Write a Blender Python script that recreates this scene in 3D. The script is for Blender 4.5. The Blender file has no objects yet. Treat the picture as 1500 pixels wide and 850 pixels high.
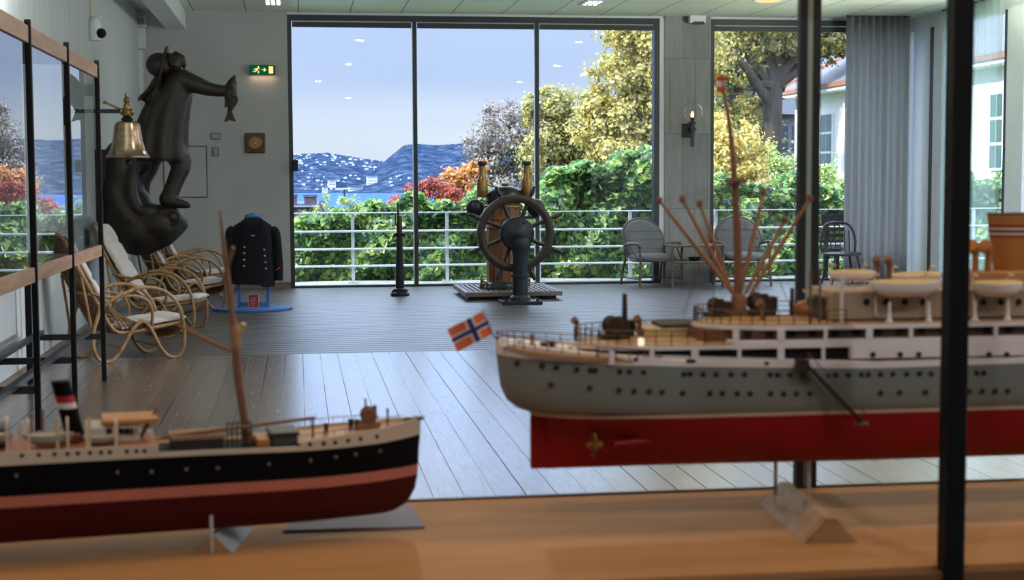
import bpy, math, random
import numpy as np
from mathutils import Vector, Matrix

random.seed(7)
SC = bpy.context.scene
COL = SC.collection
PI = math.pi

# ------------------------------------------------------------------ camera
F, CX, CY, H = 2200.0, 750.0, 425.0, 1.45
def _n(v):
    v = np.array(v, float)
    return v / np.linalg.norm(v)
_yc = _n([(435 - CX) / F, -(262 - CY) / F, -1])
_r = 0.0042
_zc = _n([-_r, 1, 0.143182 * _r + 0.0740909])
_xc = np.cross(_yc, _zc)
ROT = np.array([_xc, _yc, _zc])
def ray(px, py):
    return ROT @ np.array([(px - CX) / F, -(py - CY) / F, -1.0])
def at_y(px, py, Y):
    r = ray(px, py); return Vector(np.array([0, 0, H]) + Y / r[1] * r)
def at_x(px, py, X):
    r = ray(px, py); return Vector(np.array([0, 0, H]) + X / r[0] * r)
def at_z(px, py, Z=0.0):
    r = ray(px, py); return Vector(np.array([0, 0, H]) + (Z - H) / r[2] * r)
def on_plane(px, py, p0, nrm):
    r = Vector(ray(px, py)); o = Vector((0, 0, H))
    return o + r * ((Vector(p0) - o).dot(nrm) / r.dot(nrm))

cam = bpy.data.cameras.new('camera')
cam.sensor_width = 36.0
cam.lens = F / 1500 * 36.0
cam.clip_end = 20000
cam.clip_start = 0.05
cam.dof.use_dof = True
cam.dof.focus_distance = 18.0
cam.dof.aperture_fstop = 9.0
camo = bpy.data.objects.new('camera', cam)
COL.objects.link(camo)
M4 = Matrix([[*ROT[0], 0], [*ROT[1], 0], [*ROT[2], H], [0, 0, 0, 1]])
camo.matrix_world = M4
SC.camera = camo

# ------------------------------------------------------------------ colour / materials
def lin(c):
    c = c / 255.0
    return c / 12.92 if c <= 0.04045 else ((c + 0.055) / 1.055) ** 2.4
def rgb(r, g, b):
    return (lin(r), lin(g), lin(b), 1.0)

def nmat(name):
    m = bpy.data.materials.new(name); m.use_nodes = True
    nt = m.node_tree; nt.nodes.clear()
    out = nt.nodes.new('ShaderNodeOutputMaterial')
    return m, nt, out
def N(nt, typ, **kw):
    n = nt.nodes.new(typ)
    for k, v in kw.items():
        if k in n.inputs.keys(): n.inputs[k].default_value = v
        else: setattr(n, k, v)
    return n
def ramp(nt, stops, interp='LINEAR'):
    n = nt.nodes.new('ShaderNodeValToRGB'); e = n.color_ramp
    e.interpolation = interp
    while len(e.elements) < len(stops): e.elements.new(0.5)
    for el, (p, c) in zip(e.elements, stops):
        el.position = p; el.color = c
    return n

def mat(name, col, rough=0.5, metal=0.0, var=0.12, scale=(6, 6, 6), bump=0.0, spec=0.5, coat=0.0):
    """principled with noise variation (procedural)"""
    m, nt, out = nmat(name); L = nt.links
    tc = N(nt, 'ShaderNodeTexCoord'); mp = N(nt, 'ShaderNodeMapping'); mp.inputs['Scale'].default_value = scale
    no = N(nt, 'ShaderNodeTexNoise'); no.inputs['Scale'].default_value = 1.0; no.inputs['Detail'].default_value = 5
    L.new(tc.outputs['Object'], mp.inputs['Vector']); L.new(mp.outputs[0], no.inputs['Vector'])
    a = tuple(max(0, x * (1 - var)) for x in col[:3]) + (1,)
    b = tuple(min(1, x * (1 + var)) for x in col[:3]) + (1,)
    r = ramp(nt, [(0.3, a), (0.7, b)])
    L.new(no.outputs['Fac'], r.inputs[0])
    p = N(nt, 'ShaderNodeBsdfPrincipled')
    p.inputs['Roughness'].default_value = rough; p.inputs['Metallic'].default_value = metal
    p.inputs['Specular IOR Level'].default_value = spec; p.inputs['Coat Weight'].default_value = coat
    L.new(r.outputs[0], p.inputs['Base Color'])
    if bump:
        bp = N(nt, 'ShaderNodeBump'); bp.inputs['Strength'].default_value = bump; bp.inputs['Distance'].default_value = 0.02
        L.new(no.outputs['Fac'], bp.inputs['Height']); L.new(bp.outputs[0], p.inputs['Normal'])
    L.new(p.outputs[0], out.inputs[0])
    return m

def wood(name, c1, c2, rough=0.45, scale=(1.5, 14, 14), bump=0.1):
    m, nt, out = nmat(name); L = nt.links
    tc = N(nt, 'ShaderNodeTexCoord'); mp = N(nt, 'ShaderNodeMapping'); mp.inputs['Scale'].default_value = scale
    no = N(nt, 'ShaderNodeTexNoise'); no.inputs['Scale'].default_value = 1.6; no.inputs['Detail'].default_value = 8
    no.inputs['Distortion'].default_value = 0.6
    L.new(tc.outputs['Object'], mp.inputs['Vector']); L.new(mp.outputs[0], no.inputs['Vector'])
    r = ramp(nt, [(0.3, c1), (0.72, c2)]); L.new(no.outputs['Fac'], r.inputs[0])
    p = N(nt, 'ShaderNodeBsdfPrincipled'); p.inputs['Roughness'].default_value = rough
    L.new(r.outputs[0], p.inputs['Base Color'])
    bp = N(nt, 'ShaderNodeBump'); bp.inputs['Strength'].default_value = bump; bp.inputs['Distance'].default_value = 0.004
    L.new(no.outputs['Fac'], bp.inputs['Height']); L.new(bp.outputs[0], p.inputs['Normal'])
    L.new(p.outputs[0], out.inputs[0])
    return m

def glass(name, ior=1.5, tint=(1, 1, 1, 1), gain=1.0, rough=0.0):
    m, nt, out = nmat(name); L = nt.links
    fr = N(nt, 'ShaderNodeFresnel'); fr.inputs['IOR'].default_value = ior
    ml = N(nt, 'ShaderNodeMath', operation='MULTIPLY'); ml.inputs[1].default_value = gain; ml.use_clamp = True
    t = N(nt, 'ShaderNodeBsdfTransparent'); t.inputs[0].default_value = tint
    g = N(nt, 'ShaderNodeBsdfGlossy'); g.inputs['Roughness'].default_value = rough
    g.inputs['Color'].default_value = (0.97, 0.98, 1, 1)
    mx = N(nt, 'ShaderNodeMixShader')
    geo = N(nt, 'ShaderNodeNewGeometry')
    iv = N(nt, 'ShaderNodeMath', operation='SUBTRACT'); iv.inputs[0].default_value = 1.0; L.new(geo.outputs['Backfacing'], iv.inputs[1])
    m2 = N(nt, 'ShaderNodeMath', operation='MULTIPLY'); L.new(fr.outputs[0], ml.inputs[0]); L.new(ml.outputs[0], m2.inputs[0]); L.new(iv.outputs[0], m2.inputs[1]); L.new(m2.outputs[0], mx.inputs[0])
    L.new(t.outputs[0], mx.inputs[1]); L.new(g.outputs[0], mx.inputs[2]); L.new(mx.outputs[0], out.inputs[0])
    return m

def emit(name, col, s):
    m, nt, out = nmat(name)
    e = N(nt, 'ShaderNodeEmission'); e.inputs[0].default_value = col; e.inputs[1].default_value = s
    nt.links.new(e.outputs[0], out.inputs[0]); return m

def leafmat(name, cols, trans=0.35):
    m, nt, out = nmat(name); L = nt.links
    g = N(nt, 'ShaderNodeNewGeometry')
    k = len(cols); cols = [tuple(min(0.92, q * 1.45 + 0.02) for q in c[:3]) + (1,) for c in cols]
    r = ramp(nt, [((i + 0.5) / k, c) for i, c in enumerate(cols)])
    L.new(g.outputs['Random Per Island'], r.inputs[0])
    d = N(nt, 'ShaderNodeBsdfDiffuse'); t = N(nt, 'ShaderNodeBsdfTranslucent')
    L.new(r.outputs[0], d.inputs[0]); L.new(r.outputs[0], t.inputs[0])
    gl = N(nt, 'ShaderNodeBsdfGlossy'); gl.inputs['Roughness'].default_value = 0.45
    mx = N(nt, 'ShaderNodeMixShader'); mx.inputs[0].default_value = trans
    L.new(d.outputs[0], mx.inputs[1]); L.new(t.outputs[0], mx.inputs[2])
    m2 = N(nt, 'ShaderNodeMixShader'); m2.inputs[0].default_value = 0.06
    L.new(mx.outputs[0], m2.inputs[1]); L.new(gl.outputs[0], m2.inputs[2])
    L.new(m2.outputs[0], out.inputs[0]); return m

# ------------------------------------------------------------------ mesh builder
class MB:
    def __init__(s): s.v = []; s.f = []; s.m = []; s.mi = 0
    def add(s, vs, fs):
        o = len(s.v); s.v += [tuple(v) for v in vs]
        s.f += [tuple(i + o for i in f) for f in fs]; s.m += [s.mi] * len(fs)
        return s
    def box(s, p0, p1):
        x0, y0, z0 = p0; x1, y1, z1 = p1
        v = [(x0, y0, z0), (x1, y0, z0), (x1, y1, z0), (x0, y1, z0), (x0, y0, z1), (x1, y0, z1), (x1, y1, z1), (x0, y1, z1)]
        return s.add(v, [(0, 3, 2, 1), (4, 5, 6, 7), (0, 1, 5, 4), (1, 2, 6, 5), (2, 3, 7, 6), (3, 0, 4, 7)])
    def obox(s, c, size, rot):
        v = []
        for dz in (-.5, .5):
            for dx, dy in ((-.5, -.5), (.5, -.5), (.5, .5), (-.5, .5)):
                v.append(Vector(c) + rot @ Vector((dx * size[0], dy * size[1], dz * size[2])))
        return s.add(v, [(0, 3, 2, 1), (4, 5, 6, 7), (0, 1, 5, 4), (1, 2, 6, 5), (2, 3, 7, 6), (3, 0, 4, 7)])
    def beam(s, a, b, w, h, up=(0, 0, 1)):
        a = Vector(a); b = Vector(b); d = (b - a).normalized()
        sd = d.cross(Vector(up))
        if sd.length < 1e-5: sd = d.cross(Vector((1, 0, 0)))
        sd.normalize(); u = sd.cross(d)
        v = []
        for p in (a, b):
            for q, r in ((-1, -1), (1, -1), (1, 1), (-1, 1)): v.append(p + sd * q * w / 2 + u * r * h / 2)
        return s.add(v, [(0, 1, 2, 3), (7, 6, 5, 4), (0, 4, 5, 1), (1, 5, 6, 2), (2, 6, 7, 3), (3, 7, 4, 0)])
    def ring_loft(s, rings, cap=True, closed=False):
        n = len(rings[0]); vs = [p for r in rings for p in r]; fs = []
        k = len(rings)
        for i in range(k if closed else k - 1):
            j = (i + 1) % k
            for a in range(n):
                b = (a + 1) % n
                fs.append((i * n + a, i * n + b, j * n + b, j * n + a))
        if cap and not closed:
            fs.append(tuple(range(n))[::-1]); fs.append(tuple((k - 1) * n + a for a in range(n)))
        return s.add(vs, fs)
    def tube(s, pts, r, n=8, closed=False, flat=1.0):
        pts = [Vector(p) for p in pts]; k = len(pts)
        rs = r if isinstance(r, (list, tuple)) else [r] * k
        rings = []; u = None
        for i, p in enumerate(pts):
            if closed: t = pts[(i + 1) % k] - pts[i - 1]
            else: t = pts[min(i + 1, k - 1)] - pts[max(i - 1, 0)]
            if t.length < 1e-9: t = Vector((0, 0, 1))
            t.normalize()
            if u is None:
                u = t.orthogonal().normalized()
            else:
                u = u - t * u.dot(t)
                u = u.normalized() if u.length > 1e-6 else t.orthogonal().normalized()
            w = t.cross(u)
            rings.append([p + (u * math.cos(2 * PI * a / n) + w * math.sin(2 * PI * a / n) * flat) * rs[i] for a in range(n)])
        return s.ring_loft(rings, cap=not closed, closed=closed)
    def lathe(s, prof, c=(0, 0, 0), n=20, rot=None, sx=1, sy=1):
        c = Vector(c); rings = []
        for r, z in prof:
            ring = []
            for a in range(n):
                p = Vector((r * sx * math.cos(2 * PI * a / n), r * sy * math.sin(2 * PI * a / n), z))
                if rot: p = rot @ p
                ring.append(c + p)
            rings.append(ring)
        return s.ring_loft(rings)
    def ball(s, c, r, nu=14, nv=9, rot=None):
        if not isinstance(r, (tuple, list)): r = (r, r, r)
        c = Vector(c); rings = []
        for j in range(nv + 1):
            th = PI * (j + (0.02 if j == 0 else -0.02 if j == nv else 0)) / nv
            ring = []
            for a in range(nu):
                p = Vector((r[0] * math.sin(th) * math.cos(2 * PI * a / nu), r[1] * math.sin(th) * math.sin(2 * PI * a / nu), -r[2] * math.cos(th)))
                if rot: p = rot @ p
                ring.append(c + p)
            rings.append(ring)
        return s.ring_loft(rings)
    def prism(s, poly, vec):
        poly = [Vector(p) for p in poly]; vec = Vector(vec); n = len(poly)
        return s.add(poly + [p + vec for p in poly], [tuple(range(n)), tuple(range(n, 2 * n))[::-1]] + [(i, i + n, (i + 1) % n + n, (i + 1) % n) for i in range(n)])
    def build(s, name, mats, parent=None, off=(0, 0, 0), smooth=False, bevel=0, angle=40, loc=None):
        o = Vector(off); me = bpy.data.meshes.new(name)
        me.from_pydata([tuple(Vector(v) - o) for v in s.v], [], s.f)
        if not isinstance(mats, (list, tuple)): mats = [mats]
        for m in mats: me.materials.append(m)
        if len(mats) > 1: me.polygons.foreach_set('material_index', s.m)
        # consistent outward normals
        import bmesh
        bm = bmesh.new(); bm.from_mesh(me); bmesh.ops.recalc_face_normals(bm, faces=bm.faces); bm.to_mesh(me); bm.free()
        if smooth:
            me.shade_smooth()
            me.set_sharp_from_angle(angle=math.radians(angle))
        me.update()
        ob = bpy.data.objects.new(name, me); COL.objects.link(ob)
        if parent: ob.parent = parent
        elif loc is not None: ob.location = loc
        else: ob.location = o
        if bevel:
            b = ob.modifiers.new('bevel', 'BEVEL'); b.width = bevel; b.segments = 2; b.limit_method = 'ANGLE'
        return ob

def tag(o, label, cat, group=None, kind=None):
    o['label'] = label; o['category'] = cat
    if group: o['group'] = group
    if kind: o['kind'] = kind
    return o
def root(name, loc, label, cat, group=None, rz=0.0):
    o = bpy.data.objects.new(name, None); o.empty_display_size = 0.1
    COL.objects.link(o); o.location = loc; o.rotation_euler = (0, 0, rz)
    return tag(o, label, cat, group)
def struct(o):
    o['kind'] = 'structure'; return o
KIDS = {}
def children(o):
    return [c for c in bpy.data.objects if c.parent == o]
def dup(o, loc, rz, label, group=None, scale=None):
    r = o.copy(); COL.objects.link(r); r.location = loc; r.rotation_euler = (0, 0, rz); r['label'] = label
    if scale: r.scale = (scale,) * 3
    if group: r['group'] = group
    for ch in children(o):
        c = ch.copy(); COL.objects.link(c); c.parent = r
        for g in children(ch):
            d = g.copy(); COL.objects.link(d); d.parent = c
    return r
def part_copy(o, parent, loc, rot=None):
    c = bpy.data.objects.new(o.name.split('.')[0], o.data); COL.objects.link(c); c.parent = parent; c.location = loc
    if rot: c.rotation_euler = rot
    return c
def spline(pts, k=6):
    """Catmull-Rom through the points"""
    P = [Vector(p) for p in pts]; P = [P[0] * 2 - P[1]] + P + [P[-1] * 2 - P[-2]]
    o = []
    for i in range(1, len(P) - 2):
        for j in range(k):
            t = j / k; a, b, c, d = P[i - 1:i + 3]
            o.append(0.5 * ((2 * b) + (c - a) * t + (2 * a - 5 * b + 4 * c - d) * t * t + (3 * b - a - 3 * c + d) * t ** 3))
    o.append(P[-2]); return o
def remesh(ob, voxel, smooth=3):
    m = ob.modifiers.new('r', 'REMESH'); m.mode = 'VOXEL'; m.voxel_size = voxel
    sm = ob.modifiers.new('s', 'SMOOTH'); sm.factor = 0.5; sm.iterations = smooth
    dg = bpy.context.evaluated_depsgraph_get()
    me = bpy.data.meshes.new_from_object(ob.evaluated_get(dg))
    ob.modifiers.clear(); ob.data = me; me.shade_smooth()
    return ob

def leaf_cloud(name, pts, nrm, size, m, parent=None, off=(0, 0, 0), seed=1, aspect=0.75):
    """many small folded leaves in one mesh; pts, nrm: (n,3) arrays"""
    rng = np.random.default_rng(seed); n = len(pts)
    nr = nrm + rng.normal(0, 0.55, (n, 3)); nr /= np.linalg.norm(nr, axis=1, keepdims=True) + 1e-9
    t = rng.normal(0, 1, (n, 3)); t[:, 2] -= 0.5
    t -= nr * (t * nr).sum(1, keepdims=True); t /= np.linalg.norm(t, axis=1, keepdims=True) + 1e-9
    b = np.cross(nr, t); sz = size * rng.uniform(0.6, 1.35, (n, 1))
    V = np.empty((n, 6, 3))
    V[:, 0] = pts - t * sz * 0.5
    V[:, 1] = pts - t * sz * 0.12 + b * sz * 0.5 * aspect + nr * sz * 0.12
    V[:, 2] = pts + t * sz * 0.25 + b * sz * 0.33 * aspect + nr * sz * 0.08
    V[:, 3] = pts + t * sz * 0.55
    V[:, 4] = pts + t * sz * 0.25 - b * sz * 0.33 * aspect + nr * sz * 0.08
    V[:, 5] = pts - t * sz * 0.12 - b * sz * 0.5 * aspect + nr * sz * 0.12
    V -= np.array(off)
    F_ = np.array([[0, 1, 2, 3], [0, 3, 4, 5]])
    fa = (np.arange(n)[:, None, None] * 6 + F_[None]).reshape(-1, 4)
    me = bpy.data.meshes.new(name)
    me.vertices.add(n * 6); me.vertices.foreach_set('co', V.reshape(-1))
    me.loops.add(n * 8); me.loops.foreach_set('vertex_index', fa.reshape(-1).astype(np.int32))
    me.polygons.add(n * 2); me.polygons.foreach_set('loop_start', np.arange(0, n * 8, 4, dtype=np.int32))
    me.update(calc_edges=True); me.validate()
    me.materials.append(m)
    ob = bpy.data.objects.new(name, me); COL.objects.link(ob)
    if parent: ob.parent = parent
    else: ob.location = off
    return ob
def blob_points(blobs, n, seed, shell=0.35, clumps=16):
    """leaf positions gathered in small clumps inside each leafy mass, so that sky shows between them"""
    rng = np.random.default_rng(seed)
    w = np.array([b[1][0] * b[1][2] for b in blobs], float); w /= w.sum()
    k = rng.choice(len(blobs), n, p=w)
    B = len(blobs); cd = rng.normal(0, 1, (B, clumps, 3)); cd /= np.linalg.norm(cd, axis=2, keepdims=True)
    cr = rng.uniform(shell ** 3, 1, (B, clumps, 1)) ** (1 / 3); cs = rng.uniform(0.14, 0.30, (B, clumps))
    q = rng.integers(0, clumps, n)
    C = np.array([b[0] for b in blobs])[k]; Rr = np.array([b[1] for b in blobs])[k]
    g = rng.normal(0, 1, (n, 3)); d = cd[k, q]
    P = C + Rr * (d * cr[k, q] + g * cs[k, q][:, None] * 0.75)
    return P, d * 0.5 + g * 0.5

# ------------------------------------------------------------------ shared materials
M = {}
M['wall'] = mat('white_wall_paint', rgb(184, 185, 184), 0.75, var=0.05, scale=(3, 3, 1.2), bump=0.03)
M['wall_lining'] = mat('whitewashed_lining', rgb(196, 202, 203), 0.7, var=0.09, scale=(9, 14, 0.6), bump=0.03)
M['ceil'] = mat('ceiling_panel', rgb(196, 200, 186), 0.6, var=0.04, scale=(1, 1, 1))
M['white'] = mat('white_paint', rgb(222, 226, 228), 0.5, var=0.04)
M['alu'] = mat('dark_grey_aluminium', rgb(62, 66, 72), 0.45, metal=0.3, var=0.08)
M['iron'] = mat('dark_iron', rgb(33, 38, 48), 0.45, metal=0.3, var=0.25, scale=(14, 14, 14), bump=0.08)
M['black'] = mat('black_powder_coat', rgb(8, 8, 12), 0.55, var=0.2, spec=0.25)
M['steel'] = mat('dark_steel', rgb(48, 50, 58), 0.42, metal=0.4, var=0.12)
M['rattan'] = wood('rattan_cane', rgb(126, 92, 58), rgb(184, 148, 104), 0.45, (18, 18, 5))
M['rattan_d'] = wood('dark_rattan_cane', rgb(72, 60, 52), rgb(118, 100, 84), 0.5, (18, 18, 5))
M['cane'] = wood('woven_cane', rgb(84, 56, 34), rgb(150, 112, 72), 0.6, (60, 60, 4), 0.5)
M['cushion'] = mat('white_cotton', rgb(214, 205, 202), 0.9, var=0.07, scale=(20, 20, 20), bump=0.25)
M['uph'] = mat('grey_upholstery', rgb(112, 114, 120), 0.9, var=0.06, scale=(60, 60, 60), bump=0.15)
M['brass'] = mat('brass', rgb(150, 120, 74), 0.35, metal=0.9, var=0.12, scale=(20, 20, 20))
M['bellbronze'] = mat('bell_bronze', rgb(160, 136, 116), 0.25, metal=1.0, var=0.2, scale=(12, 12, 30))
M['darkwood'] = wood('dark_carved_oak', rgb(20, 14, 11), rgb(46, 33, 26), 0.5, (9, 9, 3), 0.12)
M['teak'] = wood('teak', rgb(92, 56, 36), rgb(146, 98, 64), 0.4, (14, 14, 2))
M['gratewood'] = wood('grey_teak', rgb(88, 78, 74), rgb(136, 124, 118), 0.5, (2, 14, 14))
M['oakrail'] = wood('oak_rail', rgb(140, 104, 84), rgb(178, 140, 114), 0.5, (14, 1.2, 14))
M['skirt'] = wood('oak_skirting', rgb(110, 94, 82), rgb(140, 122, 108), 0.5, (2, 14, 14))
M['concrete'] = None
# ================================================================== ROOM SHELL
D = 20.1          # inner face of the window wall
XL, XR = -2.0, 8.5
ZC = 3.63
YB = -4.0
YJ = 12.5         # where the planks meet the strip deck

def floor_planks():
    m, nt, out = nmat('wide_oak_planks'); L = nt.links
    tc = N(nt, 'ShaderNodeTexCoord'); mp = N(nt, 'ShaderNodeMapping')
    mp.inputs['Rotation'].default_value = (0, 0, PI / 2); mp.inputs['Location'].default_value = (0, -0.026, 0)
    L.new(tc.outputs['Object'], mp.inputs['Vector'])
    br = N(nt, 'ShaderNodeTexBrick'); br.offset = 0.37; br.offset_frequency = 3
    br.inputs['Scale'].default_value = 1; br.inputs['Brick Width'].default_value = 4.6; br.inputs['Row Height'].default_value = 0.142
    br.inputs['Mortar Size'].default_value = 0.0024; br.inputs['Mortar Smooth'].default_value = 0.1
    br.inputs['Color1'].default_value = rgb(108, 92, 84); br.inputs['Color2'].default_value = rgb(130, 113, 104); br.inputs['Mortar'].default_value = rgb(118, 102, 94)
    L.new(mp.outputs[0], br.inputs['Vector'])
    m2 = N(nt, 'ShaderNodeMapping'); m2.inputs['Scale'].default_value = (30, 2.2, 1); L.new(tc.outputs['Object'], m2.inputs['Vector'])
    no = N(nt, 'ShaderNodeTexNoise'); no.inputs['Scale'].default_value = 2; no.inputs['Detail'].default_value = 8; L.new(m2.outputs[0], no.inputs['Vector'])
    mx = N(nt, 'ShaderNodeMix', data_type='RGBA', blend_type='MULTIPLY'); mx.inputs[0].default_value = 0.6
    r = ramp(nt, [(0.3, (0.6, 0.58, 0.56, 1)), (0.7, (1.15, 1.12, 1.1, 1))]); L.new(no.outputs['Fac'], r.inputs[0])
    L.new(br.outputs['Color'], mx.inputs[6]); L.new(r.outputs[0], mx.inputs[7])
    # some seams are open and dark, most are tight and faint
    ms = N(nt, 'ShaderNodeMapping'); ms.inputs['Scale'].default_value = (5.3, 0.22, 1); L.new(tc.outputs['Object'], ms.inputs['Vector'])
    ns = N(nt, 'ShaderNodeTexNoise'); ns.inputs['Scale'].default_value = 1.0; ns.inputs['Detail'].default_value = 2; L.new(ms.outputs[0], ns.inputs['Vector'])
    rs = ramp(nt, [(0.42, (0.22, 0.22, 0.22, 1)), (0.60, (1, 1, 1, 1))]); L.new(ns.outputs['Fac'], rs.inputs[0])
    sm_ = N(nt, 'ShaderNodeMath', operation='MULTIPLY'); L.new(br.outputs['Fac'], sm_.inputs[0]); L.new(rs.outputs[0], sm_.inputs[1])
    mg = N(nt, 'ShaderNodeMix', data_type='RGBA'); L.new(sm_.outputs[0], mg.inputs[0]); L.new(mx.outputs[2], mg.inputs[6]); mg.inputs[7].default_value = rgb(14, 12, 12)
    p = N(nt, 'ShaderNodeBsdfPrincipled'); L.new(mg.outputs[2], p.inputs['Base Color'])
    rr = ramp(nt, [(0.3, (0.17,) * 3 + (1,)), (0.75, (0.30,) * 3 + (1,))]); L.new(no.outputs['Fac'], rr.inputs[0])
    mr = N(nt, 'ShaderNodeMix', data_type='RGBA'); L.new(sm_.outputs[0], mr.inputs[0]); L.new(rr.outputs[0], mr.inputs[6]); mr.inputs[7].default_value = (1, 1, 1, 1); L.new(mr.outputs[2], p.inputs['Roughness'])
    sv = N(nt, 'ShaderNodeMath', operation='SUBTRACT'); sv.inputs[0].default_value = 1.0; L.new(sm_.outputs[0], sv.inputs[1]); L.new(sv.outputs[0], p.inputs['Specular IOR Level']); L.new(sv.outputs[0], p.inputs['Coat Weight'])
    p.inputs['IOR'].default_value = 1.5; p.inputs['Coat Roughness'].default_value = 0.26
    bp = N(nt, 'ShaderNodeBump'); bp.inputs['Strength'].default_value = 0.35; bp.inputs['Distance'].default_value = 0.004; bp.invert = True
    L.new(sm_.outputs[0], bp.inputs['Height'])
    b2 = N(nt, 'ShaderNodeBump'); b2.inputs['Strength'].default_value = 0.03; b2.inputs['Distance'].default_value = 0.001
    L.new(no.outputs['Fac'], b2.inputs['Height']); L.new(bp.outputs[0], b2.inputs['Normal'])
    L.new(bp.outputs[0], p.inputs['Normal']); L.new(p.outputs[0], out.inputs[0]); return m
def floor_strips():
    m, nt, out = nmat('caulked_deck_strips'); L = nt.links
    tc = N(nt, 'ShaderNodeTexCoord')
    br = N(nt, 'ShaderNodeTexBrick'); br.offset = 0.41; br.offset_frequency = 2
    br.inputs['Scale'].default_value = 1; br.inputs['Brick Width'].default_value = 40; br.inputs['Row Height'].default_value = 0.155
    br.inputs['Mortar Size'].default_value = 0.014; br.inputs['Mortar Smooth'].default_value = 0.3
    br.inputs['Color1'].default_value = rgb(74, 68, 66); br.inputs['Color2'].default_value = rgb(90, 84, 80); br.inputs['Mortar'].default_value = rgb(18, 16, 18)
    mo = N(nt, 'ShaderNodeMapping'); mo.inputs['Location'].default_value = (13, 0, 0); L.new(tc.outputs['Object'], mo.inputs[0]); L.new(mo.outputs[0], br.inputs['Vector'])
    m2 = N(nt, 'ShaderNodeMapping'); m2.inputs['Scale'].default_value = (0.8, 22, 1); L.new(tc.outputs['Object'], m2.inputs['Vector'])
    no = N(nt, 'ShaderNodeTexNoise'); no.inputs['Scale'].default_value = 2; no.inputs['Detail'].default_value = 8; L.new(m2.outputs[0], no.inputs['Vector'])
    mx = N(nt, 'ShaderNodeMix', data_type='RGBA', blend_type='MULTIPLY'); mx.inputs[0].default_value = 0.6
    r = ramp(nt, [(0.3, (0.6, 0.58, 0.56, 1)), (0.7, (1.15, 1.12, 1.1, 1))]); L.new(no.outputs['Fac'], r.inputs[0])
    L.new(br.outputs['Color'], mx.inputs[6]); L.new(r.outputs[0], mx.inputs[7])
    p = N(nt, 'ShaderNodeBsdfPrincipled'); L.new(mx.outputs[2], p.inputs['Base Color'])
    rr = ramp(nt, [(0.3, (0.34,) * 3 + (1,)), (0.75, (0.46,) * 3 + (1,))]); L.new(no.outputs['Fac'], rr.inputs[0])
    # the caulking is dull
    mr = N(nt, 'ShaderNodeMix', data_type='RGBA'); L.new(br.outputs['Fac'], mr.inputs[0]); L.new(rr.outputs[0], mr.inputs[6]); mr.inputs[7].default_value = (0.9, 0.9, 0.9, 1)
    L.new(mr.outputs[2], p.inputs['Roughness']); p.inputs['IOR'].default_value = 1.6; p.inputs['Coat Roughness'].default_value = 0.36
    sv = N(nt, 'ShaderNodeMath', operation='SUBTRACT'); sv.inputs[0].default_value = 1.0; L.new(br.outputs['Fac'], sv.inputs[1]); L.new(sv.outputs[0], p.inputs['Specular IOR Level']); p.inputs['Coat Weight'].default_value = 0.35
    bp = N(nt, 'ShaderNodeBump'); bp.inputs['Strength'].default_value = 0.12; bp.inputs['Distance'].default_value = 0.003; bp.invert = True
    L.new(br.outputs['Fac'], bp.inputs['Height'])
    b2 = N(nt, 'ShaderNodeBump'); b2.inputs['Strength'].default_value = 0.25; b2.inputs['Distance'].default_value = 0.004; L.new(no.outputs['Fac'], b2.inputs['Height']); L.new(bp.outputs[0], b2.inputs['Normal']); L.new(b2.outputs[0], p.inputs['Normal']); L.new(b2.outputs[0], p.inputs['Coat Normal'])
    L.new(p.outputs[0], out.inputs[0]); return m

struct(MB().box((XL, YB, -0.12), (XR, YJ, 0)).build('floor', floor_planks()))
struct(MB().box((XL, YJ, -0.12), (XR, D + 0.02, 0)).build('floor_deck', floor_strips()))

def ceil_mat():
    m, nt, out = nmat('ceiling_panels'); L = nt.links
    tc = N(nt, 'ShaderNodeTexCoord')
    br = N(nt, 'ShaderNodeTexBrick'); br.offset = 0.0
    mp = N(nt, 'ShaderNodeMapping'); mp.inputs['Location'].default_value = (0.62, 0.35, 0); L.new(tc.outputs['Object'], mp.inputs['Vector'])
    br.inputs['Scale'].default_value = 1; br.inputs['Brick Width'].default_value = 0.67; br.inputs['Row Height'].default_value = 1.35
    br.inputs['Mortar Size'].default_value = 0.007; br.inputs['Mortar Smooth'].default_value = 0.1
    br.inputs['Color1'].default_value = rgb(232, 236, 214); br.inputs['Color2'].default_value = rgb(224, 230, 208); br.inputs['Mortar'].default_value = rgb(60, 62, 58)
    L.new(mp.outputs[0], br.inputs['Vector'])
    p = N(nt, 'ShaderNodeBsdfPrincipled'); L.new(br.outputs['Color'], p.inputs['Base Color']); p.inputs['Roughness'].default_value = 0.42
    bp = N(nt, 'ShaderNodeBump'); bp.inputs['Strength'].default_value = 0.4; bp.inputs['Distance'].default_value = 0.006; bp.invert = True
    L.new(br.outputs['Fac'], bp.inputs['Height']); L.new(bp.outputs[0], p.inputs['Normal'])
    L.new(p.outputs[0], out.inputs[0]); return m
struct(MB().box((XL, YB, ZC), (XR, D + 0.35, ZC + 0.3)).build('ceiling', ceil_mat()))
# long white beam under the ceiling near the left wall
struct(MB().box((-1.66, 5.0, 3.40), (-1.40, D - 0.005, ZC)).build('trim_1', M['white'], bevel=0.01))

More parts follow.
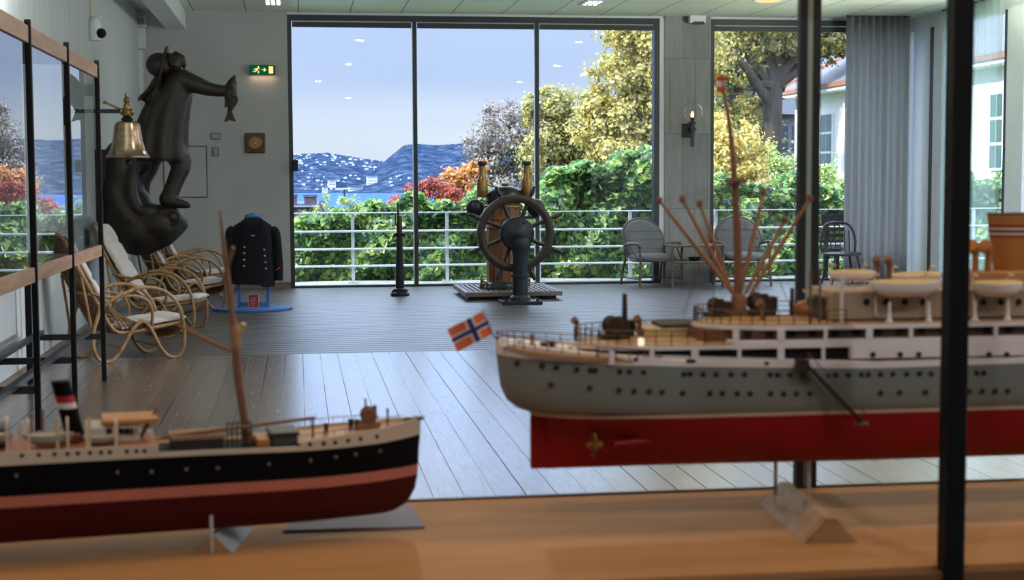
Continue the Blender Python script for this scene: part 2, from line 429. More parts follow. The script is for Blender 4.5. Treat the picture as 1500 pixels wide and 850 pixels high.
def concrete():
    m, nt, out = nmat('board_marked_concrete'); L = nt.links
    tc = N(nt, 'ShaderNodeTexCoord'); sp = N(nt, 'ShaderNodeMapping'); sp.inputs['Rotation'].default_value = (PI / 2, 0, 0)
    L.new(tc.outputs['Object'], sp.inputs['Vector'])
    br = N(nt, 'ShaderNodeTexBrick'); br.offset = 0.5
    br.inputs['Scale'].default_value = 1; br.inputs['Brick Width'].default_value = 0.36; br.inputs['Row Height'].default_value = 1.02; br.inputs['Mortar Size'].default_value = 0.004
    br.inputs['Color1'].default_value = rgb(156, 156, 156); br.inputs['Color2'].default_value = rgb(140, 140, 141); br.inputs['Mortar'].default_value = rgb(112, 112, 112)
    L.new(sp.outputs[0], br.inputs['Vector'])
    no = N(nt, 'ShaderNodeTexNoise'); no.inputs['Scale'].default_value = 4; no.inputs['Detail'].default_value = 8
    m2 = N(nt, 'ShaderNodeMapping'); m2.inputs['Scale'].default_value = (4, 4, 0.8); L.new(tc.outputs['Object'], m2.inputs[0]); L.new(m2.outputs[0], no.inputs['Vector'])
    r = ramp(nt, [(0.3, (0.78, 0.78, 0.78, 1)), (0.7, (1.06, 1.06, 1.05, 1))]); L.new(no.outputs['Fac'], r.inputs[0])
    mx = N(nt, 'ShaderNodeMix', data_type='RGBA', blend_type='MULTIPLY'); mx.inputs[0].default_value = 0.8
    L.new(br.outputs['Color'], mx.inputs[6]); L.new(r.outputs[0], mx.inputs[7])
    p = N(nt, 'ShaderNodeBsdfPrincipled'); L.new(mx.outputs[2], p.inputs['Base Color']); p.inputs['Roughness'].default_value = 0.8
    bp = N(nt, 'ShaderNodeBump'); bp.inputs['Strength'].default_value = 0.25; bp.inputs['Distance'].default_value = 0.01
    L.new(no.outputs['Fac'], bp.inputs['Height']); L.new(bp.outputs[0], p.inputs['Normal'])
    L.new(p.outputs[0], out.inputs[0]); return m
M['concrete'] = concrete()

struct(MB().box((XL - 0.3, YB, 0), (XL, D, ZC)).build('wall_left', M['wall_lining']))
struct(MB().box((XL - 0.3, YB - 0.3, 0), (XR + 0.3, YB, ZC)).build('wall_back', mat('dark_panelled_wall', rgb(52, 42, 36), 0.8)))
struct(MB().box((XL - 0.3, D, 0), (-0.10, D + 0.32, ZC)).build('wall_far', M['wall']))
struct(MB().box((4.975, D - 0.02, 0), (5.615, D + 0.32, ZC)).build('wall_pillar', M['concrete']))
# right wall: opened towards the camera for added daylight glazing, glazed near the corner
struct(MB().box((XR, 11.6, 0), (XR + 0.3, 12.4, ZC)).box((XR, YB, 0), (XR + 0.3, -3, ZC)).box((XR, -3, 0), (XR + 0.3, 11.6, 0.3)).box((XR, -3, 3.3), (XR + 0.3, 11.6, ZC)).build('wall_right', M['wall']))
struct(MB().box((XL + 0.0, D - 0.022, 0), (-0.10, D, 0.085)).build('baseboard_far', M['skirt']))
struct(MB().box((XL, YB, 0), (XL + 0.022, D - 0.022, 0.085)).build('baseboard_left', M['skirt']))
# upstand of the roof above the glass line, outside
struct(MB().box((-0.10, D + 0.02, 3.60), (8.8, D + 0.35, ZC)).build('trim_2', M['white']))

M['pane'] = glass('window_glass', 1.45, (0.97, 0.985, 0.99, 1))
def window(name, x0, x1, mull, y0=D, zt=3.595, right_reveal=None):
    w = bpy.data.objects.new(name, None); COL.objects.link(w); w['kind'] = 'structure'; w.location = (x0, y0, 0)
    off = (x0, y0, 0)
    f = MB()
    f.box((x0, y0, 0), (x0 + 0.055, y0 + 0.14, zt)); f.box((x1 - 0.075, y0, 0), (x1, y0 + 0.14, zt))
    f.box((x0 + 0.055, y0, zt - 0.07), (x1 - 0.075, y0 + 0.14, zt)); f.box((x0 + 0.055, y0, -0.02), (x1 - 0.075, y0 + 0.14, 0.028))
    f.build('window_frame', M['alu'], w, off)
    xs = [x0 + 0.055] + mull + [x1 - 0.075]
    for m in mull:
        q = MB().box((m - 0.026, y0 + 0.02, 0.028), (m + 0.026, y0 + 0.13, zt - 0.07)); q.build('mullion', M['alu'], w, off)
        MB().box((m - 0.034, y0 + 0.03, 0.03), (m - 0.026, y0 + 0.10, zt - 0.08)).build('glazing_bead', M['white'], w, off)
    for a, b in zip(xs[:-1], xs[1:]):
        a2 = a + (0.026 if a != xs[0] else 0); b2 = b - (0.034 if b != xs[-1] else 0)
        MB().box((a2, y0 + 0.075, 0.028), (b2, y0 + 0.081, zt - 0.07)).build('pane', M['pane'], w, off)
        # roller blind wound up under the head
        r = MB(); r.box((a2 + 0.01, y0 + 0.015, zt - 0.155), (b2 - 0.01, y0 + 0.065, zt - 0.09)); bl = r.build('roller_blind', M['alu'], w, off)
        MB().box((a2 + 0.01, y0 + 0.012, zt - 0.089), (b2 - 0.01, y0 + 0.06, zt - 0.078)).build('blind_rail', M['brass_pale'], bl, off)
    return w
M['brass_pale'] = mat('pale_anodised_strip', rgb(196, 186, 150), 0.4, metal=0.2, var=0.05)
M['brass_pale'] = M['brass_pale']
W1 = window('window_1', -0.10, 4.905, [1.575, 3.222])
MB().box((-0.045, 19.99 + D - 20.1, 1.55), (0.02, D, 1.70)).build('lock', M['iron'], W1, (-0.10, D, 0), bevel=0.005)
struct(MB().box((4.905, D, 0), (4.975, D + 0.3, 3.6)).build('trim_3', M['white']))
W2 = window('window_2', 5.615, 8.40, [])
struct(MB().box((8.40, D, 0), (8.8, D + 0.32, ZC)).build('wall_corner', M['white']))

# glazed right wall: white posts with dark gaskets, glass between
def side_window():
    w = bpy.data.objects.new('window_3', None); COL.objects.link(w); w['kind'] = 'structure'; w.location = (XR, 12.4, 0)
    off = (XR, 12.4, 0)
    f = MB(); f.box((XR, 12.4, 3.45), (XR + 0.2, D, ZC)); f.box((XR, 12.4, -0.02), (XR + 0.2, D, 0.04)); f.build('window_frame', M['white'], w, off)
    ys = [at_x(x, 250, XR).y for x in (1338, 1361, 1367, 1384, 1424, 1469, 1474, 1499)]
    for a, b in ((ys[1], min(ys[0], D)), (ys[3], ys[2]), (ys[7], ys[6]), (14.6, 15.0), (12.4, 12.75)):
        MB().box((XR - 0.02, a, 0.04), (XR + 0.2, b, 3.45)).build('mullion', M['white'], w, off)
    for a, b in ((ys[2], ys[1]), (ys[6], ys[5])):
        MB().box((XR - 0.01, a, 0.04), (XR + 0.15, b, 3.45)).build('gasket', M['alu'], w, off)
    for a, b in ((ys[5], ys[3]), (15.0, ys[7]), (12.75, 14.6)):
        MB().box((XR + 0.08, a, 0.04), (XR + 0.086, b, 3.45)).build('pane', M['pane'], w, off)
    return ys
YS = side_window()
def added_side_window():  # unseen glazing added so daylight reaches the left wall
    w = bpy.data.objects.new('window_4_added', None); COL.objects.link(w); w['kind'] = 'structure'; w.location = (XR, -3, 0.3)
    off = (XR, -3, 0.3); ys = [-3 + 14.6 * i / 8 for i in range(9)]
    for i, y in enumerate(ys):
        a, b = (y if i == 0 else y - 0.04), (y if i == 8 else y + 0.04)
        if b > a: MB().box((XR + 0.02, max(a, -3), 0.3), (XR + 0.16, min(b, 11.6), 3.3)).build('mullion', M['white'], w, off)
    for a, b in zip(ys[:-1], ys[1:]): MB().box((XR + 0.08, a + 0.04, 0.3), (XR + 0.086, b - 0.04, 3.3)).build('pane', M['pane'], w, off)
added_side_window()

# ---------------------------------------------------------------- world, sun
wd = bpy.data.worlds.new('sky'); SC.world = wd; wd.use_nodes = True
nt = wd.node_tree; nt.nodes.clear(); L = nt.links
out = N(nt, 'ShaderNodeOutputWorld'); bg = N(nt, 'ShaderNodeBackground'); L.new(bg.outputs[0], out.inputs[0])
tc = N(nt, 'ShaderNodeTexCoord'); sp = N(nt, 'ShaderNodeSeparateXYZ'); L.new(tc.outputs['Generated'], sp.inputs[0])
no = N(nt, 'ShaderNodeTexNoise'); no.inputs['Scale'].default_value = 3.2; no.inputs['Detail'].default_value = 4
mp = N(nt, 'ShaderNodeMapping'); mp.inputs['Scale'].default_value = (1, 1, 5.5); mp.inputs['Location'].default_value = (0.35, 0.2, 0.1)
L.new(tc.outputs['Generated'], mp.inputs[0]); L.new(mp.outputs[0], no.inputs['Vector'])
rz = ramp(nt, [(0.0, (0.84, 0.92, 1.04, 1)), (0.03, (0.80, 0.89, 1.06, 1)), (0.065, (0.60, 0.74, 1.06, 1)), (0.112, (0.60, 0.75, 1.08, 1)), (0.15, (0.85, 1.22, 2.1, 1)), (0.45, (3.4, 4.1, 5.6, 1)), (1.0, (3.6, 4.2, 5.4, 1))])
L.new(sp.outputs[2], rz.inputs[0])
cr = ramp(nt, [(0.44, (0, 0, 0, 1)), (0.66, (1, 1, 1, 1))]); L.new(no.outputs['Fac'], cr.inputs[0])
ml = N(nt, 'ShaderNodeMath', operation='MULTIPLY'); ml.inputs[1].default_value = 0.75; L.new(cr.outputs[0], ml.inputs[0])
mx = N(nt, 'ShaderNodeMix', data_type='RGBA'); L.new(ml.outputs[0], mx.inputs[0]); L.new(rz.outputs[0], mx.inputs[6]); mx.inputs[7].default_value = (1.16, 1.13, 1.06, 1); mx.blend_type = 'MULTIPLY'
L.new(mx.outputs[2], bg.inputs[0]); bg.inputs[1].default_value = 1.0
sun = bpy.data.lights.new('sun', 'SUN'); sun.energy = 7.0; sun.angle = 0.02; sun.color = (1, 0.93, 0.82)
so = bpy.data.objects.new('sun', sun); COL.objects.link(so)
so.rotation_euler = Vector((0.80, 0.12, -0.55)).to_track_quat('-Z', 'Y').to_euler()
def area(name, loc, size, e, col, aim=(0, 0, -1), size_y=None):
    l = bpy.data.lights.new(name, 'AREA'); l.energy = e; l.size = size; l.color = col
    if size_y: l.shape = 'RECTANGLE'; l.size_y = size_y
    o = bpy.data.objects.new(name, l); COL.objects.link(o); o.location = loc
    o.rotation_euler = Vector(aim).to_track_quat('-Z', 'Y').to_euler(); return o
def spot(name, loc, e, col, aim, ang=60, blend=0.6, r=0.03):
    l = bpy.data.lights.new(name, 'SPOT'); l.energy = e; l.color = col; l.spot_size = math.radians(ang); l.spot_blend = blend; l.shadow_soft_size = r
    o = bpy.data.objects.new(name, l); COL.objects.link(o); o.location = loc
    o.rotation_euler = (Vector(aim) - Vector(loc)).to_track_quat('-Z', 'Y').to_euler(); return o
SC.view_settings.view_transform = 'Standard'; SC.view_settings.look = 'None'
SC.view_settings.gamma = 1; SC.view_settings.exposure = 0; SC.view_settings.use_curve_mapping = False
for i, (x, y, e) in enumerate([(1.0, 16.5, 26), (4.5, 16.5, 26), (1.0, 11.5, 34), (5.0, 11.5, 34), (0.5, 6.5, 60), (5.0, 6.5, 60), (-0.6, -0.4, 21), (1.4, -0.4, 21), (3.2, -0.4, 21)]):
    area('ceiling_light', (x, y, ZC - 0.02), 0.12, e, (1, 0.95, 0.90))
for y, e in ((0.5, 130), (4.5, 130), (8.5, 130), (12.0, 150), (15.6, 190)):      # unseen fill spots added along the right hand windows to brighten the ceiling
    spot('ceiling_fill_spot', (XR - 0.35, y, 2.2), e * 3.6, (0.98, 1, 0.90), (XR - 2.2, y + 0.9, 5.2), 120, 0.6, 0.03)
for y in (6.2, 8.2, 10.2):           # hidden fill spots added above the glazed cabinet to lift ceiling and wall
    spot('cabinet_top_fill', (-1.62, y, 2.34), 130, (0.93, 0.98, 1), (-1.2, y + 1.0, 4.4), 140, 0.6, 0.03)
spot('lower_wall_fill', (7.6, 8.0, 1.5), 1500, (0.95, 0.93, 1), (-2.0, 11.0, 0.45), 22, 0.8, 0.15)  # added off-frame fill, brightens the lower left wall
SC.cycles.max_bounces = 8; SC.cycles.transparent_max_bounces = 24; SC.cycles.diffuse_bounces = 4
SC.cycles.use_denoising = True
SC.cycles.sample_clamp_indirect = 6
SC.cycles.caustics_reflective = False; SC.cycles.caustics_refractive = False
# ================================================================== OUTDOORS
ZT = -0.04
slab = mat('terrace_concrete', rgb(176, 184, 184), 0.8, var=0.12, scale=(5, 5, 5), bump=0.1)
struct(MB().box((-6, D + 0.32, ZT - 0.15), (14, 22.0, ZT)).build('floor_terrace', slab))
soil = mat('grass_bank', rgb(70, 84, 46), 0.95, var=0.3, scale=(2, 2, 2), bump=0.3)
gb = MB()
gx = [-60 + 8 * i for i in range(24)]; gy = [22.0, 24, 28, 34, 42, 60, 90]; gz = [-0.25, -0.5, -0.7, -0.8, -1.0, -5, -16]
for j, y in enumerate(gy):
    for x in gx:
        gb.v.append((x, y, gz[j] + (0.9 if (x > 8 and 26 < y < 50) else 0)))
nx = len(gx)
for j in range(len(gy) - 1):
    for i in range(nx - 1): gb.f.append((j * nx + i, j * nx + i + 1, (j + 1) * nx + i + 1, (j + 1) * nx + i)); gb.m.append(0)
struct(gb.build('ground', soil, smooth=True))

# ---- fjord
def water():
    m, nt, out = nmat('fjord_water'); L = nt.links
    tc = N(nt, 'ShaderNodeTexCoord'); mp = N(nt, 'ShaderNodeMapping'); mp.inputs['Scale'].default_value = (0.03, 0.012, 1)
    no = N(nt, 'ShaderNodeTexNoise'); no.inputs['Scale'].default_value = 3; no.inputs['Detail'].default_value = 6
    L.new(tc.outputs['Object'], mp.inputs[0]); L.new(mp.outputs[0], no.inputs['Vector'])
    p = N(nt, 'ShaderNodeBsdfPrincipled'); p.inputs['Base Color'].default_value = rgb(56, 92, 160); p.inputs['Roughness'].default_value = 0.7; p.inputs['Specular IOR Level'].default_value = 0.02
    bp = N(nt, 'ShaderNodeBump'); bp.inputs['Strength'].default_value = 0.5; bp.inputs['Distance'].default_value = 2.0
    L.new(no.outputs['Fac'], bp.inputs['Height']); L.new(bp.outputs[0], p.inputs['Normal']); L.new(p.outputs[0], out.inputs[0]); return m
ZW = -22.0
sea = MB().box((-3000, 120, ZW - 1), (3500, 3400, ZW)).build('sea', water()); sea['kind'] = 'structure'
tag(sea, 'blue fjord water between the terrace garden and the far wooded shore', 'water')

# ---- hills: real terrain rising from the far shore
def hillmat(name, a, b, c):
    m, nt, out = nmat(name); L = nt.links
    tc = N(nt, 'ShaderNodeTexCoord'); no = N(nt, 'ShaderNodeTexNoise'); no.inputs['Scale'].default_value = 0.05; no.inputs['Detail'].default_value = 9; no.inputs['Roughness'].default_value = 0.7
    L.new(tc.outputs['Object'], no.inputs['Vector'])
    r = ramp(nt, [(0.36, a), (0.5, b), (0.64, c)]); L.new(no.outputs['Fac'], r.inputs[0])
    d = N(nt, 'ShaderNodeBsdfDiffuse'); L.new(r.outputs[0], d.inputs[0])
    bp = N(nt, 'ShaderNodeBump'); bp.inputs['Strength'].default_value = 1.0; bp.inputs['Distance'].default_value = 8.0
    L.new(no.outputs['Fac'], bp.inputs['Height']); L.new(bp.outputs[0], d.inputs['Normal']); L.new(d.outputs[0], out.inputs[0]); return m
hillA = hillmat('hazed_conifer_slope', rgb(30, 46, 72), rgb(48, 66, 94), rgb(90, 104, 126))  # distance haze mixed into the conifer colours as blue
def hill(name, prof, y0, y1, shore, m, seed, label):
    rng = random.Random(seed); K = 15; xs = []; px = prof[0][0]
    while px <= prof[-1][0]: xs.append(px); px += 1.5
    b = MB(); surf = []
    for j in range(K + 1):
        t = j / K; Y = y0 + (y1 - y0) * t
        for px in xs:
            k = max(i for i in range(len(prof)) if prof[i][0] <= px); k = min(k, len(prof) - 2)
            u = (px - prof[k][0]) / (prof[k + 1][0] - prof[k][0]); ry = prof[k][1] + (prof[k + 1][1] - prof[k][1]) * u
            top = at_y(px, ry, y1); bot = at_y(px, shore, y0)
            h = ZW - 1 + (top.z - ZW + 1) * (1 - (1 - t) ** 1.35)
            X = top.x * Y / y1
            if t > 0.12: h += rng.uniform(-0.8, 0.8)
            b.v.append((X, Y, h))
    n = len(xs)
    for j in range(K):
        for i in range(n - 1): b.f.append((j * n + i, j * n + i + 1, (j + 1) * n + i + 1, (j + 1) * n + i)); b.m.append(0)
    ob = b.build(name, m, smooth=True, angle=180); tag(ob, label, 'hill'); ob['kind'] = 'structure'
    return ob, b, n, xs
P1 = [(300, 232), (380, 230), (430, 227), (450, 225), (480, 224), (505, 228), (530, 232), (560, 236), (590, 244), (620, 256), (660, 272), (690, 279)]
P2 = [(500, 276), (540, 252), (565, 235), (580, 222), (592, 213), (612, 210.5), (640, 213), (665, 211), (690, 209), (730, 203), (780, 205), (850, 200), (960, 205), (1100, 215), (1260, 225)]
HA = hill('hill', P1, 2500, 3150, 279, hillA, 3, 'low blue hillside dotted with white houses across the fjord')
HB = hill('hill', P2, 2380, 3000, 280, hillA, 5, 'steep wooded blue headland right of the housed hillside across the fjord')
def on_hill(Hh, px, t):
    ob, b, n, xs = Hh; i = min(range(n), key=lambda q: abs(xs[q] - px)); j = min(15, max(0, round(t * 15)))
    return Vector(b.v[j * n + i])
white_house = mat('white_house_paint', rgb(226, 232, 242), 0.7, var=0.05)
slate = mat('grey_slate', rgb(96, 104, 124), 0.8, var=0.1)
def tiny_house_mesh():
    b = MB(); b.box((-4, -3, -3), (4, 3, 4.2)); b.mi = 1
    b.add([(-4.4, -3.6, 4.0), (4.4, -3.6, 4.0), (4.4, 3.6, 4.0), (-4.4, 3.6, 4.0), (-4.4, 0, 6.6), (4.4, 0, 6.6)], [(0, 1, 5, 4), (2, 3, 4, 5), (0, 4, 3), (1, 2, 5), (0, 3, 2, 1)])
    return b
h0 = tiny_house_mesh().build('hillside_house', [white_house, slate])
rng = random.Random(11)
first = True
for i in range(120):
    px = rng.uniform(432, 570) if i < 105 else rng.uniform(560, 690)
    t = rng.choice([rng.uniform(0.55, 0.98), rng.uniform(0.3, 0.98), rng.uniform(0.08, 0.3)]) if i < 105 else rng.uniform(0.04, 0.35)
    p = on_hill(HA if i < 105 else HB, px, t)
    o = h0 if first else h0.copy()
    if not first: COL.objects.link(o)
    first = False
    s = rng.uniform(0.25, 0.6); o.location = p; o.scale = (s * rng.uniform(0.8, 1.7), s, s * 0.9); o.rotation_euler = (0, 0, rng.uniform(-0.5, 0.5))
    tag(o, 'tiny white house among trees on the far blue hillside', 'house', 'white houses on the far hillside')
for nm, px, py, w, h, lab in (('apartment_block', 545, 265, 15, 13, 'large white apartment block low on the far hillside'),
                              ('apartment_block', 486, 268, 11, 8, 'smaller white block left of the large one across the fjord'),
                              ('warehouse', 578, 267, 14, 5, 'long low white building at the foot of the headland across the water'),
                              ('warehouse', 521, 276, 20, 5, 'long pale waterfront shed on the far shore'),
                              ('warehouse', 476, 277, 7, 6, 'small white boathouse at the far waterline')):
    Y = 2490 if py > 270 else 2560; a = at_y(px - w / 2, py + h / 2, Y); c = at_y(px + w / 2, py - h / 2, Y)
    b = MB(); b.box((0, 0, -14), (c.x - a.x, 14, c.z - a.z)); b.mi = 1; b.box((-0.8, -0.8, c.z - a.z), (c.x - a.x + 0.8, 14.8, c.z - a.z + 1.2))
    for k in range(3):
        b.mi = 1; zz = (c.z - a.z) * (k + 0.5) / 3
        b.box((1, -0.15, zz - 0.6), (c.x - a.x - 1, 0, zz + 0.6))
    o = b.build(nm, [white_house, slate], loc=(a.x, Y, a.z)); tag(o, lab, 'building')

# ---- terrace railing
galv = mat('galvanised_steel', rgb(206, 214, 222), 0.4, metal=0.3, var=0.06)
YR = 21.35
rail = root('terrace_railing', (0, YR, ZT), 'white metal terrace railing with horizontal bars outside the windows', 'railing')
xs = [at_y(x, 360, YR).x for x in (517, 655, 790, 923, 1048, 1174)]
dx = xs[1] - xs[0]; xs = [xs[0] - dx * 3, xs[0] - dx * 2, xs[0] - dx] + xs + [xs[-1] + dx, xs[-1] + 2 * dx, xs[-1] + 3 * dx]
for x in xs:
    b = MB(); b.box((x - 0.022, YR - 0.02, ZT), (x + 0.022, YR + 0.02, 0.955)); b.box((x - 0.075, YR - 0.05, ZT), (x + 0.075, YR + 0.05, ZT + 0.02))
    b.lathe([(0.012, 0), (0.012, 0.03)], (x - 0.055, YR - 0.03, ZT + 0.02), 6); b.lathe([(0.012, 0), (0.012, 0.03)], (x + 0.055, YR - 0.03, ZT + 0.02), 6)
    b.build('post', galv, rail, (0, YR, ZT))
for z, r in ((0.965, 0.008), (0.705, 0.015), (0.455, 0.015), (0.215, 0.015)):
    MB().tube([(xs[0], YR - 0.025, z), (xs[-1], YR - 0.025, z)], r, 8).build('rail' if r > 0.01 else 'top_wire', galv, rail, (0, YR, ZT), smooth=True)

# ---- hedge behind the railing
hedge_l = leafmat('hedge_leaf', [rgb(34, 66, 34), rgb(62, 104, 48), rgb(100, 142, 66), rgb(146, 178, 98), rgb(184, 196, 104), rgb(88, 132, 80), rgb(50, 92, 56)], 0.45)
def hedge(name, top, y0, y1, n, size, label, seed, m, zb=-0.35, xlim=None):
    """leafy wall following a top line given in photo pixels at depth y0"""
    rng = np.random.default_rng(seed)
    T = [(at_y(px, py, y0).x, at_y(px, py, y0).z) for px, py in top]
    X = rng.uniform(T[0][0], T[-1][0], n); tops = np.interp(X, [t[0] for t in T], [t[1] for t in T])
    tops = tops + 0.10 * np.sin(X * 5.1) + 0.07 * np.sin(X * 11.7 + 1)
    u = rng.uniform(0, 1, n); Z = zb + (tops - zb) * u
    front = rng.uniform(0, 1, n) < 0.72
    bulge = 0.22 * np.sin(X * 2.3 + Z * 3) + 0.16 * np.sin(X * 6.1 - Z * 5.3)
    Y = np.where(front, y0 + 0.25 + bulge + 0.9 * np.maximum(0, u - 0.5) ** 2 + rng.exponential(0.12, n), y0 + rng.uniform(0.3, y1 - y0, n))
    Z = np.where(front, Z, np.where(rng.uniform(0, 1, n) < .75, tops - rng.exponential(0.12, n), Z))
    nr = np.stack([rng.normal(0, 0.3, n), np.where(front, -1.0, -0.3), np.where(front, 0.35 + 0.6 * u, 1.0)], 1)
    r = root(name, (T[0][0], y0, zb), label, 'hedge')
    leaf_cloud('foliage', np.stack([X, Y, Z], 1), nr, size, m, r, (T[0][0], y0, zb), seed)
    off = (T[0][0], y0, zb)
    for k in range(int((T[-1][0] - T[0][0]) * 3.0)):
        x = rng.uniform(T[0][0], T[-1][0]); zt = np.interp(x, [t[0] for t in T], [t[1] for t in T]); y = y0 + rng.uniform(0.35, y1 - y0)
        MB().tube([(x, y, zb), (x + rng.uniform(-.15, .15), y + rng.uniform(-.1, .1), zb + (zt - zb) * .5), (x + rng.uniform(-.3, .3), y - 0.1, zt - 0.05)], [0.02, 0.014, 0.006], 5).build('stem', M['bark'], r, off)
    return r
M['bark'] = mat('bark', rgb(92, 82, 74), 0.9, var=0.35, scale=(10, 10, 3), bump=0.6)
TOP1 = [(330, 336), (420, 334), (470, 322), (500, 318), (520, 304), (545, 294), (570, 306), (600, 304), (614, 292), (625, 282), (640, 290), (660, 294), (700, 294), (730, 292), (780, 284), (815, 264), (850, 248), (900, 232), (960, 224), (1000, 236)]
hedge('hedge', TOP1, 21.75, 23.1, 30000, 0.125, 'dense green leafy hedge behind the railing outside the three wide panes', 21, hedge_l)
TOP2 = [(1000, 236), (1040, 262), (1080, 272), (1110, 262), (1150, 275), (1190, 268), (1240, 280), (1300, 270), (1420, 262), (1560, 262)]
hedge('hedge', TOP2, 21.75, 23.1, 19000, 0.115, 'green leafy hedge behind the railing right of the concrete pillar', 22, hedge_l)

# ---- trees
def tree(name, base, blobs, n, size, m, label, seed, trunk_r=0.2, fork=None, shell=0.35, bare=0, bark=None, limbs=(), aspect=0.75, cat='tree'):
    rng = random.Random(seed); base = Vector(base); r = root(name, base, label, cat)
    bark = bark or M['bark']
    if n:
        pts, nr = blob_points(blobs, n, seed, shell)
        nr = nr + np.array([0, -0.2, 0.4])
        leaf_cloud('foliage', pts, nr, size, m, r, base, seed, aspect)
    b = MB(); fk = Vector(fork) if fork else base + Vector((0, 0, 1.2))
    b.tube(spline([base - Vector((0, 0, 0.3)), base + (fk - base) * 0.35 + Vector((0.03, 0, 0)), fk], 4), [trunk_r * (1.35 - 0.5 * i / 8) for i in range(9)], 12)
    b.build('trunk', bark, r, base, smooth=True)
    q = MB()
    for c, rr in blobs:
        c = Vector(c); mid = fk.lerp(c, 0.5) + Vector((rng.uniform(-.3, .3), rng.uniform(-.2, .2), rng.uniform(-.1, .3)))
        L_ = spline([fk, mid, c], 4); q.tube(L_, [trunk_r * 0.6 * (1 - 0.8 * i / (len(L_) - 1)) for i in range(len(L_))], 7)
        for k in range(4 + bare):
            s = L_[rng.randrange(3, len(L_))]; d = Vector((rng.gauss(0, 1), rng.gauss(0, 1), rng.gauss(0.4, 0.8))).normalized()
            e = s + Vector((d.x * rr[0], d.y * rr[1], d.z * rr[2])) * rng.uniform(0.7, 1.1)
            q.tube([s, s.lerp(e, 0.5) + Vector((rng.uniform(-.15, .15), 0, rng.uniform(-.1, .15))), e], [trunk_r * 0.16, trunk_r * 0.1, trunk_r * 0.03], 4)
            if bare:
                for z in range(3):
                    s2 = s.lerp(e, rng.uniform(0.3, 0.9)); e2 = s2 + Vector((rng.gauss(0, 1), rng.gauss(0, 1), rng.gauss(0.3, 1))).normalized() * rr[0] * rng.uniform(0.25, 0.5)
                    q.tube([s2, e2], [trunk_r * 0.07, trunk_r * 0.02], 3)
    for pts_, r0, r1 in limbs:
        L_ = spline(pts_, 5); q.tube(L_, [r0 + (r1 - r0) * i / (len(L_) - 1) for i in range(len(L_))], 9)
    q.build('branch', bark, r, base, smooth=True)
    return r
def bl(px, py, Y, rx, rz, ry=None):
    """a leafy mass whose centre is seen at a pixel, radii in metres"""
    p = at_y(px, py, Y); return (tuple(p), (rx, ry or rx * 0.8, rz))
gold = leafmat('golden_leaf', [rgb(114, 104, 50), rgb(154, 140, 64), rgb(178, 162, 84), rgb(162, 148, 68), rgb(128, 130, 64), rgb(194, 182, 108)], 0.4)
olive = leafmat('olive_leaf', [rgb(104, 106, 56), rgb(136, 132, 70), rgb(166, 154, 84), rgb(120, 122, 72), rgb(184, 168, 92)], 0.4)
greyl = leafmat('grey_brown_leaf', [rgb(106, 98, 96), rgb(128, 118, 106), rgb(116, 108, 112), rgb(144, 132, 104)], 0.3)
orange = leafmat('orange_leaf', [rgb(150, 92, 44), rgb(186, 122, 56), rgb(204, 150, 70), rgb(160, 110, 70)], 0.4)
red = leafmat('red_leaf', [rgb(120, 42, 30), rgb(158, 62, 40), rgb(176, 84, 52), rgb(130, 60, 52)], 0.35)
willow = leafmat('pale_willow_leaf', [rgb(122, 140, 70), rgb(160, 176, 96), rgb(186, 196, 122), rgb(142, 160, 92)], 0.4)
oakl = leafmat('oak_leaf', [rgb(76, 88, 36), rgb(120, 118, 48), rgb(160, 142, 62), rgb(96, 106, 46), rgb(182, 158, 78)], 0.4)
yellow = leafmat('yellow_leaf', [rgb(186, 156, 68), rgb(202, 178, 92), rgb(208, 192, 120), rgb(176, 160, 84), rgb(156, 160, 86)], 0.45)

Y = 34
tree('golden_tree', at_y(985, 300, Y) - Vector((0, 0, 1.6)),
     [bl(938, 75, Y, 1.05, 0.75), bl(985, 50, Y, 1.3, 1.1), bl(905, 125, Y, 0.75, 0.6), bl(950, 130, Y, 1.0, 0.8), bl(885, 165, Y, 0.65, 0.6), bl(935, 185, Y, 1.0, 0.7), bl(990, 160, Y, 1.2, 1.0), bl(900, 215, Y, 0.8, 0.5), bl(950, 230, Y, 1.0, 0.6), bl(868, 205, Y, 0.5, 0.5), bl(925, 42, Y, 0.7, 0.35), bl(1010, 220, Y, 1.2, 0.8)],
     24738, 0.099, gold, 'tall golden autumn tree at the right edge of the wide window', 31, 0.22, at_y(985, 240, Y), shell=0.2)
Y = 42
tree('olive_tree', at_y(830, 300, Y) - Vector((0, 0, 1.6)),
     [bl(805, 175, Y, 0.8, 0.7), bl(840, 165, Y, 0.9, 0.6), bl(830, 205, Y, 1.1, 0.8), bl(870, 190, Y, 0.9, 0.8), bl(800, 230, Y, 0.9, 0.7), bl(850, 245, Y, 1.2, 0.7), bl(802, 143, Y, 0.5, 0.3)],
     14322, 0.099, olive, 'loose olive yellow tree left of the golden tree', 32, 0.18, at_y(835, 260, Y), shell=0.25, bare=4)
Y = 48
tree('grey_tree', at_y(745, 300, Y) - Vector((0, 0, 1.8)),
     [bl(715, 215, Y, 0.9, 0.8), bl(745, 185, Y, 1.1, 0.9), bl(775, 165, Y, 0.8, 0.6), bl(780, 205, Y, 1.0, 0.8), bl(700, 245, Y, 0.9, 0.8), bl(745, 240, Y, 1.2, 0.8), bl(735, 275, Y, 1.3, 0.8)],
     12369, 0.086, greyl, 'half bare grey brown tree behind the binnacle', 33, 0.18, at_y(745, 285, Y), shell=0.2, bare=10)
Y = 38
tree('orange_bush', at_y(672, 330, Y) - Vector((0, 0, 1.0)),
     [bl(672, 255, Y, 0.35, 0.28), bl(655, 272, Y, 0.3, 0.3), bl(690, 268, Y, 0.4, 0.35), bl(672, 288, Y, 0.5, 0.35), bl(700, 245, Y, 0.25, 0.2)],
     4166, 0.079, orange, 'small orange brown bush beside the grey tree', 34, 0.08, at_y(672, 310, Y), cat='bush')
Y = 30
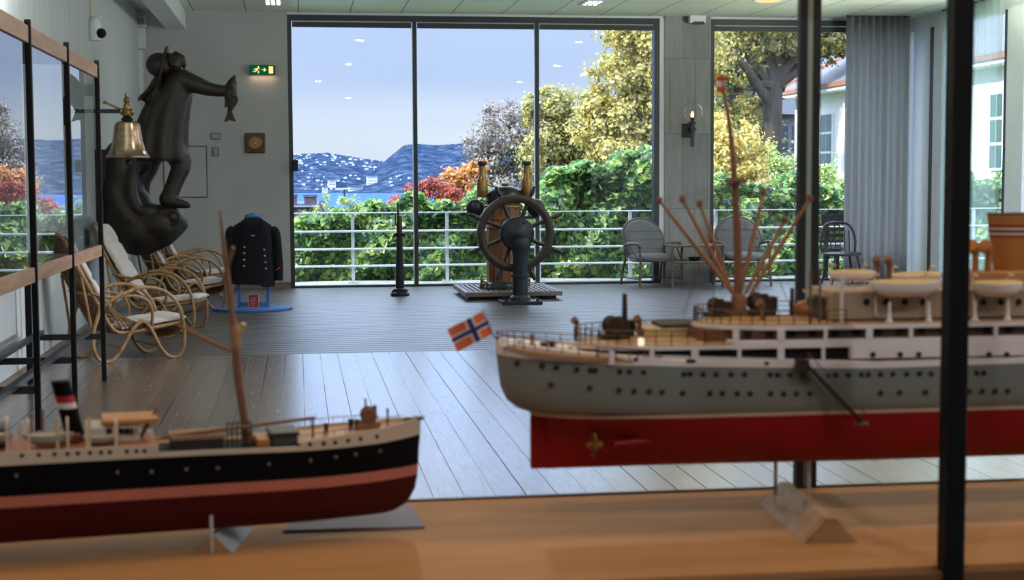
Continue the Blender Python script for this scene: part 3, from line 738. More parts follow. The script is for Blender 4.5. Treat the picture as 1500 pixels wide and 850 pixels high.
tree('red_bush', at_y(620, 350, Y) - Vector((0, 0, 1.0)),
     [bl(628, 270, Y, 0.22, 0.16), bl(640, 278, Y, 0.3, 0.2), bl(608, 284, Y, 0.3, 0.2), bl(588, 296, Y, 0.3, 0.16), bl(655, 286, Y, 0.3, 0.22), bl(580, 306, Y, 0.3, 0.14), bl(558, 316, Y, 0.25, 0.12), bl(620, 308, Y, 0.5, 0.2), bl(660, 300, Y, 0.3, 0.25)],
     4687, 0.056, red, 'red leaved bush rising behind the hedge', 35, 0.06, at_y(620, 330, Y), cat='bush')
Y = 27
tree('willow_bush', at_y(495, 360, Y) - Vector((0, 0, 0.8)),
     [bl(480, 318, Y, 0.30, 0.22), bl(510, 312, Y, 0.30, 0.28), bl(470, 332, Y, 0.28, 0.2), bl(495, 335, Y, 0.4, 0.25), bl(522, 325, Y, 0.25, 0.22), bl(478, 296, Y, 0.07, 0.18), bl(512, 298, Y, 0.1, 0.14)],
     4687, 0.050, willow, 'pale green willowy bush left of the red bush', 36, 0.05, at_y(495, 345, Y), cat='bush', aspect=0.4)
Y = 36
oak_f = at_y(1133, 128, Y)
darkbark = mat('dark_bark', rgb(70, 62, 58), 0.95, var=0.4, scale=(8, 8, 2.5), bump=0.8)
tree('oak_tree', at_y(1122, 300, Y) - Vector((0, 0, 0.9)),
     [bl(1050, 62, Y, 0.8, 0.5), bl(1085, 55, Y, 0.9, 0.5), bl(1120, 60, Y, 0.9, 0.6), bl(1160, 60, Y, 0.9, 0.6), bl(1060, 100, Y, 0.7, 0.45), bl(1100, 95, Y, 0.5, 0.3), bl(1200, 55, Y, 0.9, 0.5), bl(1225, 75, Y, 0.6, 0.4), bl(1075, 130, Y, 0.5, 0.3), bl(1055, 160, Y, 0.5, 0.4), bl(1160, 20, Y, 1.6, 0.8), bl(1090, 15, Y, 1.6, 0.7), bl(1240, 20, Y, 1.4, 0.8), bl(1100, 165, Y + 1, 0.5, 0.4)],
     19530, 0.099, oakl, 'big oak with a thick dark trunk and a heavy side limb', 37, 0.26, oak_f, shell=0.2, bark=darkbark,
     limbs=[([at_y(1128, 150, Y), at_y(1105, 118, Y - .2), at_y(1085, 88, Y - .4), at_y(1062, 70, Y - .5)], 0.15, 0.05),
            ([at_y(1136, 135, Y), at_y(1140, 95, Y), at_y(1128, 60, Y), at_y(1120, 30, Y)], 0.18, 0.08),
            ([at_y(1140, 130, Y), at_y(1152, 95, Y + .2), at_y(1160, 55, Y + .3), at_y(1172, 20, Y)], 0.18, 0.08)])
Y = 28
tree('yellow_shrub', at_y(1075, 330, Y) - Vector((0, 0, 0.6)),
     [bl(1060, 205, Y, 0.4, 0.35), bl(1085, 225, Y, 0.5, 0.4), bl(1055, 240, Y, 0.5, 0.4), bl(1110, 235, Y, 0.35, 0.35), bl(1075, 262, Y, 0.7, 0.35), bl(1050, 185, Y, 0.3, 0.25), bl(1125, 262, Y, 0.4, 0.3), bl(1095, 190, Y, 0.2, 0.2)],
     8463, 0.066, yellow, 'bright yellow shrub in front of the oak trunk', 38, 0.06, at_y(1075, 290, Y), cat='bush', shell=0.2)
tree('climbing_shrub', at_y(1150, 330, 26) - Vector((0, 0, 0.6)),
     [bl(1150, 255, 26, 0.25, 0.35), bl(1135, 240, 26, 0.15, 0.3), bl(1165, 270, 26, 0.3, 0.25), bl(1215, 250, 26, 0.25, 0.25), bl(1215, 275, 26, 0.35, 0.2)],
     2864, 0.053, willow, 'sparse pale shrub between the oak trunk and the white house', 39, 0.04, at_y(1150, 300, 26), cat='bush', shell=0.2)
Y = 60
dk = leafmat('dark_evergreen_leaf', [rgb(40, 58, 34), rgb(56, 78, 44), rgb(80, 98, 56), rgb(66, 84, 60)], 0.25)
tree('evergreen_tree', at_y(1080, 300, Y) - Vector((0, 0, 1.0)),
     [bl(1060, 130, Y, 1.2, 1.2), bl(1095, 150, Y, 1.2, 1.2), bl(1050, 180, Y, 1.2, 1.0), bl(1100, 215, Y, 1.6, 1.2), bl(1060, 235, Y, 1.6, 1.2), bl(1140, 240, Y, 1.5, 1.2), bl(1000, 200, Y, 1.5, 1.5)],
     9765, 0.172, dk, 'dark green tree behind the oak and the yellow shrub', 40, 0.2, at_y(1085, 250, Y), shell=0.3)

# ---- white villa seen past the oak
roof_m = mat('grey_roof_tile', rgb(104, 104, 110), 0.7, var=0.2, scale=(2, 6, 6), bump=0.3)
eave_m = mat('red_clay_tile', rgb(150, 104, 88), 0.7, var=0.2, scale=(6, 6, 6))
vwall = mat('villa_white_render', rgb(236, 236, 232), 0.7, var=0.03)
vgl = mat('villa_window_glass', rgb(70, 104, 104), 0.15, var=0.1)
XV = 13.3; yf = on_plane(1164, 200, (XV, 0, 0), Vector((1, 0, 0))).y; yn = 25.0
ze = on_plane(1164, 142, (XV, 0, 0), Vector((1, 0, 0))).z
house = root('villa', (XV, yf, -0.5), 'white rendered villa with grey tiled hip roof behind the oak', 'house')
ho = (XV, yf, -0.5)
MB().box((XV, yn, -0.6), (XV + 9, yf, ze)).build('wall', vwall, house, ho)
oh = 0.45; a = (XV - oh, yn - oh, ze); b_ = (XV - oh, yf + oh, ze); c_ = (XV + 9 + oh, yf + oh, ze); d_ = (XV + 9 + oh, yn - oh, ze)
r1 = (XV + 4.5, yn + 4.5, ze + 2.9); r2 = (XV + 4.5, yf - 4.5, ze + 2.9)
rf = MB(); up = Vector((0, 0, 0.13))
rf.add([Vector(q) + up for q in (a, b_, c_, d_)] + [Vector(r1) + up, Vector(r2) + up], [(0, 4, 5, 1), (1, 5, 2), (2, 5, 4, 3), (3, 4, 0), (0, 1, 2, 3)])
rfo = rf.build('roof', roof_m, house, ho)
ev = MB(); ev.box((XV - oh - 0.03, yn - oh, ze + 0.02), (XV - oh + 0.1, yf + oh, ze + 0.13)); ev.box((XV - oh, yf + oh - 0.1, ze + 0.02), (XV + 9 + oh, yf + oh + 0.03, ze + 0.13)); ev.build('eave_tile', eave_m, rfo, ho)
hp = MB(); hp.tube([Vector(b_) + up, Vector(r2) + up], 0.09, 6); hp.tube([Vector(r1) + up, Vector(r2) + up], 0.09, 6); hp.build('ridge_tile', eave_m, rfo, ho)
MB().box((XV - oh + 0.02, yn - oh, ze - 0.06), (XV + 0.0, yf + oh - 0.02, ze + 0.02)).build('soffit', vwall, rfo, ho)
for px0, px1, y0, y1 in ((1203, 1222, 155, 232), (1281, 1300, 140, 232), (1365, 1385, 130, 228), (1452, 1474, 122, 225), (1545, 1570, 110, 225)):
    A = on_plane(px0, y1, (XV, 0, 0), Vector((1, 0, 0))); B = on_plane(px1, y0, (XV, 0, 0), Vector((1, 0, 0)))
    za, zb = 1.55, 3.05
    f = MB(); f.box((XV - 0.05, B.y, za), (XV, A.y, zb)); fo = f.build('window', M['white'], house, ho)
    g = MB(); w_ = A.y - B.y
    for i in range(2):
        for j in range(3):
            g.box((XV - 0.06, B.y + w_ * (0.07 + 0.46 * i), za + (zb - za) * (0.04 + 0.325 * j)), (XV - 0.05, B.y + w_ * (0.47 + 0.46 * i), za + (zb - za) * (0.32 + 0.325 * j)))
    g.build('pane', vgl, fo, ho)
# ---- dark grey outbuilding behind the oak
Yd = 62; A = at_y(1128, 300, Yd); B = at_y(1178, 168, Yd)
ob = root('outbuilding', (A.x, Yd, A.z), 'grey brick outbuilding in shade between the oak trunk and the villa', 'building')
gb_ = mat('grey_brick', rgb(110, 106, 116), 0.9, var=0.15, scale=(4, 4, 10))
MB().box((A.x, Yd, A.z - 1), (B.x + 2, Yd + 6, B.z)).build('wall', gb_, ob, (A.x, Yd, A.z))
MB().prism([(A.x - 0.4, Yd - 0.4, B.z), (A.x - 0.4, Yd + 6.4, B.z), (A.x - 0.4, Yd + 3, B.z + 1.8)], (B.x - A.x + 3, 0, 0)).build('roof', mat('dark_slate', rgb(70, 74, 84), 0.8), ob, (A.x, Yd, A.z))
for k in range(2):
    x0 = A.x + 0.35 + k * 0.6
    MB().box((x0, Yd - 0.05, B.z - 1.5), (x0 + 0.4, Yd, B.z - 0.5)).build('window', M['alu'], ob, (A.x, Yd, A.z))
# ---- brick house with chimney, white van roof, street lamp on the left
Yc = 55
A = at_y(415, 330, Yc); B = at_y(470, 301, Yc)
ho2 = root('brick_house', (A.x, Yc, A.z), 'dark brick house with a broad chimney at the left of the window view', 'house')
brick = mat('dark_brick', rgb(96, 84, 92), 0.9, var=0.2, scale=(6, 6, 12), bump=0.2)
MB().box((A.x - 2, Yc, A.z - 2), (B.x, Yc + 5, B.z - 0.05)).build('wall', brick, ho2, (A.x, Yc, A.z))
MB().prism([(A.x - 2.2, Yc - 0.3, B.z - 0.05), (A.x - 2.2, Yc + 5.3, B.z - 0.05), (A.x - 2.2, Yc + 2.5, B.z + 0.12)], (B.x - A.x + 2.3, 0, 0)).build('roof', mat('roof_felt', rgb(80, 84, 100), 0.8), ho2, (A.x, Yc, A.z))
for p0, p1 in (((446, 303), (464, 286)), ((424, 303), (435, 285))):
    a = at_y(*p0, Yc); c = at_y(*p1, Yc)
    q = MB(); q.box((a.x, Yc + 0.5, a.z - 0.4), (c.x, Yc + 1.1, c.z)); q.box((a.x - 0.04, Yc + 0.46, c.z - 0.08), (c.x + 0.04, Yc + 1.14, c.z)); q.build('chimney', brick, ho2, (A.x, Yc, A.z))
Yl = 70; lp = at_y(505, 330, Yl); lt = at_y(505, 277, Yl)
sl = root('street_lamp', (lp.x, Yl, lp.z - 3), 'thin grey street lamp standing against the fjord', 'lamp post')
MB().tube([(lp.x, Yl, lp.z - 3), (lp.x, Yl, lt.z)], [0.06, 0.035], 8).build('pole', M['steel'], sl, (lp.x, Yl, lp.z - 3))
MB().beam((lp.x - 0.35, Yl, lt.z), (lp.x + 0.35, Yl, lt.z + 0.03), 0.16, 0.07).build('lamp_head', galv, sl, (lp.x, Yl, lp.z - 3))
# bare shrub against the brick house
Y = 29
tree('bare_shrub', at_y(455, 372, Y) - Vector((0, 0, 0.3)), [bl(445, 322, Y, 0.2, 0.25), bl(458, 318, Y, 0.2, 0.28), bl(468, 326, Y, 0.2, 0.22)], 0, 0.05, willow, 'bare pale twiggy shrub in front of the brick house', 44, 0.025, at_y(456, 350, Y), bare=8, cat='bush',
     bark=mat('pale_bark', rgb(176, 166, 160), 0.9, var=0.1))
# parked white car whose roof shows over the low end of the hedge
Yc = 33
A = at_y(428, 345, Yc); B = at_y(466, 322, Yc)
car = root('car', (A.x, Yc, A.z - 1.2), 'white car roof showing above the low left end of the hedge', 'car')
x0, x1, zt = A.x - 1.2, B.x + 0.15, B.z
MB().prism([(x0 - 0.5, Yc, zt - 1.35), (x1 + 1.1, Yc, zt - 1.35), (x1 + 1.1, Yc, zt - 0.75), (x1 + 0.35, Yc, zt - 0.55), (x1 - 0.25, Yc, zt - 0.06), (x1 - 0.6, Yc, zt), (x0, Yc, zt), (x0 - 0.45, Yc, zt - 0.5)], (0, 1.7, 0)).build('body', mat('white_car_paint', rgb(220, 224, 228), 0.25, coat=0.6), car, (A.x, Yc, A.z - 1.2), bevel=0.05)
MB().prism([(x0 + 0.1, Yc - 0.01, zt - 0.5), (x1 - 0.05, Yc - 0.01, zt - 0.5), (x1 - 0.42, Yc - 0.01, zt - 0.12), (x0 + 0.15, Yc - 0.01, zt - 0.12)], (0, 0.03, 0)).build('side_window', mat('car_glass', rgb(60, 74, 92), 0.1), car, (A.x, Yc, A.z - 1.2))
for xx in (x0 + 0.1, x1 + 0.5):
    MB().lathe([(0.32, -0.1), (0.32, 0.1)], (xx, Yc, zt - 1.3), 16, Matrix.Rotation(PI / 2, 3, 'X')).build('wheel', M['black'], car, (A.x, Yc, A.z - 1.2))
# slatted bench on the terrace
Yb = 20.95; A = at_y(1203, 362, Yb); B = at_y(1240, 316, Yb)
be = root('terrace_bench', (A.x + 0.8, Yb, ZT), 'dark slatted wooden bench on the terrace beside the curtain', 'bench')
bo = (A.x + 0.8, Yb, ZT); bw = mat('dark_stained_wood', rgb(52, 40, 38), 0.6, var=0.2)
for k, (ya, yb) in enumerate(((314, 329), (333.5, 339), (342.5, 347), (351, 356))):
    za, zb = at_y(1220, yb, Yb).z, at_y(1220, ya, Yb).z
    MB().box((A.x, Yb, za), (A.x + 1.7, Yb + 0.03, zb)).build('back_slat', bw, be, bo)
for k in range(4): MB().box((A.x, Yb - 0.44 + k * 0.11, 0.40), (A.x + 1.7, Yb - 0.35 + k * 0.11, 0.425)).build('seat_slat', bw, be, bo)
for x in (A.x + 0.06, A.x + 1.58):
    MB().box((x, Yb + 0.03, ZT), (x + 0.06, Yb + 0.08, 0.94)).build('leg', bw, be, bo); MB().box((x, Yb - 0.42, ZT), (x + 0.06, Yb - 0.37, 0.40)).build('leg', bw, be, bo)
    MB().box((x, Yb - 0.42, 0.35), (x + 0.06, Yb + 0.06, 0.40)).build('seat_rail', bw, be, bo)
# ================================================================== LEFT SIDE OF THE ROOM
# ---- tall glazed display cabinet along the left wall
XC = -1.38; XBk = -1.93
cab = root('glazed_cabinet', (XC, 9.6, 0), 'tall glazed cabinet on thin black legs with oak rails along left wall', 'display cabinet')
co = (XC, 9.6, 0)
py = [5.55, 6.93, 8.31, 9.65, 11.08]
for y in py:
    MB().box((XC - 0.032, y - 0.034, 0), (XC, y, 2.295)).build('front_post', M['black'], cab, co, bevel=0.003)
    MB().box((XBk, y - 0.045, 0), (XBk + 0.04, y - 0.005, 0.93)).build('back_leg', M['black'], cab, co)
    MB().box((XBk + 0.04, y - 0.04, 0.305), (XC - 0.032, y - 0.01, 0.345)).build('cross_stretcher', M['steel'], cab, co)
for y0, y1 in zip(py[:-1], py[1:]):
    MB().box((XC - 0.035, y0, 2.17), (XC - 0.008, y1 - 0.05, 2.262)).build('top_rail', M['oakrail'], cab, co, bevel=0.003)
    MB().box((XC - 0.035, y0, 0.905), (XC - 0.008, y1 - 0.05, 0.985)).build('bottom_rail', M['oakrail'], cab, co, bevel=0.003)
    MB().box((XC - 0.030, y0, 0.985), (XC - 0.022, y1 - 0.05, 2.17)).build('glass_front', glass('cabinet_glass', 9.0, (0.9, 0.93, 0.95, 1)) if y0 == py[0] else bpy.data.materials['cabinet_glass'], cab, co)
    MB().box((XBk, y0, 0.905), (XBk + 0.025, y1 - 0.05, 2.262)).build('back_panel', M.setdefault('panel', mat('grey_back_panel', rgb(120, 128, 140), 0.7, var=0.05)), cab, co)
MB().box((XBk + 0.025, py[0], 0.905), (XC - 0.036, py[-1] - 0.05, 0.925)).build('cabinet_floor', M['oakrail'], cab, co)
MB().box((XBk, py[0], 2.262), (XC - 0.036, py[-1] - 0.05, 2.28)).build('cabinet_roof', M['oakrail'], cab, co)
for xx, z in ((-1.50, 0.345), (-1.83, 0.345)):
    MB().box((xx - 0.02, py[0] - 0.045, z), (xx + 0.02, py[-1] - 0.005, z + 0.03)).build('long_stretcher', M['steel'], cab, co)

# ---- rattan lounge armchairs along the wall (forward = local +x)
def tube_part(name, pts, r, m, parent, n=7, k=6, closed=False):
    return MB().tube(spline(pts, k) if not closed else pts, r, n, closed).build(name, m, parent, smooth=True, angle=70)
def lounge():
    t = root('rattan_lounge_chair', (0, 0, 0), '', 'armchair', 'rattan lounge chairs along the left wall')
    W = 0.30
    for s in (-1, 1):
        y = s * W
        # bentwood arm that runs on into the curved runner legs
        tube_part('arm_frame', [(-0.36, y * .93, 0.52), (-0.20, y, 0.62), (0.04, y * 1.04, 0.70), (0.26, y * 1.05, 0.66), (0.41, y * 1.04, 0.52), (0.47, y, 0.32), (0.475, y, 0.14), (0.42, y, 0.025), (0.32, y, 0.02), (0.23, y, 0.11), (0.14, y, 0.29), (0.05, y, 0.375), (-0.05, y, 0.30), (-0.16, y, 0.13), (-0.26, y, 0.025), (-0.37, y, 0.03), (-0.435, y, 0.14), (-0.43, y, 0.32), (-0.38, y * .97, 0.46), (-0.36, y * .93, 0.56)], 0.019, M['rattan'], t)
        tube_part('inner_arm', [(-0.42, y * .9, 0.66), (-0.25, y * .97, 0.62), (-0.02, y * .98, 0.625), (0.12, y * .97, 0.56), (0.16, y * .95, 0.44), (0.15, y * .93, 0.33)], 0.0165, M['rattan'], t)
        tube_part('back_rail', [(0.47, y * .9, 0.345), (0.20, y * .9, 0.31), (-0.10, y * .88, 0.275), (-0.22, y * .87, 0.31), (-0.31, y * .86, 0.45), (-0.49, y * .84, 0.80), (-0.67, y * .8, 1.17)], 0.019, M['rattan'], t)
        tube_part('rear_brace', [(-0.52, y * .84, 0.82), (-0.47, y * .9, 0.50), (-0.43, y * .97, 0.22)], 0.013, M['rattan'], t)
    tube_part('crest_rail', [(-0.67, -W * .8, 1.17), (-0.70, -W * .6, 1.215), (-0.705, 0, 1.23), (-0.70, W * .6, 1.215), (-0.67, W * .8, 1.17)], 0.019, M['rattan'], t)
    tube_part('front_rail', [(0.47, -W * .9, 0.345), (0.495, 0, 0.35), (0.47, W * .9, 0.345)], 0.019, M['rattan'], t)
    tube_part('stretcher', [(-0.16, -W, 0.14), (-0.16, W, 0.14)], 0.012, M['rattan'], t, k=1)
    tube_part('stretcher', [(0.22, -W, 0.13), (0.22, W, 0.13)], 0.012, M['rattan'], t, k=1)
    tube_part('back_band', [(-0.445, -W * .86, 0.66), (-0.475, 0, 0.665), (-0.445, W * .86, 0.66)], 0.014, M['rattan'], t)
    # canes of back and seat: one woven panel each
    b = MB()
    for i in range(15):
        y = -W * .78 + W * 1.56 * i / 14
        b.tube(spline([(-0.19, y, 0.285), (-0.30, y, 0.44), (-0.485, y * .98, 0.80), (-0.69, y * .93, 1.21)], 3), 0.011, 5)
    b.build('back_canes', M['cane'], t, smooth=True)
    b = MB()
    for i in range(15):
        y = -W * .78 + W * 1.56 * i / 14
        b.tube(spline([(0.48, y, 0.335), (0.20, y, 0.295), (-0.19, y, 0.27)], 3), 0.011, 5)
    b.build('seat_canes', M['cane'], t, smooth=True)
    b = MB()
    for i in range(13):
        y = -W * .8 + W * 1.6 * i / 12
        b.tube(spline([(0.49, y, 0.34), (0.465, y, 0.27), (0.40, y * .95, 0.215), (0.30, y * .9, 0.20)], 3), 0.011, 5)
    b.build('front_apron', M['cane'], t, smooth=True)
    for s in (-1, 1):                                   # woven side of the basket between seat and back
        b = MB()
        for i in range(9):
            u = i / 8
            b.tube(spline([(0.30 - 0.42 * u, s * W * .83, 0.30 - .02 * u), (0.02 - 0.25 * u, s * W * .9, 0.36 + .10 * u), (-0.27 - 0.20 * u, s * W * .86, 0.42 + .36 * u)], 3), 0.009, 5)
        b.build('side_canes', M['cane'], t, smooth=True)
    # cushions
    def pad(name, A, B, nrm, th, w, seams, ruffle):
        A = Vector(A); B = Vector(B); nrm = Vector(nrm).normalized(); nu, nv = 24, 14; b = MB(); rings = []
        for i in range(nu + 1):
            u = i / nu; c = A.lerp(B, u); edge = min(u, 1 - u) * 2
            th_u = th * (0.35 + 0.65 * min(1, edge * 5) ** 0.5)
            for q in seams:
                th_u *= 1 - 0.45 * math.exp(-((u - q) / 0.022) ** 2)
            ring = []
            for j in range(nv):
                a = 2 * PI * j / nv; ca, sa = math.cos(a), math.sin(a)
                yy = w * math.copysign(abs(ca) ** 0.45, ca) * (1 + (0.018 * math.sin(u * 60) if ruffle else 0))
                zz = th_u * math.copysign(abs(sa) ** 0.7, sa) * (0.5 if sa < 0 else 1)
                ring.append(c + Vector((0, yy, 0)) + nrm * zz)
            rings.append(ring)
        b.ring_loft(rings); return b.build(name, M['cushion'], t, smooth=True, angle=80)
    pad('seat_cushion', (-0.15, 0, 0.315), (0.52, 0, 0.385), (-0.1, 0, 1), 0.05, W * .86, [0.33, 0.66], True)
    pad('back_cushion', (-0.20, 0, 0.37), (-0.65, 0, 1.21), (0.88, 0, 0.47), 0.055, W * .84, [0.25, 0.5, 0.75], True)
    return t
LC = lounge()
spots = [((-1.40, 12.47), 29, 'rattan lounge chair with white cushions nearest the camera, beside the glazed cabinet'),
         ((-1.33, 14.72), -10, 'rattan lounge chair partly hidden behind the nearest lounge chair, under the carved figure'),
         ((-1.27, 16.95), 24, 'third rattan lounge chair from the front, just past the carved figure'),
         ((-1.25, 18.85), 14, 'farthest rattan lounge chair, nearest the window wall behind the jacket')]
LC.scale = (0.84, 0.84, 0.84)
for i, ((x, y), a, lab) in enumerate(spots):
    if i == 0:
        LC.location = (x, y, 0); LC.rotation_euler = (0, 0, math.radians(a)); LC['label'] = lab
    else:
        dup(LC, (x, y, 0), math.radians(a), lab)

# ---- carved wooden fisherman holding a fish, riding on a sea creature, on the left wall
def caps(mb, pts, rs, n=12):
    pts = [Vector(p) for p in pts]; rs = list(rs)
    L_ = spline(pts, 4) if len(pts) > 2 else pts
    k = len(L_); R_ = [float(np.interp(i / (k - 1) * (len(rs) - 1), range(len(rs)), rs)) for i in range(k)]
    mb.tube(L_, R_, n)
    mb.ball(L_[0], R_[0], n, 8); mb.ball(L_[-1], R_[-1], n, 8)
YS_ = 15.6
def S(px, py, dy=0.0): return at_y(px, py, YS_ + dy)
k_ = YS_ / F
fig = root('carved_figure', (-1.95, YS_, 1.2), 'dark carved wooden fisherman in a rain hat holding out a fish, mounted on left wall', 'sculpture')
fo = (-1.95, YS_, 1.2)
b = MB()
# coat / torso
rings = []
for pxl, pxr, pyy, ry in ((246, 268, 103, .10), (238, 286, 113, .17), (232, 284, 126, .20), (222, 281, 142, .22), (209, 278, 160, .24), (200, 276, 180, .25), (195, 275, 200, .26), (191, 275, 216, .27), (189, 276, 230, .27), (190, 276, 236, .26)):
    c = S((pxl + pxr) / 2, pyy); rx = (pxr - pxl) / 2 * k_
    fk_ = 0.085 * min(1, max(0, (pyy - 130) / 60))
    rings.append([c + Vector((rx * math.cos(2 * PI * a / 48), ry * math.sin(2 * PI * a / 48), 0)) * (1 - fk_ + fk_ * math.cos(9 * 2 * PI * a / 48)) for a in range(48)])
b.ring_loft(rings)
caps(b, [S(258, 112), S(252, 97)], [0.085, 0.08])            # neck
caps(b, [S(268, 117, -.1), S(290, 125, -.12), S(308, 131, -.12), S(331, 134, -.12)], [0.105, 0.088, 0.07, 0.058])   # right arm in sleeve
caps(b, [S(327, 134, -.12), S(336, 136, -.12)], [0.045, 0.04])
for i in range(4):
    caps(b, [S(334, 129 + i * 4.2, -.13), S(342, 128.5 + i * 4.2, -.19), S(346, 130 + i * 4.2, -.13), S(343, 131 + i * 4.2, -.08)], [0.016, 0.016, 0.015, 0.012], 8)
caps(b, [S(331, 129, -.16), S(338, 125, -.2), S(343, 124, -.17)], [0.02, 0.018, 0.014], 8)
caps(b, [S(236, 120, .15), S(222, 136, .1), S(212, 142, -.05), S(207, 143, -.12)], [0.09, 0.065, 0.045, 0.028])       # left arm bent
for i in range(4): caps(b, [S(209, 141 + i * 1.4, -.1), S(204, 141.5 + i * 1.6, -.16), S(202, 144 + i * 1.4, -.15)], [0.013, 0.012, 0.01], 6)
# legs and boots
caps(b, [S(258, 222, 0), S(264, 236, -.03), S(265, 248, -.06)], [0.12, 0.12, 0.095])
caps(b, [S(265, 246, -.06), S(256, 268, -.08), S(248, 288, -.1)], [0.095, 0.085, 0.085])
caps(b, [S(245, 292, -.1), S(258, 297, -.12), S(275, 301, -.15)], [0.085, 0.06, 0.035])
caps(b, [S(222, 212, .12), S(217, 240, .12), S(208, 262, .1)], [0.16, 0.12, 0.10])
caps(b, [S(207, 262, .1), S(207, 285, .1), S(212, 298, .0)], [0.10, 0.085, 0.05])
body = remesh(b.build('body', M['darkwood'], fig, fo), 0.017, 2)
# head with face, beard; hat is its own part
b = MB(); ax = Vector((0.98, -0.08, -0.19)).normalized()          # from crown towards chin
hc = S(250, 93, -.02)
q = ax.to_track_quat('-Z', 'Y').to_matrix()
b.ball(hc, (0.088, 0.10, 0.12), 16, 12, q)
up_ = Vector((0.19, 0, 0.98))
caps(b, [hc + up_ * 0.075 + ax * 0.0, hc + up_ * 0.115 + ax * 0.03], [0.022, 0.02], 8)      # nose
caps(b, [hc + up_ * 0.08 - ax * 0.035 + Vector((0, -.04, 0)), hc + up_ * 0.085 - ax * 0.03 + Vector((0, .04, 0))], [0.022, 0.022], 8)   # brow
caps(b, [hc + up_ * 0.07 + ax * 0.06, hc + up_ * 0.06 + ax * 0.10, hc + up_ * .01 + ax * 0.135], [0.055, 0.048, 0.026], 8)   # beard
caps(b, [hc + up_ * 0.095 + ax * 0.055 + Vector((0, -.035, 0)), hc + up_ * 0.1 + ax * 0.05, hc + up_ * 0.095 + ax * 0.055 + Vector((0, .035, 0))], [0.012, 0.016, 0.012], 8)   # moustache
for s in (-1, 1): caps(b, [hc + Vector((0, s * .09, 0)) - up_ * .01 + ax * .01, hc + Vector((0, s * .095, 0)) + ax * 0.045 - up_ * .01], [0.024, 0.018], 8)
remesh(b.build('head', M['darkwood'], fig, fo), 0.011, 2)
b = MB(); bc = S(236.5, 96, -.02)
b.ball(bc - ax * 0.02, (0.118, 0.125, 0.135), 18, 12, q)
fl = []
for a in range(24):
    t = 2 * PI * a / 24; fl.append((math.cos(t), math.sin(t)))
side = Vector((0, 1, 0)); upb = ax.cross(side).normalized()
r0 = [bc + side * c * 0.125 + upb * s * 0.125 for c, s in fl]; r1 = [bc + ax * 0.015 + side * c * 0.20 + upb * (s * 0.20 if s * upb.z > 0 else s * 0.31) for c, s in fl]
r2 = [p + ax * 0.022 for p in r1]; r3 = [p + ax * 0.03 for p in r0]
b.ring_loft([r0, r1, r2, r3], cap=True); b.build('rain_hat', M['darkwood'], fig, fo, smooth=True)
# fish held upright (a carved part of the figure)
b = MB(); ctr = [(344, 110, .006, .006), (341, 116, .036, .028), (338, 126, .062, .04), (337, 138, .066, .042), (338, 148, .056, .036), (338.5, 157, .034, .022), (336.5, 163, .024, .014)]
b.ring_loft([[S(x, y, -.15) + Vector((rx * math.cos(2 * PI * a / 14), ry * math.sin(2 * PI * a / 14), 0)) for a in range(14)] for x, y, rx, ry in ctr])
b.prism([S(334, 162, -.16), S(339, 162, -.16), S(346, 179, -.16), S(337, 176, -.16), S(328, 179, -.16)], (0, 0.025, 0))
b.prism([S(346, 134, -.155), S(349, 147, -.155), S(345, 156, -.155), S(343, 150, -.155)], (0, 0.015, 0)); b.prism([S(329, 147, -.155), S(329, 158, -.155), S(333, 157, -.155), S(333, 146, -.155)], (0, 0.015, 0))
b.build('fish', M['darkwood'], fig, fo, smooth=True, angle=50)
# sea creature underneath
b = MB()
for x, y, dy, r in ((178, 250, .1, (.21, .26, .32)), (180, 285, .08, (.24, .28, .34)), (190, 315, .05, (.28, .3, .3)), (205, 340, 0, (.30, .3, .22)), (235, 328, -.05, (.24, .26, .2)), (222, 318, -.05, (.17, .22, .13)), (250, 322, -.05, (.145, .22, .14)), (200, 355, 0, (.2, .24, .13)), (172, 318, .05, (.1, .25, .3)), (200, 236, .1, (.18, .24, .16))):
    b.ball(S(x, y, dy), r, 18, 12)
caps(b, [S(262, 328, -.05), S(240, 345, -.05), S(212, 362, 0), S(200, 368, 0)], [0.10, 0.12, 0.09, 0.05])
caps(b, [S(168, 240, .0), S(166, 280, -.12), S(182, 315, -.2), S(210, 330, -.22), S(228, 318, -.24)], [0.07, 0.08, 0.07, 0.06, 0.04])
caps(b, [S(196, 246, -.1), S(192, 280, -.18), S(203, 306, -.22), S(222, 308, -.22)], [0.06, 0.06, 0.05, 0.04])
caps(b, [S(205, 345, -.2), S(225, 332, -.26), S(246, 336, -.25)], [0.05, 0.05, 0.04])
remesh(b.build('sea_creature', M['darkwood'], fig, fo), 0.02, 3)
b = MB(); ec = S(252, 319, -.30)
b.lathe([(0.085, 0), (0.085, .03), (0.065, .04), (0.05, .03), (0.03, .045), (0.0, .05)], ec + Vector((0, .06, 0)), 20, Matrix.Rotation(PI / 2, 3, 'X')); b.build('creature_eye', M['darkwood'], fig, fo, smooth=True)
b = MB(); b.box((-1.999, YS_ - 0.1, 0.95), (-1.86, YS_ + 0.25, 1.75)); b.build('wall_bracket', M['darkwood'], fig, fo)

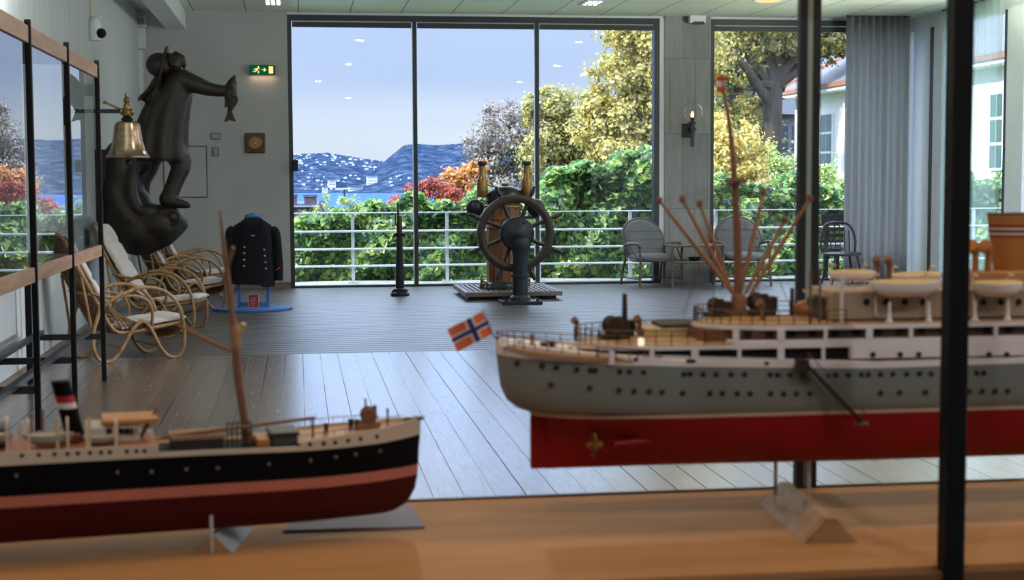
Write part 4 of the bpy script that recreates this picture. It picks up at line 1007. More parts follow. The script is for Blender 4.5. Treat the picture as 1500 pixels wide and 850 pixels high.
# ---- ship's bell on a wall bracket
YBell = 13.6
bell = root('ship_bell', (-1.99, YBell, 2.0), 'bronze ship bell with brass crown ornament on a wall bracket before the carved figure', 'bell')
bo_ = (-1.99, YBell, 2.0)
bc = at_y(187.5, 231, YBell); kk = YBell / F
prof = [(30.5, 0), (30.5, 2), (27.5, 5), (24, 12), (21.5, 22), (19.5, 34), (18.2, 44), (16.5, 49), (12, 51.5), (5, 53), (0.1, 53.2)]
MB().lathe([(r * kk, z * kk) for r, z in prof] + [], bc, 32).build('bell_body', M['bellbronze'], bell, bo_, smooth=True, angle=35)
b = MB(); b.tube([bc + Vector((0, 0, 0.10)), bc + Vector((0, 0, -0.06))], 0.008, 6); b.ball(bc + Vector((0, 0, -0.045)), 0.032, 12, 8); b.build('clapper', M['iron'], bell, bo_)
tz = bc.z + 53 * kk
b = MB(); b.lathe([(0.05, 0), (0.055, .012), (0.03, .03)], (bc.x, YBell, tz), 16); b.build('bell_cap', M['iron'], bell, bo_, smooth=True)
b = MB(); b.lathe([(.02, .02), (.04, .035), (.045, .06), (.03, .085), (.035, .10), (.03, .13), (.018, .15), (.03, .165), (.03, .185), (.015, .2), (.02, .215), (.012, .235), (.002, .24)], (bc.x, YBell, tz), 14)
b.ball((bc.x - .045, YBell, tz + .075), (.022, .03, .03), 10, 7); b.ball((bc.x + .045, YBell, tz + .07), (.02, .028, .032), 10, 7); b.ball((bc.x + .01, YBell - .04, tz + .06), .028, 10, 7)
b.build('crown_ornament', M['brass'], bell, bo_, smooth=True)
zb = tz + 0.075
MB().box((-2.0, YBell - 0.02, zb - 0.015), (bc.x - 0.03, YBell + 0.02, zb + 0.02)).build('bracket_arm', M['steel'], bell, bo_, bevel=0.004)
MB().box((-2.0, YBell - 0.06, zb - 0.12), (-1.985, YBell + 0.06, zb + 0.12)).build('wall_plate', M['steel'], bell, bo_)
b = MB(); e0 = Vector((bc.x - 0.03, YBell, tz + 0.085)); e1 = at_y(154, 150, YBell); b.tube([e0, e1], [0.012, 0.008], 8); b.ball(e1, (0.022, 0.014, 0.014), 8, 6); b.build('ringing_lever', M['brass'], bell, bo_, smooth=True)

# ---- naval jacket on a blue stand
YJk = 16.75; J = lambda px, py, dy=0.0: at_y(px, py, YJk + dy)
bc = at_z(370, 454, 0.0); blue = mat('blue_painted_steel', rgb(58, 112, 182), 0.45, var=0.08)
st = root('jacket_stand', (bc.x, bc.y, 0), 'blue painted stand with oval base carrying the dark jacket', 'clothes stand')
so_ = (bc.x, bc.y, 0)
b = MB(); b.lathe([(0.44, 0), (0.445, 0.012), (0.44, 0.03), (0.0, 0.031)], (bc.x, bc.y, 0), 40, sy=0.78); b.build('base_plate', blue, st, so_, smooth=True, angle=30)
xl, xr = J(350, 440).x, J(392, 440).x
for x in (xl, xr): b = MB(); b.box((x - 0.016, bc.y - 0.016, 0.03), (x + 0.016, bc.y + 0.016, 0.75)); b.build('upright', blue, st, so_)
MB().box((xl, bc.y - 0.02, 0.04), (xr, bc.y + 0.02, 0.085)).build('cross_bar', blue, st, so_)
MB().box((xl, bc.y - 0.012, 0.70), (xr, bc.y + 0.012, 0.74)).build('cross_bar', blue, st, so_)
MB().tube([(bc.x - 0.0, bc.y, 0.72), (bc.x, bc.y, 1.03)], 0.014, 8).build('neck_pole', blue, st, so_)
b = MB(); sh = [J(344, 334), J(358, 322), J(366, 316), J(376, 316), J(384, 322), J(400, 334)]
b.tube([Vector((p.x, bc.y, p.z - 0.012)) for p in sh], [0.016, 0.024, 0.03, 0.03, 0.024, 0.016], 10); b.build('hanger', blue, st, so_, smooth=True)
M['silver'] = mat('silvered_button', rgb(170, 166, 156), 0.35, metal=0.7)
navy = mat('navy_wool', rgb(9, 11, 22), 0.95, var=0.3, scale=(30, 30, 30), bump=0.3)
jk = root('naval_jacket', (bc.x, bc.y, 0.3), 'dark navy double breasted jacket with two rows of buttons hanging on blue stand', 'jacket')
jo = (bc.x, bc.y, 0.3)
b = MB(); rings = []; nn = 32
for pxl, pxr, yy, ry, tilt in ((360, 381, 319, .055, 0), (356, 386, 323, .075, 0), (344, 396, 330, .095, 0), (339, 401, 338, .115, 0), (338, 401, 352, .13, 0), (340, 400, 372, .13, 0), (339, 401, 392, .135, 0), (337, 402, 408, .14, 0), (337, 402, 416.5, .14, 0)):
    c = J((pxl + pxr) / 2, yy); c.y = bc.y; rx = (pxr - pxl) / 2 * YJk / F
    rings.append([c + Vector((rx * math.copysign(abs(math.cos(2 * PI * a / nn)) ** .75, math.cos(2 * PI * a / nn)), ry * math.sin(2 * PI * a / nn) + 0.008 * math.sin(a * 2.4 + yy * .1), (-0.035 if yy > 415 and math.cos(2 * PI * a / nn) > .25 and math.sin(2 * PI * a / nn) < 0 else 0))) for a in range(nn)])
b.ring_loft(rings); b.build('body', navy, jk, jo, smooth=True, angle=70)
for nm, pts in (('sleeve', ((342, 333), (337, 345), (335, 365), (335, 388), (337, 408))), ('sleeve', ((398, 333), (403, 346), (406, 366), (408, 388), (408, 412)))):
    P = [J(*p) for p in pts]; P = [Vector((p.x, bc.y - 0.02, p.z)) for p in P]
    sl_ = MB().tube(spline(P, 5), [0.035, 0.05, 0.058, 0.062, 0.063, 0.062, 0.06, 0.058, 0.056, 0.055, 0.053, 0.052, 0.051, 0.05, 0.05, 0.05, 0.05, 0.05, 0.05, 0.05, 0.05], 14).build(nm, navy, jk, jo, smooth=True, angle=60)
    if pts[0][0] > 370:
        c = J(407.5, 394); c.y = bc.y - 0.02
        MB().lathe([(0.054, -.008), (0.056, 0), (0.054, .008)], c, 18, Matrix.Rotation(-0.7, 3, 'Y')).build('red_cuff_stripe', mat('red_braid', rgb(170, 34, 48), 0.7), sl_, jo)
b = MB(); cl = [J(358, 325), J(361, 319), J(370, 317), J(380, 319), J(384, 325)]
b.tube([Vector((p.x, bc.y + (0.03 if 0 < i < 4 else -.04), p.z + .01)) for i, p in enumerate(cl)], [0.012, 0.02, 0.024, 0.02, 0.012], 8); b.build('collar', navy, jk, jo, smooth=True)
for s in (-1, 1):   # lapels
    b = MB(); q = [J(370 + s * 13, 322), J(370 + s * 5, 331), J(370 + s * 2, 352), J(370 + s * 15, 342)]
    q = [Vector((p.x, bc.y - .13, p.z)) for p in q]; b.prism(q, (0, .025, 0)); b.build('lapel', navy, jk, jo)
btn = MB().lathe([(0.012, 0), (0.012, .005), (0.006, .009), (0, .0095)], (0, 0, 0), 12, Matrix.Rotation(PI / 2, 3, 'X')).build('button', M['silver'], jk, smooth=True)
firstb = True
for x0, ys_ in ((358, (362, 371, 380.5, 389.5)), (387, (366, 375, 384, 393.5))):
    for i, yy in enumerate(ys_):
        p = J(x0 + i * (0.9 if x0 > 370 else -.2), yy); l = Vector((p.x, bc.y - 0.128 - 0.004 * i, p.z)) - Vector(jo)
        if firstb: btn.location = l; firstb = False
        else: part_copy(btn, jk, l)
p = J(370.5, 345); MB().box((p.x - .022, bc.y - .142, p.z - .01), (p.x + .022, bc.y - .138, p.z + .008)).build('neck_label', mat('pale_woven_label', rgb(120, 130, 190), 0.8), jk, jo)
# red text card in front
cd = root('text_card', (J(371.5, 452).x, bc.y - 0.12, 0.031), 'small red text card with white border standing on the blue base', 'sign')
cx_ = J(371.5, 445).x; cdo = (cx_, bc.y - 0.12, 0.031); cd.location = cdo
MB().box((cx_ - 0.058, bc.y - 0.12, 0.031), (cx_ + 0.058, bc.y - 0.112, 0.185)).build('card', mat('white_card', rgb(206, 176, 182), 0.7), cd, cdo)
MB().box((cx_ - 0.05, bc.y - 0.122, 0.039), (cx_ + 0.05, bc.y - 0.12, 0.177)).build('printed_panel', mat('red_print', rgb(150, 34, 48), 0.7), cd, cdo)
b = MB()
for i in range(6): b.box((cx_ - 0.036, bc.y - 0.1228, 0.145 - i * 0.017), (cx_ + 0.036 - (i % 3) * 0.008, bc.y - 0.1222, 0.149 - i * 0.017))
b.build('text_line', mat('pale_print', rgb(220, 180, 180), 0.7), cd, cdo)['kind'] = 'stuff'

# ---- things on the left part of the window wall
def wall_rect(px0, py0, px1, py1): a = at_y(px0, py1, D); c = at_y(px1, py0, D); return a.x, a.z, c.x, c.z
x0, z0, x1, z1 = wall_rect(366, 96, 403, 110)
ex = root('exit_sign', (x0, D, z0), 'lit green emergency exit sign with running figure and arrow on the wall', 'exit sign'); eo = (x0, D, z0)
MB().box((x0, D - 0.07, z0), (x1, D, z1)).build('housing', mat('sign_housing', rgb(40, 62, 52), 0.5), ex, eo, bevel=0.004)
gr = emit('exit_sign_green', rgb(0, 104, 62), 0.7); ye = emit('exit_sign_cream', rgb(255, 214, 130), 1.5)
MB().box((x0 + .008, D - 0.073, z0 + .008), (x1 - .008, D - 0.07, z1 - .008)).build('green_panel', gr, ex, eo)
yy = D - 0.0745; w_, h_ = x1 - x0, z1 - z0
def E_(u, v): return Vector((x0 + u * w_, yy, z0 + v * h_))
b = MB()
b.lathe([(0.012, 0), (0.012, .0015)], E_(.345, .78), 12, Matrix.Rotation(-PI / 2, 3, 'X'))
for P in ([(.27, .66), (.33, .70), (.30, .42), (.22, .45)], [(.22, .48), (.27, .45), (.34, .30), (.31, .14), (.35, .14), (.385, .32), (.30, .46)], [(.23, .47), (.20, .34), (.12, .38), (.12, .31), (.22, .27), (.28, .42)], [(.27, .66), (.19, .62), (.15, .50), (.18, .49), (.215, .57), (.28, .58)], [(.32, .68), (.37, .55), (.41, .57), (.41, .61), (.38, .61), (.35, .70)]):
    b.prism([E_(*p) for p in P], (0, 0.0015, 0))
b.build('running_figure', ye, ex, eo)
MB().prism([E_(*p) for p in [(.47, .47), (.57, .47), (.55, .33), (.58, .33), (.66, .51), (.58, .69), (.55, .69), (.57, .55), (.47, .55)]], (0, .0015, 0)).build('arrow', ye, ex, eo)
MB().box(E_(.75, .14), E_(.92, .86) + Vector((0, .0015, 0))).build('door_symbol', ye, ex, eo)
area('exit_sign_glow', ((x0 + x1) / 2, D - 0.05, z0 - 0.01), 0.3, 0.22, (1, 0.62, 0.35), (0, 0.25, -1), 0.03)
x0, z0, x1, z1 = wall_rect(359, 195, 388, 224)
ck = root('wall_barometer', (x0, D, z0), 'square brown wooden wall barometer with round brass dial below the exit sign', 'barometer'); ko = (x0, D, z0)
MB().box((x0, D - 0.04, z0), (x1, D, z1)).build('wooden_case', wood('mahogany', rgb(70, 40, 30), rgb(104, 62, 46), 0.4), ck, ko, bevel=0.012)
c = Vector(((x0 + x1) / 2, D - 0.04, (z0 + z1) / 2)); rx_ = Matrix.Rotation(PI / 2, 3, 'X')
MB().lathe([(0.088, 0), (0.09, .012), (0.08, .018), (0.075, .010)], c, 28, rx_).build('brass_rim', M['brass'], ck, ko, smooth=True)
MB().lathe([(0.078, 0), (0.078, .009)], c, 28, rx_).build('dial', mat('dark_engraved_dial', rgb(104, 88, 74), 0.5, var=0.45, scale=(60, 60, 60)), ck, ko)
b = MB()
for a in range(12):
    t = a * PI / 6; b.beam(c + Vector((math.cos(t) * .055, -.0095, math.sin(t) * .055)), c + Vector((math.cos(t) * .07, -.0095, math.sin(t) * .07)), .004, .004)
b.build('dial_marks', M['brass_pale'], ck, ko)
b = MB(); b.beam(c + Vector((-.03, -.012, -.025)), c + Vector((.042, -.012, .03)), .004, .007); b.beam(c + Vector((.025, -.012, -.03)), c + Vector((-.01, -.012, .04)), .004, .005); b.build('hand', M['brass_pale'], ck, ko)
swm = mat('grey_switch_plate', rgb(128, 132, 138), 0.5); swk = mat('switch_rocker', rgb(160, 164, 170), 0.4)
for r_, lab in (((309, 195, 323, 204.5), 'small grey wall switch plate, the upper of two beside barometer'), ((311, 215, 321, 229), 'small upright grey wall socket below the switch plate')):
    x0, z0, x1, z1 = wall_rect(*r_)
    o = root('wall_switch', (x0, D, z0), lab, 'switch', 'small switch plates on the window wall')
    MB().box((x0, D - 0.02, z0), (x1, D, z1)).build('plate', swm, o, (x0, D, z0), bevel=0.003)
    MB().box((x0 + .018, D - 0.026, z0 + .016), (x1 - .018, D - 0.02, z1 - .016)).build('rocker', swk, o, (x0, D, z0))
x0, z0, x1, z1 = wall_rect(240, 213.5, 303, 290)
hp_ = root('wall_hatch', (x0, D, z0), 'flush white hatch in the window wall behind the carved figure', 'hatch')
b = MB(); b.box((x0, D - 0.008, z0), (x1, D, z1)); b.build('hatch_frame', mat('hatch_shadow_gap', rgb(92, 94, 96), 0.8), hp_, (x0, D, z0))
MB().box((x0 + .014, D - 0.012, z0 + .014), (x1 - .014, D - 0.008, z1 - .014)).build('hatch_door', M['wall'], hp_, (x0, D, z0))
x0, z0, x1, z1 = wall_rect(259, 88, 271, 105)
fs = root('fire_sign', (x0, D, z0), 'red fire equipment sign on the wall behind the carved head', 'sign')
MB().box((x0, D - 0.006, z0), (x1, D, z1)).build('plate', mat('sign_red', rgb(150, 24, 34), 0.5), fs, (x0, D, z0))
b = MB(); wv = mat('sign_white', rgb(224, 214, 214), 0.5); w_, h_ = x1 - x0, z1 - z0; yy = D - .0075
b.prism([(x0 + w_ * u, yy, z0 + h_ * v) for u, v in ((.5, .85), (.35, .62), (.42, .48), (.58, .48), (.66, .62))], (0, .0015, 0)); b.build('flame_symbol', wv, fs, (x0, D, z0))
b = MB(); b.box((x0 + w_ * .5, yy, z0 + h_ * .1), (x0 + w_ * .72, yy + .0015, z0 + h_ * .36)); b.build('extinguisher_symbol', wv, fs, (x0, D, z0))
# emergency lamp, junction box and trunking in the corner
x0, z0, x1, z1 = wall_rect(197, 25, 215, 40)
el = root('emergency_lamp', (x0, D, z0), 'white emergency lamp with clear ribbed lens high in the left corner', 'lamp')
MB().box((x0, D - 0.1, z0), (x1, D, z1)).build('lamp_body', M['white'], el, (x0, D, z0), bevel=0.02)
MB().box((x0 + .02, D - 0.125, z0 + .02), (x1 - .02, D - 0.1, z1 - .02)).build('lens', mat('ribbed_lens', rgb(150, 150, 150), 0.2, var=0.3, scale=(60, 4, 60)), el, (x0, D, z0), bevel=0.008)
x0, z0, x1, z1 = wall_rect(196, 41, 213, 72)
jb = root('junction_box', (x0, D, z0), 'plain white box fixed below the corner emergency lamp', 'box')
MB().box((x0, D - 0.09, z0), (x1, D, z1)).build('box_body', M['white'], jb, (x0, D, z0), bevel=0.008)
MB().box((x0 + .01, D - 0.096, z0 + .01), (x1 - .01, D - 0.09, z1 - .01)).build('box_lid', M['white'], jb, (x0, D, z0))
x0, z0, x1, z1 = wall_rect(203, 73, 209, 138)
cdt = root('conduit', (x0, D, z0), 'vertical white cable conduit running down from the white corner box', 'conduit')
MB().box((x0, D - 0.03, z0), (x1, D, z1)).build('duct', M['white'], cdt, (x0, D, z0))
for f_ in (.2, .5, .85): MB().box((x0 - .012, D - 0.035, z0 + (z1 - z0) * f_), (x1 + .012, D, z0 + (z1 - z0) * f_ + .03)).build('clip', M['white'], cdt, (x0, D, z0))
# security camera on the left wall
p = at_x(131, 40, XL)
sc_ = root('security_camera', (XL, p.y, p.z), 'small white dome camera with cable hanging on the left wall', 'camera'); sco = (XL, p.y, p.z)
b = MB(); b.lathe([(0.055, -.13), (0.062, -.10), (0.06, .02), (0.045, .08), (0.02, .10)], (XL + .05, p.y, p.z), 16); b.build('housing', M['white'], sc_, sco, smooth=True)
MB().ball((XL + .115, p.y - .03, p.z - .06), .05, 14, 10).build('dome', M['black'], sc_, sco, smooth=True)
MB().tube([(XL + .06, p.y, p.z + .06), (XL + .10, p.y - .01, p.z + .12), (XL + .12, p.y - .02, p.z + .1)], .018, 8).build('arm', M['white'], sc_, sco, smooth=True)
MB().tube([(XL + .02, p.y, p.z + .09), (XL + .02, p.y + .0, ZC)], .011, 6).build('cable', M['brass_pale'], sc_, sco)
# ================================================================== CENTRE AND RIGHT OF THE ROOM
# ---- ship's wheel on an iron pedestal
YW = 17.25
w0 = at_z(760, 445, 0); wc = at_y(755, 342, YW); wx = wc.x
wh = root('ships_wheel', (wx, YW, 0), 'eight spoked wooden ship wheel on a dark iron pedestal', 'ship wheel'); wo = (wx, YW, 0)
zc = wc.z; kk = YW / F; RX = Matrix.Rotation(PI / 2, 3, 'X')
darkteak = wood('dark_teak', rgb(30, 22, 22), rgb(62, 46, 42), 0.4, (8, 8, 8))
rim = MB(); prof = [(-.045, -.028), (-.045, .028), (-.02, .04), (.02, .04), (.045, .028), (.045, -.028), (.02, -.04), (-.02, -.04)]
R0 = 51.5 * kk; rings = []
for a in range(64):
    t = 2 * PI * a / 64; rings.append([Vector((wx + math.cos(t) * (R0 + p), YW + q, zc + math.sin(t) * (R0 + p))) for p, q in prof])
rim.ring_loft(rings, closed=True).build('rim', darkteak, wh, wo, smooth=True, angle=35)

for i in range(8):
    t = PI / 8 + i * PI / 4; d = Vector((math.cos(t), 0, math.sin(t))); c = Vector((wx, YW, zc))
    pr = [(0.14, .017), (0.20, .022), (0.26, .027), (0.30, .020), (0.33, .025), (R0 - .06, .024), (R0 - .05, .03), (R0 + .05, .03), (R0 + .055, .018), (R0 + .08, .026), (R0 + .12, .030), (R0 + .16, .021), (R0 + .185, .017), (R0 + .19, .004)]
    MB().tube([c + d * q for q, r in pr], [r for q, r in pr], 10).build('spoke', darkteak, wh, wo, smooth=True, angle=45)
b = MB(); b.lathe([(0.0, -.03), (0.17, -.03), (0.195, -.01), (0.195, .10), (0.17, .13), (0.10, .14), (0.06, .17), (0.0, .172)], (wx, YW - 0.06, zc), 32, RX); b.build('hub', M['iron'], wh, wo, smooth=True, angle=40)
for a in range(6):
    t = a * PI / 3; part = MB().lathe([(.012, 0), (.012, .012)], (wx + math.cos(t) * .15, YW - .19, zc + math.sin(t) * .15), 6, RX); part.build('hub_bolt', M['iron'], wh, wo)
yp = YW - 0.13
b = MB(); b.lathe([(.0, 0.03), (.125, .03), (.12, .075), (.092, .10), (.088, .30), (.108, .305), (.108, .33), (.088, .335), (.084, .54), (.095, .60), (.12, .66), (.125, .70), (.11, .76), (0, .78)], (wx + .035, yp, 0), 28); b.build('pedestal', M['iron'], wh, wo, smooth=True, angle=40)
b = MB(); b.box((wx + .035 - .23, yp - .20, 0), (wx + .035 + .23, yp + .20, .04)); b.build('base_plate', M['iron'], wh, wo, bevel=0.006)
for dx in (-.18, .18):
    for dy in (-.15, .15): MB().lathe([(.02, 0), (.02, .018), (.012, .02), (.012, .035)], (wx + .035 + dx, yp + dy, .04), 6).build('base_bolt', M['iron'], wh, wo)

# ---- binnacle on a grating
YG0, YG1 = 17.55, 18.95
g0 = at_z(658, 434, 0.03).x; gl = at_z(700, 443, 0).x
xa, xb = at_y(698, 441, YG0).x - .13, at_y(824, 441, YG0).x
gr_ = root('wooden_grating', (xa, YG0, 0), 'low slatted wooden grating platform under the binnacle', 'platform'); go_ = (xa, YG0, 0)
fr = MB(); fr.box((xa, YG0, 0.05), (xb, YG0 + .06, .105)); fr.box((xa, YG1 - .06, .05), (xb, YG1, .105)); fr.box((xa, YG0 + .06, .05), (xa + .06, YG1 - .06, .105)); fr.box((xb - .06, YG0 + .06, .05), (xb, YG1 - .06, .105)); fr.build('frame', M['gratewood'], gr_, go_, bevel=.004)
n_ = 17
for i in range(n_):
    x = xa + .06 + (xb - xa - .12) * (i + .22) / n_
    MB().box((x, YG0 + .06, .07), (x + (xb - xa - .12) / n_ * .56, YG1 - .06, .104)).build('slat', M['gratewood'], gr_, go_)
for y in (YG0 + .15, YG1 - .25): MB().box((xa + .05, y, 0), (xb - .05, y + .08, .05)).build('bearer', M['darkwood'], gr_, go_)
YN = 18.15; nx_ = at_y(738, 400, YN).x; kk = YN / F
def NZ(py): return at_y(738, py, YN).z
bn = root('binnacle', (nx_, YN, .105), 'wooden ship binnacle with two brass lamps and iron spheres behind the wheel', 'binnacle'); no_ = (nx_, YN, .105)
col = MB(); zt = NZ(302)
for i in range(14):
    t0 = 2 * PI * i / 14; t1 = 2 * PI * (i + .93) / 14
    P = []
    for t in (t0, t1):
        for r in (.212, .185): P.append((r * math.cos(t), r * math.sin(t)))
    a_, b_2, c_2, d_2 = P[0], P[2], P[3], P[1]
    col.prism([(nx_ + q[0], YN + q[1], .19) for q in (a_, b_2, c_2, d_2)], (0, 0, zt - .19))
col.build('stave_column', M['teak'], bn, no_)
MB().lathe([(.30, .105), (.30, .13), (.27, .15), (.26, .17), (.235, .19), (.20, .19)], (nx_, YN, 0), 8).build('flared_foot', M['iron'], bn, no_)
for s in (-1, 1):
    b = MB(); b.tube([(nx_ + s * .22, YN - .1, .16), (nx_ + s * .30, YN - .14, .22), (nx_ + s * .29, YN - .1, .14)], .02, 8); b.ball((nx_ + s * .27, YN - .12, .17), .035, 10, 7); b.build('foot_ring', M['brass'], bn, no_, smooth=True)
for z, r in ((zt - .02, .235), (NZ(335), .225), (NZ(322), .222)): MB().lathe([(r - .02, z), (r, z + .008), (r, z + .03), (r - .02, z + .038)], (nx_, YN, 0), 28).build('brass_band', M['brass'] if z > zt - .05 else M['teak'], bn, no_, smooth=True)
MB().lathe([(.20, zt), (.21, zt + .02), (.205, NZ(297)), (.0, NZ(297))], (nx_, YN, 0), 28).build('bowl_housing', M['teak'], bn, no_, smooth=True)
b = MB(); z0 = NZ(297); b.lathe([(.235, z0), (.24, z0 + .02), (.235, z0 + .07), (.205, z0 + .14), (.15, z0 + .185), (.07, z0 + .205), (0.0, z0 + .21)], (nx_ + .02, YN, 0), 28); b.build('compass_hood', mat('dark_bronze', rgb(52, 52, 50), 0.35, metal=0.6, var=.2), bn, no_, smooth=True)
MB().lathe([(.03, z0 + .205), (.04, z0 + .215), (.04, z0 + .235), (.0, z0 + .24)], (nx_ + .02, YN, 0), 14).build('hood_knob', M['teak'], bn, no_)
amber = mat('lacquered_brass', rgb(140, 108, 62), 0.35, metal=0.75, var=.15, scale=(14, 14, 14))
for px in (705.5, 770.5):
    x = at_y(px, 260, YN).x; y = YN - .06
    b = MB(); b.lathe([(.062, NZ(289)), (.066, NZ(287.5)), (.066, NZ(263)), (.06, NZ(262)), (.042, NZ(259)), (.036, NZ(243)), (.052, NZ(242)), (.054, NZ(237)), (.046, NZ(236.3)), (.0, NZ(236))], (x, y, 0), 20); lm = b.build('side_lamp', amber, bn, no_, smooth=True, angle=40)
    MB().lathe([(.053, NZ(242)), (.056, NZ(240)), (.056, NZ(238)), (.05, NZ(236.2)), (0, NZ(235.9))], (x, y, 0), 20).build('lamp_chimney_cap', M['iron'], lm, no_, smooth=True)
    MB().box((min(x, nx_ - .2 if x < nx_ else nx_ + .2), y + .02, NZ(284)), (max(x, nx_ - .2 if x < nx_ else nx_ + .2), y + .05, NZ(278))).build('lamp_bracket', M['iron'], bn, no_)
for px, sx_ in ((695.5, -1), (785, 1)):
    c = at_y(px, 304.5, YN); MB().ball(c, 13.4 * kk, 24, 16).build('iron_sphere', M['iron'], bn, no_, smooth=True)
    b = MB(); b.box((min(c.x, nx_ + sx_ * .19), YN - .035, c.z - .135), (max(c.x, nx_ + sx_ * .19), YN + .035, c.z - .10)); b.lathe([(.05, -.11), (.03, -.095)], c, 12); b.build('sphere_bracket', M['iron'], bn, no_)
b = MB(); b.lathe([(.03, 0), (.03, .02), (.012, .03)], (nx_ - .23, YN - .05, NZ(350)), 10, Matrix.Rotation(-PI / 2, 3, 'Y')); b.tube([(nx_ - .23, YN - .05, NZ(350)), (nx_ - .26, YN - .06, NZ(366))], .016, 8); b.build('corrector_handle', M['brass'], bn, no_)

# ---- slim dark iron sounding machine post
YP = 18.55; p0 = at_y(586, 432, YP); kk = YP / F
def PZ(py): return max(0, at_y(586, py, YP).z)
ps = root('sounding_post', (p0.x, YP, 0), 'slim dark iron instrument post with rod on top left of the wheel', 'instrument'); po = (p0.x, YP, 0)
b = MB(); b.lathe([(.118, 0), (.118, .035), (.10, .045), (.085, .055), (.085, .085), (.06, .10)], (p0.x, YP, 0), 28); b.build('base_flange', M['iron'], ps, po, smooth=True, angle=35)
for a in range(6):
    t = a * PI / 3 + .3; MB().lathe([(.012, 0), (.012, .025)], (p0.x + .098 * math.cos(t), YP + .098 * math.sin(t), .045), 6).build('bolt', M['iron'], ps, po)
MB().lathe([(.054, .08), (.052, .2), (.036, PZ(347)), (.036, PZ(345))], (p0.x, YP, 0), 20).build('tapered_column', M['iron'], ps, po, smooth=True)
MB().lathe([(.04, PZ(346)), (.046, PZ(345)), (.046, PZ(341)), (.036, PZ(340)), (.033, PZ(317)), (.03, PZ(316)), (0, PZ(315.5))], (p0.x, YP, 0), 18).build('upper_barrel', mat('browned_brass', rgb(74, 52, 40), 0.4, metal=.6), ps, po, smooth=True, angle=40)
for s in (-1, 1): MB().ball((p0.x + s * .058, YP - .01, PZ(344)), .02, 10, 7).build('knob', M['iron'], ps, po, smooth=True)
MB().tube([(p0.x - .03, YP, PZ(330)), (p0.x - .055, YP - .02, PZ(330)), (p0.x - .05, YP - .02, PZ(322)), (p0.x - .045, YP - .02, PZ(313))], .009, 7).build('crank_lever', M['iron'], ps, po, smooth=True)
MB().tube([(p0.x - .012, YP, PZ(316)), (p0.x - .020, YP, PZ(299)), (p0.x - .016, YP, PZ(297.5))], [.013, .011, .005], 8).build('top_rod', M['iron'], ps, po, smooth=True)

# ---- two upholstered cane armchairs by the pillar
def armchair():
    t = root('cane_armchair', (0, 0, 0), '', 'armchair', 'grey upholstered cane armchairs by the pillar')
    m = M['rattan_d']; W = .29
    # forward = local -y
    for s in (-1, 1):
        x = s * W
        tube_part('front_leg', [(x * 1.08, -.30, 0), (x * 1.03, -.285, .20), (x * 1.02, -.28, .36), (x * 1.06, -.27, .52)], .016, m, t)
        tube_part('back_leg', [(x * 1.0, .30, 0), (x * .96, .25, .2), (x * .92, .21, .34), (x * .9, .24, .5)], .016, m, t)
        tube_part('arm_rail', [(x * 1.0, -.30, .50), (x * 1.1, -.26, .545), (x * 1.16, -.05, .545), (x * 1.05, .15, .52), (x * .9, .24, .5)], .018, m, t)
        tube_part('arm_strut', [(x * 1.06, -.25, .35), (x * 1.12, -.12, .45), (x * 1.15, -.02, .54)], .012, m, t)
        tube_part('side_stretcher', [(x * 1.05, -.29, .10), (x * .98, .27, .10)], .011, m, t, k=1)
    tube_part('cross_stretcher', [(-W, 0, .10), (W, 0, .10)], .011, m, t, k=1)
    tube_part('seat_frame', [(W * .97 * math.cos(a * PI / 12), -.03 + .27 * math.sin(a * PI / 12), .33) for a in range(24)], .018, m, t, closed=True)
    b = MB(); n = 30; rings = []
    for sc, z in ((.4, .325), (.92, .325), (1.0, .345), (1.0, .375), (.93, .40), (.6, .415), (.05, .42)):
        rings.append([Vector((W * .96 * sc * math.copysign(abs(math.cos(2 * PI * a / n)) ** .7, math.cos(2 * PI * a / n)), -.03 + .28 * sc * math.copysign(abs(math.sin(2 * PI * a / n)) ** .7, math.sin(2 * PI * a / n)), z)) for a in range(n)])
    b.ring_loft(rings); b.build('seat_pad', M['uph'], t, smooth=True, angle=60)
    # rounded back, gently concave
    b = MB(); front = []; back = []
    for i in range(33):
        a = i / 32 * PI
        front.append((math.cos(a) * .285, math.sin(a)))
    outl = [(-.235, .36), (-.275, .52)] + [(-math.cos(i / 14 * PI) * .285, .60 + math.sin(i / 14 * PI) * .245) for i in range(15)] + [(.275, .52), (.235, .36)]
    def bp(x, z, d): return Vector((x, .185 + (z - .36) * .34 - x * x * .5 + d, z))
    rings = []
    for sc, d in ((.0, -.045), (.6, -.048), (.9, -.038), (1.0, -.01), (1.0, .02), (.9, .04), (.0, .045)):
        rings.append([bp(x * (sc if sc else .02), .58 + (z - .58) * (sc if sc else .02), d) for x, z in outl])
    b.ring_loft(rings); b.build('back_pad', M['uph'], t, smooth=True, angle=60)
    tube_part('back_frame', [bp(x * 1.03, .58 + (z - .58) * 1.03, .01) for x, z in outl], .015, m, t, k=2)
    b = MB()
    for q in (.47, .58, .69): b.tube([bp(x, q, -.047) for x in (-.26, -.13, 0, .13, .26)], .004, 5)
    b.build('back_seam', mat('grey_piping', rgb(96, 98, 104), .9), t)
    return t
AC = armchair()
p = at_z(944, 415, 0); AC.location = (p.x, 19.72, 0); AC.rotation_euler = (0, 0, math.radians(14)); AC.scale = (1.04,) * 3
AC['label'] = 'grey cane armchair left of the low bamboo table, in front of the wide window edge'
p = at_z(1087, 417, 0); dup(AC, (p.x, 19.62, 0), math.radians(-4), 'grey cane armchair right of the low bamboo table, in front of the narrower window', scale=1.06)

